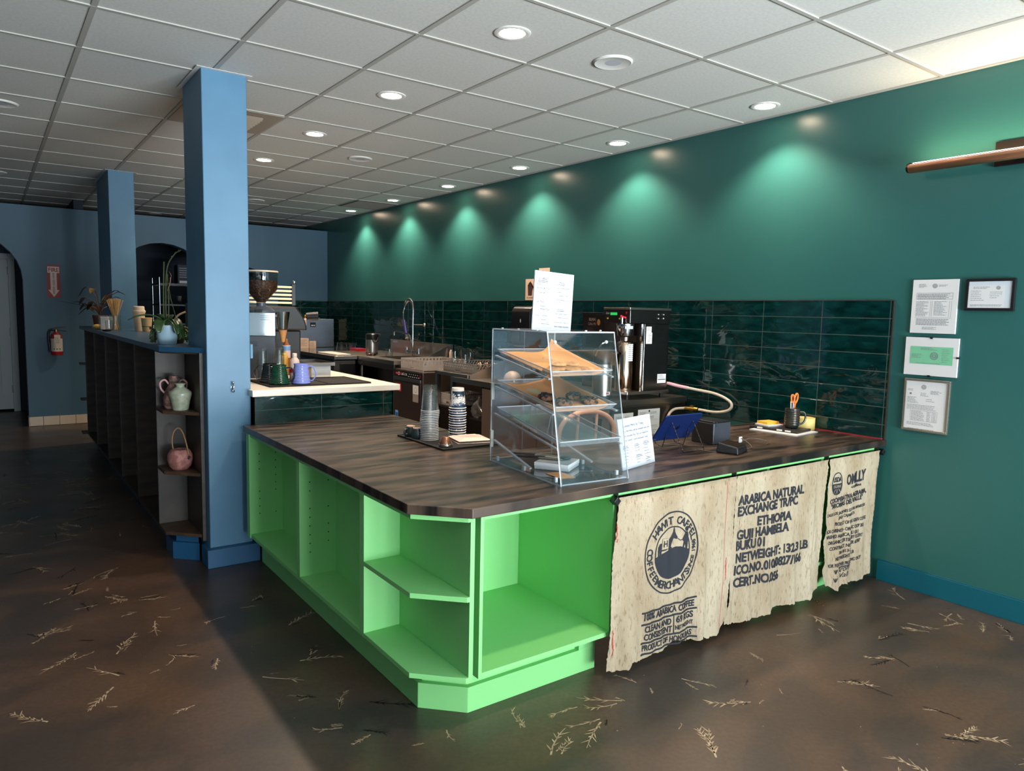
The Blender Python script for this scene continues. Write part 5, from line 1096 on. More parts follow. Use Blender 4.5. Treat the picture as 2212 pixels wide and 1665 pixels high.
t = T('small_dish', 'low dark dish of cutlery on the sink table near the air pot', 'dish', (3.45, 7.36, .943)); MB().lathe([(0, .0), (.05, 0), (.062, .02), (.058, .022), (.046, .005), (0, .004)], c=(3.42, 7.36, .9437), n=24).build('dish_body', mat('maroon_glaze', (60, 20, 24), .3), t, sm=40)
for k in range(3): MB().bar((3.38+k*.02, 7.33, .958), (3.44+k*.02, 7.40, .967), .006, .003).build('spoon_handle', chrome, t)
# bentwood chair behind the counter
t = T('bentwood_chair', 'peach bentwood chair behind the counter, seen through the pastry case', 'chair', (2.71, 3.2, 0)); pw = mat('peach_wood', (226, 160, 126), .5)
MB().tube(smooth([(2.52, 3.02, .45), (2.50, 3.0, .74), (2.53, 3.0, .845), (2.62, 3.0, .893), (2.71, 3.0, .902), (2.80, 3.0, .89), (2.89, 3.0, .84), (2.92, 3.0, .74), (2.90, 3.02, .45)], 8), .0135, 10).build('back_hoop', pw, t, sm=60)
for x in (2.64, 2.78): MB().tube([(x, 3.02, .45), (x, 3.0, .89)], .008, 8).build('spindle', pw, t, sm=60)
MB().lathe([(0, .43), (.2, .43), (.205, .44), (.2, .455), (0, .455)], c=(2.71, 3.2, 0), n=36).build('seat', pw, t, sm=40)
for sx, sy in ((-1, -1), (1, -1), (1, 1), (-1, 1)): MB().cyl((2.71+sx*.13, 3.2+sy*.13, .4295), (2.71+sx*.18, 3.2+sy*.18, 0), .016, .013, n=12).build('leg', pw, t, sm=40)

# ---------------------------------------------------------------- on the black worktop
b = MB(); b.box((1.708, 2.888, TOPZ+.0003), (2.035, 3.355, TOPZ+.0065)); 
for e in ((1.708, 2.888, 2.035, 2.896), (1.708, 3.347, 2.035, 3.355), (1.708, 2.896, 1.716, 3.347), (2.027, 2.896, 2.035, 3.347)): b.box((e[0], e[1], TOPZ+.0066), (e[2], e[3], TOPZ+.009))
b.thing('bar_mat', rubber, 'black bar mat on the dark worktop under the cup stacks', 'mat', (1.87, 3.1, TOPZ))
KZ = TOPZ+.0068
t0 = T('plastic_cup', '', 'cup', group='clear plastic cups in the upturned stack')
MB().lathe([(.046, .0), (.0472, .0015), (.046, .004), (.0448, .006), (.0345, .126), (.033, .13), (.028, .132), (.0, .130)], n=32).build('cup_body', plastic, t0, sm=40)
MB().lathe([(.0462, -.0002), (.0478, .0016), (.0462, .0034)], n=32).build('rim', mat('plastic_rim', (224, 226, 228), .25, alpha=.6), t0, sm=60)
N = 18
for i in range(N):
    o = t0 if i == 0 else dup(t0, (0, 0, 0)); o.location = (1.79+.004*sin(i*.5)*i/N, 3.165, KZ+i*.0086); k = N-1-i
    o['label'] = 'top clear cup of the upturned plastic cup stack' if k == 0 else 'lowest clear cup of the upturned plastic cup stack' if i == 0 else '%s clear cup from the top of the plastic cup stack' % ORD[k]
pc_w = mat('cup_white', (234, 230, 226), .5); pc_b = mat('cup_navy', (24, 48, 74), .5); pc_m = mat('cup_mid_blue', (70, 104, 152), .5)
def papercup(prn):
    t = T('paper_cup', '', 'cup', group='patterned paper cups in the upturned stack'); h = .104; r = lambda z: .0425+(.031-.0425)*z/h
    b = MB(); b.lathe([(r(.004), .004), (r(.088), .088)], n=36, m=1); b.lathe([(r(.088), .088), (r(h), h), (r(h)-.002, h), (r(h)-.003, h-.006), (0, h-.006)], n=36, m=0)
    def C(a, z, e=.0004): return ((r(z)+e)*cos(a), (r(z)+e)*sin(a), z)
    def petal(a, z, ang, l, w, m, e=.0004):
        pts = []
        for k in range(14):
            q = 2*pi*k/14; px = l*(.62+.38*cos(q)); py = w*sin(q)*(.6+.4*cos(q)*.9+.2); X_ = px*cos(ang)-py*sin(ang); Z_ = px*sin(ang)+py*cos(ang)
            pts.append(C(a+X_/.037, min(max(z+Z_, .004), .088), e))
        b.add(pts, [tuple(range(14))], m)
    if prn:
        for a, z, n0, n1 in ((R(258), .022, 5, 175), (R(225), .062, 190, 350), (R(212), .016, 10, 120), (R(290), .07, 180, 330), (R(330), .03, 0, 180), (R(180), .045, 0, 360), (R(130), .05, 0, 360), (R(60), .05, 0, 360), (R(5), .06, 0, 360)):
            k = max(5, int((n1-n0)/20))
            for i in range(k): petal(a, z, R(n0+(n1-n0)*i/(k-1)), .036, .0042, 0)
            if z < .03: petal(a, z-.009, R(90), .02, .008, 2, .0007)
    else:
        for i in range(9): b.add([C(2*pi*i/9+j*.12, z, .0003) for j, z in ((0, .012), (1, .012), (1, .02), (0, .02))], [(0, 1, 2, 3)], 0)
    b.build('cup_body', [pc_w, pc_b, pc_m], t, sm=40, fix=False)
    MB().lathe([(.0425, .0), (.0452, .0012), (.0452, .0032), (.0425, .0045)], n=36).build('rim', pc_w, t, sm=60); return t
pa, pb = papercup(False), papercup(True); N = 13
for i in range(N):
    k = N-1-i; o = pb if k == 0 else pa if i == 0 else dup(pa, (0, 0, 0)); o.location = (1.948+.0015*sin(i*2.1), 3.152+.0015*cos(i*1.7), KZ+i*.0127)
    if k: o.rotation_euler = (0, 0, i*1.3)
    o['label'] = 'top flower patterned cup of the upturned paper cup stack' if k == 0 else 'lowest cup of the upturned paper cup stack' if i == 0 else '%s cup from the top of the paper cup stack' % ORD[k]
def espcup(c, l, ha):
    t = T('espresso_cup', l, 'cup', c); MB().lathe([(.0, .0005), (.029, .0005), (.0305, .004), (.029, .03), (.023, .05)], c=c, n=28).build('cup_body', mat('slate_glaze', (40, 52, 54), .35), t, sm=50); MB().lathe([(.023, .0502), (.022, .055), (.0185, .056), (.018, .053), (0, .053)], c=c, n=24).build('foot_ring', mat('raw_clay', (206, 178, 158), .7), t, sm=40)
    d = Vector((cos(ha), sin(ha), 0)); C = Vector(c); MB().tube(smooth([C+d*.028+Vector((0, 0, .04)), C+d*.044+Vector((0, 0, .036)), C+d*.048+Vector((0, 0, .02)), C+d*.036+Vector((0, 0, .012)), C+d*.029+Vector((0, 0, .014))]), .005, 10).build('handle', mat('slate_glaze', (40, 52, 54)), t, sm=60)
espcup((1.752, 3.292, KZ), 'upturned dark espresso cup at the back of the bar mat, handle to the left', R(200)); espcup((1.752, 3.222, KZ), 'upturned dark espresso cup right beside the clear cup stack', R(75))
t = T('metal_strainer_cup', 'small copper topped metal cup in front of the clear cup stack', 'cup', (1.755, 2.952, KZ)); c = (1.758, 2.95, KZ)
MB().lathe([(0, .0003), (.033, .0003), (.034, .003), (.034, .014), (.032, .0165)], c=c, n=32).build('base_ring', mat('warm_steel', (190, 176, 162), .22, 1), t, sm=40); MB().lathe([(.0305, .017), (.029, .022), (.021, .045), (.017, .049), (0, .05)], c=c, n=32).build('cup_body', mat('copper_brown', (168, 116, 92), .3, .9), t, sm=40)
def plate(z, l, rz, s=.086):
    t = T('square_plate', l, 'plate', (1.945, 3.03, z), rz, group='upturned square plates'); b = MB(); M = WM[t.name]; lv = [(s, 0), (s, .003), (s*.62, .010), (s*.56, .0135), (s*.5, .0135), (s*.48, .011)]
    v = []; f = []
    for q, zz in lv: v += [(-q, -q, zz), (q, -q, zz), (q, q, zz), (-q, q, zz)]
    for j in range(len(lv)-1):
        for i in range(4): f.append((j*4+i, j*4+(i+1) % 4, j*4+4+(i+1) % 4, j*4+4+i))
    f += [(3, 2, 1, 0), tuple((len(lv)-1)*4+i for i in range(4))]; b.add(v, f, 0, M); b.build('plate_body', mat('plate_white', (226, 206, 194), .3), t, bev=.0015)
plate(KZ+.0003, 'lower of two upturned white square plates on the bar mat', R(-14)); plate(KZ+.0115, 'upper of two upturned white square plates on the bar mat', R(-12))

# pastry case
RZC = R(-4.9); WC, DC, HC, TY = .332, .547, .583, .122
t = T('pastry_case', 'clear acrylic pastry case with a sloping front on the dark worktop', 'display case', (1.732, 2.056, TOPZ+.0003), RZC); M = WM[t.name]; th = .005
sp_ = [(0, 0), (DC, 0), (DC, HC), (TY, HC)]
def sidep(x):
    b = MB(); n = 4; b.add([(x, y, z) for y, z in sp_]+[(x+th, y, z) for y, z in sp_], [tuple(range(n)), tuple(range(2*n-1, n-1, -1))], 0, M); b.add([(x, y, z) for y, z in sp_]+[(x+th, y, z) for y, z in sp_], [(i, (i+1) % n, n+(i+1) % n, n+i) for i in range(n)], 1, M); return b
for x in (0, WC-th): sidep(x).build('side_panel', [acrylic, acr_edge], t, fix=False)
def panel(name, p):  # p: four corners, thickened along its normal, edges frosted
    P = [Vector(q) for q in p]; n = (P[1]-P[0]).cross(P[3]-P[0]).normalized()*th; b = MB(); v = P+[q+n for q in P]
    b.add(v, [(0, 1, 2, 3), (7, 6, 5, 4)], 0, M); b.add(v, [(i, (i+1) % 4, 4+(i+1) % 4, 4+i) for i in range(4)], 1, M); return b.build(name, [acrylic, acr_edge], t, fix=False)
xa, xb = th+.0003, WC-th-.0003
panel('front_panel', ((xa, .0, 0), (xb, .0, 0), (xb, TY*.87, HC*.87), (xa, TY*.87, HC*.87))); panel('front_top_panel', ((xa, TY*.875, HC*.875), (xb, TY*.875, HC*.875), (xb, TY, HC-.006), (xa, TY, HC-.006)))
panel('top_panel', ((0, TY, HC-th), (WC, TY, HC-th), (WC, DC, HC-th), (0, DC, HC-th))); panel('base_panel', ((xa, .008, .0005), (xb, .008, .0005), (xb, DC-.006, .0005), (xa, DC-.006, .0005)))
panel('rear_door', ((xb-.002, DC-.002, .01), (xa+.16, DC-.002, .01), (xa+.16, DC-.002, HC-.012), (xb-.002, DC-.002, HC-.012))); panel('rear_door', ((xa+.158, DC-.008, .01), (xa+.002, DC-.008, .01), (xa+.002, DC-.008, HC-.012), (xa+.158, DC-.008, HC-.012)))
rail = mat('acrylic_rail', (208, 216, 222), .2, alpha=.55)
LV = [(.405, .11, .47, .53), (.27, .077, .334, .53), (.14, .04, .216, .53), (.03, .23, .098, .53)]
for z0, y0, z1, y1 in LV:
    for x in (th+.006, WC-th-.006):
        a_, c_ = M @ Vector((x, y0, z0-.005)), M @ Vector((x, y1, z1-.005)); MB().bar(a_, c_, .011, .006).build('shelf_rail', rail, t)
for x, y, z in ((.02, .06, HC-.010), (.02, .2, HC-.01)): pass
for x, y, z in ((.006, .20, HC+.0005), (.006, .34, HC+.0005), (.006, .47, HC+.0005), (.32, .2, HC+.0005), (.20, .14, HC+.0005)): MB().lathe([(.005, 0), (.005, .004), (0, .005)], c=(x, y, z), n=12, M=M).build('screw_cap', acr_edge, t)
for x, y, z in ((.03, .112, HC*.93), (.28, .112, HC*.93)): MB().sph((x, y-.004, z), .007, M=M).build('knob', acr_edge, t, sm=60)
for x, y in ((.012, .28), (.012, .05), (.012, .5), (.31, .05), (.31, .28)): MB().box((x-.006, y-.006, .006), (x+.006, y+.006, .026), M=M).build('corner_block', acr_edge, t, bev=.002)
for z in (.27, .06): MB().box((.0, DC-.004, z), (.014, DC+.006, z+.075), M=M).build('door_hinge', mat('hinge_acrylic', (220, 222, 206), .3, alpha=.7), t, bev=.002)
def tray(l, L):
    z0, y0, z1, y1 = L; ang = atan2(z1-z0, y1-y0); o = M @ Vector((WC/2, y0, z0))
    t = T('pastry_tray', l, 'tray', o, rot=(ang, 0, RZC)); A = WM[t.name]; w = .148; d = (y1-y0)/cos(ang); th2 = .0025; b = MB()
    b.box((-w+.012, .012, 0), (w-.012, d-.012, th2), 0, A)
    for p in (((-w+.012, .012), (w-.012, .012), (w, 0), (-w, 0)), ((w-.012, .012), (w-.012, d-.012), (w, d), (w, 0)), ((w-.012, d-.012), (-w+.012, d-.012), (-w, d), (w, d)), ((-w+.012, d-.012), (-w+.012, .012), (-w, 0), (-w, d))):
        (a0, b0), (a1, b1), (a2, b2), (a3, b3) = p; v = [(a0, b0, 0), (a1, b1, 0), (a2, b2, .022), (a3, b3, .022), (a0, b0, th2), (a1, b1, th2), (a2, b2, .022+th2), (a3, b3, .022+th2)]
        b.add(v, [(0, 1, 2, 3), (7, 6, 5, 4), (0, 4, 5, 1), (1, 5, 6, 2), (2, 6, 7, 3), (3, 7, 4, 0)], 0, A)
    b.build('tray_body', acrylic_t, t)
    b = MB()
    for p, q in (((-w, 0), (w, 0)), ((w, 0), (w, d)), ((w, d), (-w, d)), ((-w, d), (-w, 0))): b.bar(A @ Vector((*p, .0235)), A @ Vector((*q, .0235)), .005, .004)
    b.build('tray_rim', rail, t); return t, A, d
t1, A1, d1 = tray('upper clear tray of the pastry case, holding pale biscuits', LV[0]); t2, A2, d2 = tray('second clear tray of the pastry case, holding dark cookies', LV[1]); t3, A3, d3 = tray('empty lowest clear tray in the pastry case', LV[2])
def parch(A, d, l, k):
    def fn(u, v):
        x = -.138+.276*u; y = .008+(d-.02)*v
        e = max(0, u-.72)/.28; z = .0045+.05*e*e*(.35+.65*v)+.055*max(0, v-.80)**1.1*(.3+u*1.2)*3*(.35)+.004*sin(u*7+k)*v+.016*max(0, .25-u)*v
        x -= .02*e*e; 
        return A @ Vector((x, y, z))
    MB().surf(fn, 28, 28).thing('parchment', kraft, l, 'paper', A @ Vector((0, .02, .005)), sm=80, fix=False, sol=.0006)
parch(A1, d1, 'curled brown parchment on the upper pastry tray', 0); parch(A2, d2, 'curled brown parchment on the second pastry tray', 2)
ck = mat('pale_biscuit', (196, 140, 86), .85, c2=(214, 166, 112), ns=60, bs=90, bk=.6, bd=.004); ckd = mat('choc_cookie', (140, 96, 66), .9, c2=(50, 32, 26), ns=70, lo=.5, hi=.58, bs=70, bk=1, bd=.006)
def cookie(A, x, y, l, m, r, h, z=.009, tl=0, name='cookie'):
    rr = random.Random(int(x*1e4+y*1e3)); b = MB(); n = 30; ph = rr.uniform(0, 6); rad = lambda a: r*(1+.05*sin(3*a+ph)+.03*sin(5*a+ph*2)); prof = [(.0, 0), (.9, 0), (1.0, .35), (.93, .72), (.7, .93), (.35, 1), (0, 1.02)]
    v = []; 
    for p, q in prof:
        for i in range(n): a = 2*pi*i/n; v.append((rad(a)*p*cos(a), rad(a)*p*sin(a), h*q+(rr.uniform(-.0012, .0012) if q > .5 else 0)))
    f = [(j*n+i, j*n+(i+1) % n, (j+1)*n+(i+1) % n, (j+1)*n+i) for j in range(len(prof)-1) for i in range(n)]
    MM = A @ Matrix.Translation((x-WC/2, y, z)) @ Matrix.Rotation(R(tl), 4, 'Y')
    b.add(v, f, 0, MM)
    if m is ckd:
        for k in range(22):
            a = rr.uniform(0, 6.28); q = r*sqrt(rr.random())*.85; s = rr.uniform(.003, .0065); b.box((q*cos(a)-s, q*sin(a)-s*.7, h*.85), (q*cos(a)+s, q*sin(a)+s*.7, h*1.12), 1, MM)
    b.thing(name, [m, mat('choc_chunk', (40, 24, 20), .5)], l, 'cookie', MM @ Vector((0, 0, 0)), group='pale biscuits' if m is ck else 'dark chunk cookies', sm=60)
for x, y, z, l in ((.058, .06, .0075, 'pale biscuit at the left of the upper tray, lowest on the slope'), (.118, .105, .0075, 'pale biscuit lying flat under another on the upper tray'), (.125, .12, .0215, 'pale biscuit lying on top of another on the upper tray'), (.178, .085, .0075, 'pale biscuit in the middle of the upper tray row'), (.24, .075, .0075, 'pale biscuit at the right end of the upper tray row'), (.195, .125, .0195, 'pale biscuit resting behind on the right two of the upper tray')): cookie(A1, x, y, l, ck, .036, .0125, z)
for x, y, l in ((.088, .168, 'dark chunk cookie at the left rear of the second tray'), (.112, .078, 'dark chunk cookie lowest on the second tray'), (.222, .165, 'dark chunk cookie at the right rear of the second tray'), (.243, .085, 'dark chunk cookie at the right front of the second tray')): cookie(A2, x, y, l, ckd, .036, .021)
def pad(z, l, rz, h):
    t = T('paper_pad', l, 'paper pad', M @ Vector((.175, .28, z)), RZC+rz, group='white pads in the pastry case'); A = WM[t.name]; b = MB(); b.box((-.075, -.075, 0), (.075, .075, h), 0, A); b.build('pad_body', paper, t, bev=.001)
pad(.0065, 'lower white pad on the floor of the pastry case', R(38), .012); pad(.0187, 'upper white pad on the floor of the pastry case, under the tongs', R(36), .016)
t = T('serving_tongs', 'black tipped grey serving tongs lying on the white pads in the case', 'tongs', M @ Vector((.15, .3, .036)), RZC)
def barl(p, q, w, h, n, m): MB().bar(M @ Vector(p), M @ Vector(q), w, h).build(n, m, t, bev=.003)
barl((.05, .42, .040), (.125, .345, .040), .02, .008, 'grip', black); barl((.125, .345, .040), (.19, .26, .040), .022, .005, 'arm', mat('khaki_metal', (150, 146, 126), .4, .5)); barl((.03, .44, .052), (.12, .365, .05), .018, .008, 'grip', black)
MB().sph((.215, .275, .045), .03, sc=(1, .8, .28), M=M).build('scoop_tip', black, t, sm=60); barl((.12, .365, .05), (.2, .29, .048), .016, .004, 'arm', mat('khaki_metal', (150, 146, 126)))
t = T('card', 'small kraft card lying beside the pads in the pastry case', 'card', M @ Vector((.09, .14, .0065)), RZC); A = WM[t.name]; b = MB(); b.box((-.03, -.055, 0), (.04, .055, .002), 0, A); bars(b, lambda a, c: A @ Vector((-.02+a, c, .0024)), 0, .03, .045, 5, .012, .003, 1, rA); b.build('card_body', [kraft, mat('sepia_print', (150, 110, 96))], t)

# hand written boards
hw = random.Random(4)
def board(name, label, o, wv, hv, w, h, lines, nm):
    """o: lower left corner; wv, hv: unit vectors along its width and height"""
    o, wv, hv = Vector(o), Vector(wv).normalized(), Vector(hv).normalized(); nv = wv.cross(hv).normalized(); b = MB()
    v = [o, o+wv*w, o+wv*w+hv*h, o+hv*h]; v += [p-nv*.005 for p in v]
    b.add(v, [(0, 1, 2, 3), (7, 6, 5, 4)]+[(i, (i+1) % 4, 4+(i+1) % 4, 4+i) for i in range(4)], 0)
    P = lambda x, y: o+wv*x+hv*y+nv*.0006
    for s, x, y, ww, hh, ul in lines:
        b.text(s, lambda a, c: P(x+a, y+c), width=ww, h=hh, m=1, shear=.15, jit=.12, rnd=hw)
        for k in range(ul): b.add([P(x-.004, y-.005-k*.005), P(x+ww*1.15, y-.004-k*.005), P(x+ww*1.15, y-.0022-k*.005), P(x-.004, y-.0032-k*.005)], [(0, 1, 2, 3)], 1)
    return b.thing(name, [mat('board_white', (204, 212, 224), .35), mat('marker_ink', (34, 38, 52), .6)], label, 'sign', o)
rl = R(-2.6); wv = (cos(rl), .06, sin(rl)); hv = (-sin(rl), 0, cos(rl))
W_, H_ = .214, .236
def L(s, x, y, w, h, u=0): return (s, x*W_, (1-y)*H_, w*W_, h*H_, u)
board('menu_board', 'white hand written coffee and matcha board standing on the pastry case', (1.757, 2.292, 1.3765), wv, hv, W_, H_, [
    L('Coffee', .1, .15, .2, .045, 2), L('Roaster:', .05, .235, .13, .026), L('Anchor & Tree', .06, .30, .32, .028), L('16th & 16 st', .12, .375, .26, .026), L('Caf: Peru', .05, .53, .21, .03), L('Washed', .17, .60, .13, .026), L('Medium Roast', .17, .65, .25, .028), L('Decaf: Colombia', .05, .76, .31, .028), L('Washed', .21, .83, .13, .026), L('Medium Roast', .21, .90, .22, .026),
    L('Matcha', .62, .18, .14, .032, 1), L('Tea cultivar: Samidori', .56, .265, .38, .024), L('Location:', .57, .335, .13, .024), L('Yamashiro, Kyoto', .62, .395, .27, .024), L('Farm: Aoyama Tea Farm', .57, .47, .38, .024), L('Hojicha', .62, .635, .15, .03, 1), L('Tea cultivar: Blend of', .55, .71, .38, .026), L('Yabukita & Benifuuki', .63, .775, .28, .022), L('Location: Mie Prefecture', .55, .86, .38, .024), L('Farm: Tokito Tea Farm', .55, .93, .38, .024)], 1)
B0 = Vector((2.138, 2.136, TOPZ+.0008)); wv = Vector((2.408-2.138, 2.207-2.136, 0)).normalized(); nb = Vector((-wv.y, wv.x, 0)); hv = nb*sin(R(10))+Vector((0, 0, cos(R(10))))
W_, H_ = .279, .216
board('menu_board', 'white hand written limited menu card leaning right of the pastry case', B0, wv, hv, W_, H_, [
    L('Limited Menu for Today', .16, .17, .6, .05), L('Our full menu will be available June 2nd', .12, .27, .82, .036), L('This includes tea. Tips not expected', .12, .365, .76, .036), L('(or cash)! Card payment only', .14, .455, .72, .036), L('Drinks', .08, .565, .14, .034, 1), L('Latte', .42, .56, .12, .034, 1), L('Add ons', .70, .55, .16, .034, 1), L('hot drip', .09, .63, .13, .022), L('iced drip', .09, .69, .13, .022), L('cortado', .09, .75, .12, .022), L('mocha', .09, .81, .1, .022), L('au lait', .09, .87, .1, .022), L('oat milk', .42, .625, .14, .022), L('soy milk', .42, .685, .14, .022), L('vanilla', .70, .61, .12, .022), L('honey', .70, .67, .12, .022), L('extra shot', .70, .73, .15, .022), L('oat milk sub', .70, .79, .18, .022), L('Sweetness', .43, .785, .18, .034, 1), L('half', .44, .86, .1, .022), L('less', .44, .92, .1, .022), L('Treats', .72, .87, .13, .034, 1), L('cookies', .72, .94, .13, .022)], 2)

# tablet on a wire easel
t = T('tablet', 'dark blue tablet seen from behind, leaning on a wire easel', 'tablet', (2.74, 2.42, .83)); o = Vector((2.612, 2.425, .832)); wx = Vector((1, -.02, 0)).normalized(); hy = Vector((-.10, -.60, .78)).normalized(); nz = wx.cross(hy).normalized()
w, h, r = .262, .174, .012; A = Matrix(((wx.x, hy.x, nz.x, o.x), (wx.y, hy.y, nz.y, o.y), (wx.z, hy.z, nz.z, o.z), (0, 0, 0, 1)))
pl = [(cx+r*cos(R(a)), cy+r*sin(R(a))) for cx, cy, a0 in ((w-r, h-r, 0), (r, h-r, 90), (r, r, 180), (w-r, r, 270)) for a in range(a0, a0+91, 30)]
tb = mat('tablet_blue', (22, 50, 112), .3, .55)
MB().prism(pl, -.0035, .0035, 0, A).build('back_shell', tb, t, bev=.0015); MB().prism([(x*.985+.002, y*.985+.0015) for x, y in pl], -.0046, -.0036, 0, A).build('screen', black, t)
b = MB(); cx, cy, q = w*.5, h*.5, .0135
b.add([A @ Vector((cx+x*q, cy+y*q, .0041)) for x, y in [(0, .55), (.3, .72), (.62, .66), (.82, .42), (.66, .25), (.6, .0), (.7, -.25), (.9, -.38), (.72, -.75), (.42, -1.0), (.1, -.9), (-.15, -.92), (-.42, -1.0), (-.75, -.65), (-.92, -.1), (-.85, .4), (-.5, .7), (-.2, .66)]], [tuple(range(18))]); b.add([A @ Vector((cx+x*q, cy+y*q, .0041)) for x, y in [(.02, .8), (.3, .9), (.42, 1.3), (.12, 1.15)]], [(0, 1, 2, 3)]); b.build('emblem', mat('emblem_navy', (8, 16, 44), .2, .4), t)
for x in (.006, .014): MB().sph((x+.006, .012, .0036), .003, M=A, sc=(1, 1, .3)).build('camera_lens', chrome, t)
t = T('wire_easel', 'twisted dark wire easel holding the blue tablet', 'easel', (2.77, 2.35, TOPZ)); wm = mat('twisted_wire', (74, 66, 62), .35, .8)
def rope(p, n):
    P = [Vector(q) for q in p]; b = MB()
    for s in (0, pi):
        out = []; Ls = [0]
        for a_, c_ in zip(P, P[1:]): Ls.append(Ls[-1]+(c_-a_).length)
        k = int(Ls[-1]/.0022); u = Vector((.3, .9, .3)).normalized()
        for i in range(k+1):
            s_ = Ls[-1]*i/k; j = 0
            while j < len(P)-2 and s_ > Ls[j+1]: j += 1
            d = (P[j+1]-P[j]).normalized(); q_ = P[j]+d*(s_-Ls[j]); e1 = d.cross(u).normalized(); e2 = d.cross(e1); an = s_/.011*2*pi+s; out.append(q_+(e1*cos(an)+e2*sin(an))*.0014)
        b.tube(out, .0014, 5)
    return b.build(n, wm, t, sm=60)
for xa, xb, xc in ((2.664, 2.694, 2.706), (2.816, 2.828, 2.843)):
    rope([(xb, 2.292 if xa < 2.7 else 2.274, TOPZ+.003), (xa, 2.345, .936), (xa+.003, 2.352, .936), (xc, 2.438 if xa < 2.7 else 2.422, TOPZ+.003), (xc-.012, 2.468, TOPZ+.014), (xc-.035, 2.46, TOPZ+.036)], 'leg')
rope([(2.694, 2.292, TOPZ+.003), (2.828, 2.274, TOPZ+.003)], 'cross_bar')
# printer, reader, cable
t = T('receipt_printer', 'black cube printer behind the card reader', 'printer', (3.05, 2.42, TOPZ)); MB().box((2.982, 2.345, TOPZ+.0003), (3.118, 2.487, TOPZ+.112)).build('printer_body', mat('graphite', (50, 54, 62), .4), t, bev=.004); MB().box((2.984, 2.347, TOPZ+.1122), (3.116, 2.485, TOPZ+.12)).build('lid', black, t, bev=.003)
MB().box((2.996, 2.342, TOPZ+.095), (3.004, 2.3445, TOPZ+.118)).build('latch', chrome, t); MB().box((2.9805, 2.35, TOPZ+.006), (2.9818, 2.48, TOPZ+.108)).build('dark_side_sheet', mat('charcoal', (20, 19, 20), .5), t)  # thin sheet that makes the left side darker than the body
t = T('card_reader', 'small black wedge shaped card reader near the worktop edge', 'card reader', (2.91, 2.17, TOPZ), R(17)); A = WM[t.name]
v = [(-.068, -.052, .004), (.068, -.052, .004), (.072, .058, .004), (-.072, .058, .004), (-.06, -.046, .036), (.06, -.046, .036), (.064, .052, .052), (-.064, .052, .052)]
MB().add(v, [(3, 2, 1, 0), (4, 5, 6, 7), (0, 1, 5, 4), (1, 2, 6, 5), (2, 3, 7, 6), (3, 0, 4, 7)], 0, A).build('reader_body', mat('reader_black', (22, 22, 24), .35), t, bev=.006, seg=3); MB().box((-.066, -.048, .0003), (.066, .054, .0038), M=A).build('base', rubber, t)
MB().add([(-.05, -.038, .0385), (.05, -.038, .0385), (.054, .045, .0522), (-.054, .045, .0522)], [(0, 1, 2, 3)], 0, A).build('glass_top', mat('reader_glass', (46, 36, 32), .12), t); MB().box((-.045, -.0535, .026), (.045, -.0515, .0285), M=A).build('card_slot', black, t)
MB().tube(smooth([(2.76, 2.49, .7935), (2.84, 2.40, .793), (2.93, 2.32, .793), (3.0, 2.305, .793), (2.98, 2.24, .794)]), .0022, 6).tube(smooth([(2.80, 2.30, .7935), (2.82, 2.22, .793), (2.845, 2.19, .794)]), .0022, 6).thing('cable', mat('grey_cable', (84, 76, 70), .5), 'thin grey cable between the tablet, printer and card reader', 'cable', (2.9, 2.3, TOPZ), sm=60)
t = T('charging_cable', 'looped grey cable with a white tag right of the card reader', 'cable', (3.1, 2.25, TOPZ)); MB().tube(smooth([(3.125, 2.40, .795), (3.16, 2.345, .82), (3.13, 2.26, .815), (3.09, 2.19, .795), (3.01, 2.175, .798)]), .0024, 6).tube(smooth([(3.14, 2.30, .797), (3.22, 2.29, .815), (3.30, 2.24, .80), (3.24, 2.21, .794)]), .0024, 6).build('cord', mat('grey_cable', (84, 76, 70)), t, sm=60)
MB().box((3.13, 2.297, .798), (3.155, 2.3, .828)).build('tag', paper, t)
# stationery by the wall
t = T('paper_sheet', 'white sheets of paper under the black folder', 'paper', (3.74, 2.44, TOPZ), R(5)); A = WM[t.name]; MB().box((-.13, -.145, .0003), (.12, .145, .006), M=A).build('sheet', paper, t)
t = T('folder', 'black folder with white tabs under the mug', 'folder', (3.752, 2.475, TOPZ+.0064), R(8)); A = WM[t.name]; MB().box((-.09, -.145, 0), (.09, .145, .013), M=A).build('cover', mat('folder_black', (34, 32, 34), .45), t, bev=.002)
for y in (-.09, -.04, .08): MB().box((-.096, y-.018, .004), (-.0905, y+.014, .0125), M=A).build('tab', paper, t)
t = T('sticky_notes', 'yellow notepad on a white pad, beside the mug', 'notepad', (3.745, 2.545, TOPZ+.02), R(-10)); A = WM[t.name]; MB().box((-.06, -.055, 0), (.06, .05, .009), M=A).build('white_pad', paper, t); MB().box((-.045, -.03, .0092), (.05, .05, .024), M=A).build('yellow_block', yellow, t)
mc = (3.782, 2.42, TOPZ+.0198); t = T('pen_mug', 'ribbed bronze green mug holding pens and scissors', 'mug', mc); gl = mat('bronze_glaze', (70, 58, 50), .15, .35, c2=(24, 48, 46), ns=9)
pr = [(0, .0), (.032, 0), (.036, .006)]+[(.043+.0012*cos(k*1.55)-.004*max(0, (k-24)/8), .02+k*.0033) for k in range(29)]+[(.040, .1155), (.0375, .114), (.037, .02), (0, .015)]
MB().lathe(pr, c=mc, n=36).build('mug_body', gl, t, sm=60); MB().tube(smooth([(mc[0]+.036, mc[1]-.024, mc[2]+.095), (mc[0]+.058, mc[1]-.04, mc[2]+.092), (mc[0]+.066, mc[1]-.045, mc[2]+.06), (mc[0]+.055, mc[1]-.038, mc[2]+.03), (mc[0]+.036, mc[1]-.024, mc[2]+.022)]), .0055, 10).build('handle', gl, t, sm=60)
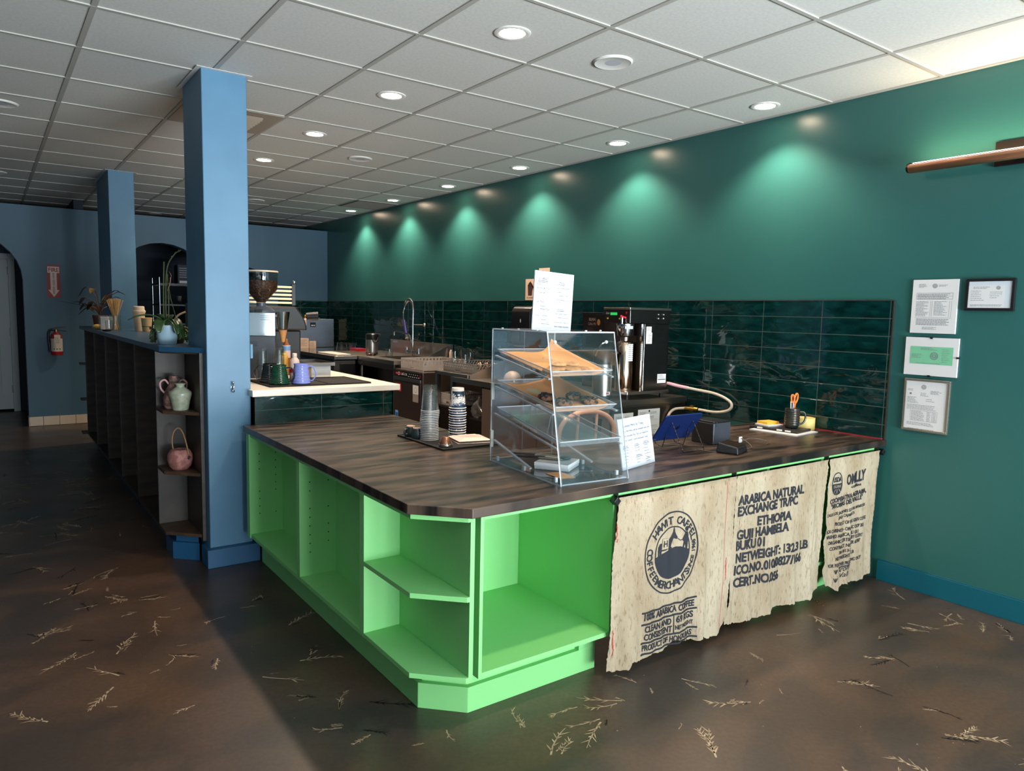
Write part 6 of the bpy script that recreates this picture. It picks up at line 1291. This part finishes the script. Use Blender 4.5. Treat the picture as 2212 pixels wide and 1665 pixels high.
pens = [(-.026, -.004, .152, (214, 190, 160), 'wooden pencil at the left in the bronze mug'), (-.014, -.012, .146, (150, 170, 220), 'blue pen standing in the bronze mug'), (-.006, .008, .14, (24, 24, 28), 'black pen in the bronze mug, next to the blue pen'), (.004, -.006, .138, (40, 60, 90), 'navy pen in the bronze mug nearest the scissors')]
for dx, dy, L_, c_, l in pens: 
    p0 = (mc[0]+dx*.4, mc[1]+dy*.4, mc[2]+.0165); q = Vector((mc[0]+dx, mc[1]+dy, mc[2]+L_)); MB().cyl(p0, q, .0036, n=8).cyl(q, q+Vector((dx*.1, 0, .008)), .0036, .001, n=8).thing('pen', mat('pen_%d' % c_[0], c_, .4), l, 'pen', p0, sm=40)
t = T('scissors', 'orange handled scissors standing in the bronze mug', 'scissors', (mc[0]+.012, mc[1], mc[2]+.02)); og = mat('orange_plastic', (232, 118, 48), .4)
for s, tl in ((-1, 0), (1, .25)):
    cx = mc[0]+.012+s*.021-.004; cz = mc[2]+.172; pts = []
    for k in range(20): a = 2*pi*k/20; px, pz = .0145*cos(a), .028*sin(a)*(1 if s > 0 else .85); q = s*.28; pts.append((cx+px*cos(q)+pz*sin(q), mc[1]-.004+s*.003, cz+pz*cos(q)-px*sin(q)))
    MB().tube(pts, .0052, 8, closed=True).bar((cx-s*.008, mc[1]-.004+s*.003, cz-.028), (mc[0]+.012-s*.002, mc[1]-.004+s*.003, mc[2]+.1), .011, .008, up=(0, 1, 0)).build('grip', og, t, sm=60)
    MB().bar((mc[0]+.012, mc[1]-.004+s*.003, mc[2]+.1), (mc[0]+.008+s*.004, mc[1]-.004+s*.003, mc[2]+.022), .012, .002, up=(0, 1, 0)).build('blade', chrome, t)
tc = (3.922, 2.425, TOPZ+.0003); t = T('tape_roll', 'wide roll of cream masking tape against the tiles', 'tape', tc); MB().lathe([(.042, 0), (.0585, 0), (.0585, .024), (.058, .0245), (.0585, .025), (.0585, .046), (.058, .0465), (.0585, .047), (.0585, .07), (.042, .07)], c=tc, n=48).build('tape', mat('masking_tape', (222, 196, 118), .6), t, sm=40); MB().lathe([(.0385, .001), (.0415, .001), (.0415, .069), (.0385, .069), (.0385, .001)], c=tc, n=36).build('core', mat('grey_core', (176, 172, 160), .7), t, sm=40)

# ---------------------------------------------------------------- blue topped shelves along the aisle
LZ = 1.215
MB().prism([(.765, 8.62), (.765, 4.385), (.9565, 4.193), (.9565, 4.5765), (1.225, 4.5765), (1.225, 7.745), (.9635, 7.745), (.9635, 8.62)], 1.185, LZ).thing('ledge_top', blue_dark, 'dark blue painted top of the aisle shelves', 'worktop', (1, 6, 1.185), bev=.002)
ys = [4.604, 5.365, 6.09, 6.84, 7.59, 8.37]
nl = ['nearest dark empty bay of the aisle shelves, next to the vases', 'second dark empty bay of the aisle shelves from the vases', 'middle dark empty bay of the aisle shelves', 'fourth dark empty bay of the aisle shelves from the vases', 'farthest dark bay of the aisle shelves, by the rear pillar']
for (y0, y1), l in zip(zip(ys, ys[1:]), nl):
    t = T('shelf_bay', l, 'shelf unit', (.98, (y0+y1)/2, .13), group='dark wooden shelf bays under the blue top'); X1 = 1.19 if y1 < 7.7 else .96
    MB().box((.785, y0+.0003, .13), (X1, y0+.019, 1.1845)).build('side_panel', wood_d, t); MB().box((.785, y1-.019, .13), (X1, y1-.0003, 1.1845)).build('side_panel', wood_d, t)
    MB().box((X1-.018, y0+.0195, .13), (X1, y1-.0195, 1.1845)).build('back_panel', wood_d, t); MB().box((.785, y0+.0195, .13), (X1-.0185, y1-.0195, .149)).build('bottom_panel', wood_d, t)
    MB().box((.86, y0+.001, 0), (.875, y1-.001, .1295)).build('toe_kick', blue_dark, t)
MB().box((.742, 8.371, .83), (.955, 8.50, .849)).box((.742, 8.371, .47), (.955, 8.50, .489)).box((.94, 8.371, .13), (.955, 8.5, 1.184)).box((.742, 8.371, .13), (.955, 8.5, .149)).thing('end_shelves', wood_d, 'stub shelves at the far end of the aisle shelves', 'shelf', (.85, 8.43, .13))
t = T('corner_shelves', 'dark wooden angled end shelves holding the clay vases', 'shelf unit', (.87, 4.45, .13))
sh = [(.779, 4.584), (.779, 4.40), (.937, 4.238), (.937, 4.584)]
for z in (.14, .49, .835):
    b = MB(); b.prism(sh, z, z+.018); b.build('shelf', mat('shelf_wood', (62, 44, 32), .5, c2=(84, 60, 42), ns=12), t, bev=.001)
pm = mat('panel_stain', (40, 33, 29), .6, c2=(60, 51, 45), ns=6, bs=30, bk=.1)
MB().box((.779, 4.5845, .14), (.937, 4.6035, 1.1845)).build('side_panel', pm, t); MB().box((.9375, 4.215, .125), (.9565, 4.58, 1.1845)).build('back_panel', wood_d, t); MB().prism(sh, 1.176, 1.1845).build('top_panel', wood_d, t)
def kp(d): return [(.812+d, 4.58), (.812+d, 4.384+d*.4), (.93, 4.27+d), (.93, 4.58)]
bb_ = mat('blue_base_paint', (34, 84, 122)); MB().prism(kp(0), 0, .098).build('toe_kick', bb_, t); MB().prism(kp(.02), .098, .1395).build('toe_kick_step', bb_, t)
def ceramic(n, a, b_): return mat(n, a, .7, c2=b_, ns=32, lo=.42, hi=.58, bs=40, bk=.5, bd=.004)
clay = ceramic('mottled_pink_clay', (150, 108, 98), (84, 62, 52)); c = (.853, 4.475, .8535)
t = T('two_handled_jug', 'mottled clay jug with two handles on the upper end shelf', 'vase', c); MB().lathe([(0, 0), (.045, 0), (.055, .02), (.056, .06), (.046, .10), (.028, .135), (.023, .155), (.025, .188), (.021, .188), (.019, .15), (0, .14)], c=c, n=32).build('jug_body', clay, t, sm=60)
d = Vector((.97, -.25, 0)); C = Vector(c)
for s, m in ((-1, mat('pink_clay', (186, 140, 140), .7)), (1, clay)): MB().tube(smooth([C+d*s*.024+Vector((0, 0, .14)), C+d*s*.045+Vector((0, 0, .165)), C+d*s*.068+Vector((0, 0, .150)), C+d*s*.066+Vector((0, 0, .115)), C+d*s*.047+Vector((0, 0, .09))]), .0055, 8).build('handle', m, t, sm=60)
c = (.872, 4.392, .8535); t = T('celadon_vase', 'pale celadon shouldered vase in front of the two handled jug', 'vase', c); MB().lathe([(0, 0), (.040, 0), (.043, .01), (.050, .05), (.060, .09), (.058, .104), (.030, .126), (.022, .132), (.022, .14), (.032, .152), (.028, .151), (.018, .138), (0, .13)], c=c, n=36).build('vase_body', mat('celadon', (166, 168, 146), .3, c2=(142, 146, 124), ns=40, bs=120, bk=.3), t, sm=50)
MB().bar((.845, 4.36, .945), (.868, 4.372, .962), .014, .01).build('lug', mat('celadon', (166, 168, 146)), t, bev=.003)
c = (.868, 4.42, .5085); t = T('handled_pot', 'round pink clay pot with a bent twig handle on the middle end shelf', 'pot', c); pk = ceramic('pink_stone_clay', (176, 116, 108), (138, 88, 80)); MB().lathe([(0, 0), (.042, 0), (.058, .02), (.068, .055), (.066, .085), (.052, .112), (.042, .116), (.038, .11), (.05, .08), (.04, .02), (0, .015)], c=c, n=36).build('pot_body', pk, t, sm=60)
C = Vector(c); MB().tube(smooth([C+Vector((-.028, .03, .10)), C+Vector((-.036, .025, .16)), C+Vector((-.028, .012, .215)), C+Vector((-.006, .0, .238)), C+Vector((.012, -.02, .215)), C+Vector((.026, -.045, .15)), C+Vector((.034, -.056, .09))]), .004, 8).build('twig_handle', mat('twig_bark', (150, 112, 70), .7), t, sm=60)
b = MB()
for a in (20, 80, 140): b.bar(C+Vector((.034-.011*cos(R(a)), -.064, .073-.011*sin(R(a)))), C+Vector((.034+.011*cos(R(a)), -.060, .073+.011*sin(R(a)))), .004, .003)
b.build('cross_stitch', black, t)

# on the blue top
def leaf(b, p, m=0, w=.03, n=12, cup=.3, side=None):
    P = smooth(p, 5); k = len(P); v = []; f = []
    for i, q in enumerate(P):
        d = (P[min(i+1, k-1)]-P[max(i-1, 0)]).normalized(); s = d.cross(Vector((0, 0, 1)) if side is None else Vector(side)).normalized(); u = s.cross(d); t_ = i/(k-1); ww = w*(sin(pi*min(1, t_*.93+.05))**.6)
        for j in (-1, -.5, 0, .5, 1): v.append(q+s*ww*j+u*abs(j)**1.5*ww*cup)
    f = [(i*5+j, i*5+j+1, (i+1)*5+j+1, (i+1)*5+j) for i in range(k-1) for j in range(4)]; b.add(v, f, m)
c = Vector((.855, 4.628, LZ)); t = T('orchid', 'potted orchid with drooping leaves and bare stems on the blue top', 'plant', c)
MB().lathe([(0, .0003), (.047, .0003), (.049, .004), (.062, .105), (.063, .112), (.059, .112), (.057, .1), (0, .098)], c=c, n=36).build('pot', mat('white_pot', (150, 176, 190), .3), t, sm=40)
MB().lathe([(0, .0985), (.0565, .0985)], c=c, n=24).build('soil', mat('bark_soil', (50, 38, 28), .95), t)
z = LZ+.11
for p, w in (([(c.x-.01, c.y, z), (c.x-.06, c.y-.01, z+.045), (c.x-.13, c.y-.01, z+.055), (c.x-.205, c.y-.02, z+.028)], .026), ([(c.x-.01, c.y-.02, z), (c.x-.03, c.y-.05, z+.03), (c.x-.055, c.y-.085, z+.012), (c.x-.06, c.y-.105, z-.04)], .034), ([(c.x+.005, c.y-.02, z+.01), (c.x+.03, c.y-.05, z+.035), (c.x+.052, c.y-.08, z-.015), (c.x+.07, c.y-.10, z-.08)], .03), ([(c.x, c.y-.02, z), (c.x+.012, c.y-.06, z+.03), (c.x+.03, c.y-.095, z), (c.x+.034, c.y-.11, z-.05)], .026), ([(c.x, c.y+.01, z), (c.x+.02, c.y+.03, z+.05), (c.x+.03, c.y+.07, z+.06)], .024), ([(c.x-.01, c.y+.01, z), (c.x-.03, c.y+.0, z+.05), (c.x-.05, c.y-.02, z+.065)], .02)):
    b = MB(); leaf(b, p, 0, w); b.build('leaf', leafm, t, sm=80, fix=False, sol=.0015)
for p in ([(c.x+.0, c.y+.02, z), (c.x+.002, c.y+.02, z+.2), (c.x+.012, c.y+.01, z+.34), (c.x+.05, c.y, z+.415), (c.x+.085, c.y-.01, z+.44)], [(c.x-.012, c.y+.02, z), (c.x-.01, c.y+.02, z+.2), (c.x-.004, c.y+.02, z+.37)], [(c.x+.012, c.y+.02, z), (c.x+.016, c.y+.02, z+.15), (c.x+.012, c.y+.02, z+.3)], [(c.x+.016, c.y+.01, z+.24), (c.x+.024, c.y, z+.16), (c.x+.045, c.y-.02, z+.05), (c.x+.058, c.y-.03, z-.02)]):
    MB().tube(smooth(p), .0038 if p[-1][2] > z else .002, 7).build('stem', stemg, t, sm=60)
for q in ((.02, .005, .36), (.035, .002, .395), (.055, 0, .418), (.072, -.004, .432)): MB().sph((c.x+q[0], c.y+q[1], z+q[2]+.006), .0045, 8, 6).build('bud', stemg, t, sm=60)
b = MB(); leaf(b, [(c.x+.008, c.y, z+.2), (c.x+.022, c.y-.008, z+.24), (c.x+.026, c.y-.01, z+.285), (c.x+.016, c.y-.006, z+.315)], 0, .009); b.build('dry_petal', mat('dry_petal', (150, 112, 84), .8), t, sm=80, fix=False)
c = Vector((.945, 4.76, LZ)); t = T('trailing_succulent', 'trailing beaded succulent in a brown pot behind the orchid', 'plant', c)
MB().lathe([(0, .0003), (.026, .0003), (.04, .06), (.042, .075), (.036, .075), (0, .065)], c=c, n=24).build('pot', mat('brown_pot', (96, 72, 54), .6), t, sm=40)
rs = random.Random(9); bead = mat('succulent_bead', (98, 112, 62), .5, c2=(132, 140, 84), ns=40)
for a0, n in ((200, 26), (235, 30), (270, 34), (300, 34), (330, 30), (250, 26), (165, 26), (185, 24), (215, 22)):
    b = MB()
    for k in range(n):
        u = k/n; rr = .03+.03*min(1, u*2); zz = .08-.085*max(0, u-.2); b.sph((c.x+rr*cos(R(a0))+rs.uniform(-.014, .014), c.y+rr*sin(R(a0))+rs.uniform(-.014, .014), c.z+zz+rs.uniform(-.006, .02)), rs.uniform(.005, .008), 6, 5)
    b.build('strand', bead, t, sm=80)
for a0 in (160, 175): 
    b = MB()
    for k in range(26): u = k/26; b.sph((c.x-.15+rs.uniform(-.016, .016), c.y-.05+rs.uniform(-.01, .01), c.z+.012+.085*u), rs.uniform(.005, .008), 6, 5)
    b.build('strand', mat('dark_bead', (52, 66, 36), .5), t, sm=80)
MB().tube(smooth([(c.x-.035, c.y, c.z+.08), (c.x-.03, c.y+.0, c.z+.12), (c.x-.005, c.y, c.z+.165), (c.x+.04, c.y, c.z+.19)]), .006, 8).build('basket_handle', mat('cane', (196, 164, 128), .6), t, sm=60)
def tcup(c, r0, r1, h, m, l, lid, band):
    t = T('takeaway_cup', l, 'cup', c); MB().lathe([(0, .0003), (r0, .0003), (r1, h), (r1-.004, h-.002), (0, h-.006)], c=c, n=28).build('cup_body', m, t, sm=40); MB().lathe([(r1-.001, h-.003), (r1+.003, h), (r1-.001, h+.003)], c=c, n=28).build('rim', m, t, sm=60)
    if lid: MB().lathe([(r1+.004, h-.004), (r1+.004, h+.012), (r1-.003, h+.016), (r1-.005, h+.045), (r1-.012, h+.05), (0, h+.05)], c=c, n=28).build('lid', mat('lid_white', (226, 206, 182), .4), t, sm=40)
    if band: MB().lathe([(r0+(r1-r0)*.34+.0004, h*.34), (r0+(r1-r0)*.4+.0004, h*.4)], c=c, n=28).build('green_band', mat('band_green', (90, 110, 60), .6), t, sm=40)
tcup((1.085, 7.08, LZ), .036, .049, .165, mat('cup_cream', (222, 198, 168), .6), 'taller lidded cream takeaway cup by the rear pillar', True, False); tcup((1.115, 6.9, LZ), .034, .044, .115, mat('cup_kraft', (206, 176, 132), .6), 'short open kraft cup with a green line, in front of the lidded cup', False, True)
jc = Vector((1.03, 7.88, LZ)); jc = Vector((.905, 7.12, LZ)); t = T('stick_jar', 'clear glass jar holding a bundle of wooden stir sticks', 'jar', jc); MB().lathe([(0, .0003), (.044, .0003), (.046, .006), (.046, .115), (.042, .128), (.0435, .135), (.041, .135), (.0435, .006), (0, .006)], c=jc, n=32).build('jar_body', glass, t, sm=40)
s0 = MB().box((-.0023, -.0011, 0), (.0023, .0011, .272)).build('stir_stick', mat('birch_stick', (222, 182, 124), .7, c2=(200, 156, 100), ns=9)); rs = random.Random(12); N = 54
for i in range(N):
    a = 2*pi*i/N*7; r = .034*sqrt(rs.uniform(.1, 1)); p = Vector((jc.x+r*cos(a), jc.y+r*sin(a), LZ+.0075)); q = Vector((jc.x-.077*r/.034*cos(a+.6), jc.y-.077*r/.034*sin(a+.6), LZ+.28+rs.uniform(-.01, .01)))
    o = s0 if i == 0 else s0.copy()
    if i: COL.objects.link(o)
    o.location = p; o.rotation_euler = (q-p).to_track_quat('Z', 'Y').to_euler(); tag(o, 'plain wooden stir stick standing in the glass jar', 'stir stick', 'wooden stir sticks in the glass jar')
nc = (.855, 7.26, LZ); t = T('napkin_box', 'clear box of white napkins left of the stir sticks', 'box', nc); MB().box((.80, 7.22, LZ+.0003), (.91, 7.32, LZ+.004)).box((.80, 7.22, LZ+.004), (.804, 7.32, LZ+.125)).box((.906, 7.22, LZ+.004), (.91, 7.32, LZ+.125)).box((.804, 7.316, LZ+.004), (.906, 7.32, LZ+.125)).build('box_walls', acrylic_t, t); MB().box((.806, 7.235, LZ+.0045), (.904, 7.31, LZ+.115)).build('napkins', paper, t)
MB().lathe([(.03, .0003), (.032, .09), (.030, .09), (.028, .004), (0, .004)], c=(.85, 7.05, LZ), n=24).thing('glass_votive', glass, 'short clear glass between the napkin box and the stir sticks', 'glass', (.85, 7.05, LZ), sm=40)
MB().lathe([(0, .0003), (.03, .0003), (.042, .014), (.039, .015), (.028, .003), (0, .003)], c=(.818, 6.95, LZ), n=24).thing('small_saucer', mat('brown_glaze', (66, 46, 38), .3), 'small brown saucer in front of the napkin box', 'saucer', (.818, 6.95, LZ), sm=40)
c = Vector((.84, 7.58, LZ)); t = T('dark_plant', 'dark leaved plant in a clay pot at the far end of the blue top', 'plant', c); MB().lathe([(0, .0003), (.045, .0003), (.06, .11), (.062, .125), (.055, .125), (0, .11)], c=c, n=24).build('pot', mat('terracotta_dark', (96, 60, 44), .7), t, sm=40)
rs = random.Random(21)
for i in range(17):
    a = rs.uniform(0, 6.28); l = rs.uniform(.1, .2); hgt = rs.uniform(.06, .26); d = Vector((cos(a), sin(a), 0)); z = c.z+.12; b = MB(); st = c+Vector((0, 0, .12)); en = st+d*l*.7+Vector((0, 0, hgt)); tip = en+d*rs.uniform(.05, .09)+Vector((0, 0, rs.uniform(-.09, .03)))
    MB().tube(smooth([st, st+d*l*.25+Vector((0, 0, hgt*.7)), en]), .0028, 6).build('stem', mat('reddish_stem', (110, 62, 44), .6), t, sm=60); leaf(b, [en, en.lerp(tip, .4)+Vector((0, 0, .012)), tip], 0, rs.uniform(.016, .028)); b.build('leaf', leafd if rs.random() < .75 else mat('ochre_leaf', (130, 110, 50), .5), t, sm=80, fix=False)
b = MB(); leaf(b, [c+Vector((-.03, 0, .14)), c+Vector((-.12, -.02, .2)), c+Vector((-.24, -.03, .23)), c+Vector((-.33, -.04, .245))], 0, .012); b.build('leaf', leafd, t, sm=80, fix=False)
MB().sph((.80, 7.42, LZ+.024), .038, 20, 12, sc=(1.1, .8, .62)).thing('gourd', mat('ochre_gourd', (196, 160, 84), .5), 'small ochre gourd in front of the dark leaved plant', 'gourd', (.80, 7.42, LZ), sm=80)

# ---------------------------------------------------------------- wire rack in the store behind the middle arch
t = T('wire_rack', 'dark wire rack with bright posts in the store behind the middle arch', 'rack', (2.4, 11, 0)); X0, X1, Y0, Y1 = 1.9, 2.95, 10.72, 11.22
for x in (X0, X1):
    for y in (Y0, Y1): MB().cyl((x, y, 0), (x, y, 1.82), .0125, n=10).build('post', chrome, t, sm=40)
for z in (.3, .75, 1.2, 1.46, 1.74):
    b = MB(); b.box((X0, Y0-.006, z-.02), (X1, Y0+.006, z)).box((X0, Y1-.006, z-.02), (X1, Y1+.006, z)).box((X0-.006, Y0, z-.02), (X0+.006, Y1, z)).box((X1-.006, Y0, z-.02), (X1+.006, Y1, z))
    for k in range(20): b.box((X0+k*.055, Y0, z), (X0+k*.055+.005, Y1, z+.005))
    b.build('wire_shelf', mat('dark_wire', (56, 58, 62), .35, .8), t)
for i, (x, l) in enumerate(((2.03, 'left stacked glass bowl on the wire rack'), (2.17, 'middle stacked glass bowl on the wire rack'), (2.31, 'right stacked glass bowl on the wire rack'))):
    MB().lathe([(0, 0), (.035, 0), (.065, .05), (.07, .11), (.066, .11), (.06, .05), (0, .01)], c=(x, 10.82, 1.466), n=24).thing('glass_bowl', glass, l, 'bowl', (x, 10.82, 1.466), group='glass bowls on the wire rack', sm=50)
b = MB(); b.box((2.14, 10.76, 1.7455), (2.34, 11.0, 2.0)); bars(b, lambda a, c: (2.16+a, 10.759, 1.76+c), 0, .2, .15, 5, .03, .014, 2, rA); rect(b, lambda a, c: (2.16+a, 10.7592, 1.75+c), 0, 0, .14, .035, 1); b.thing('labelled_box', [mat('navy_box', (34, 40, 56), .6), paper, mat('grey_print', (150, 156, 164), .7)], 'dark box with a white label on top of the wire rack', 'box', (2.24, 10.9, 1.746))
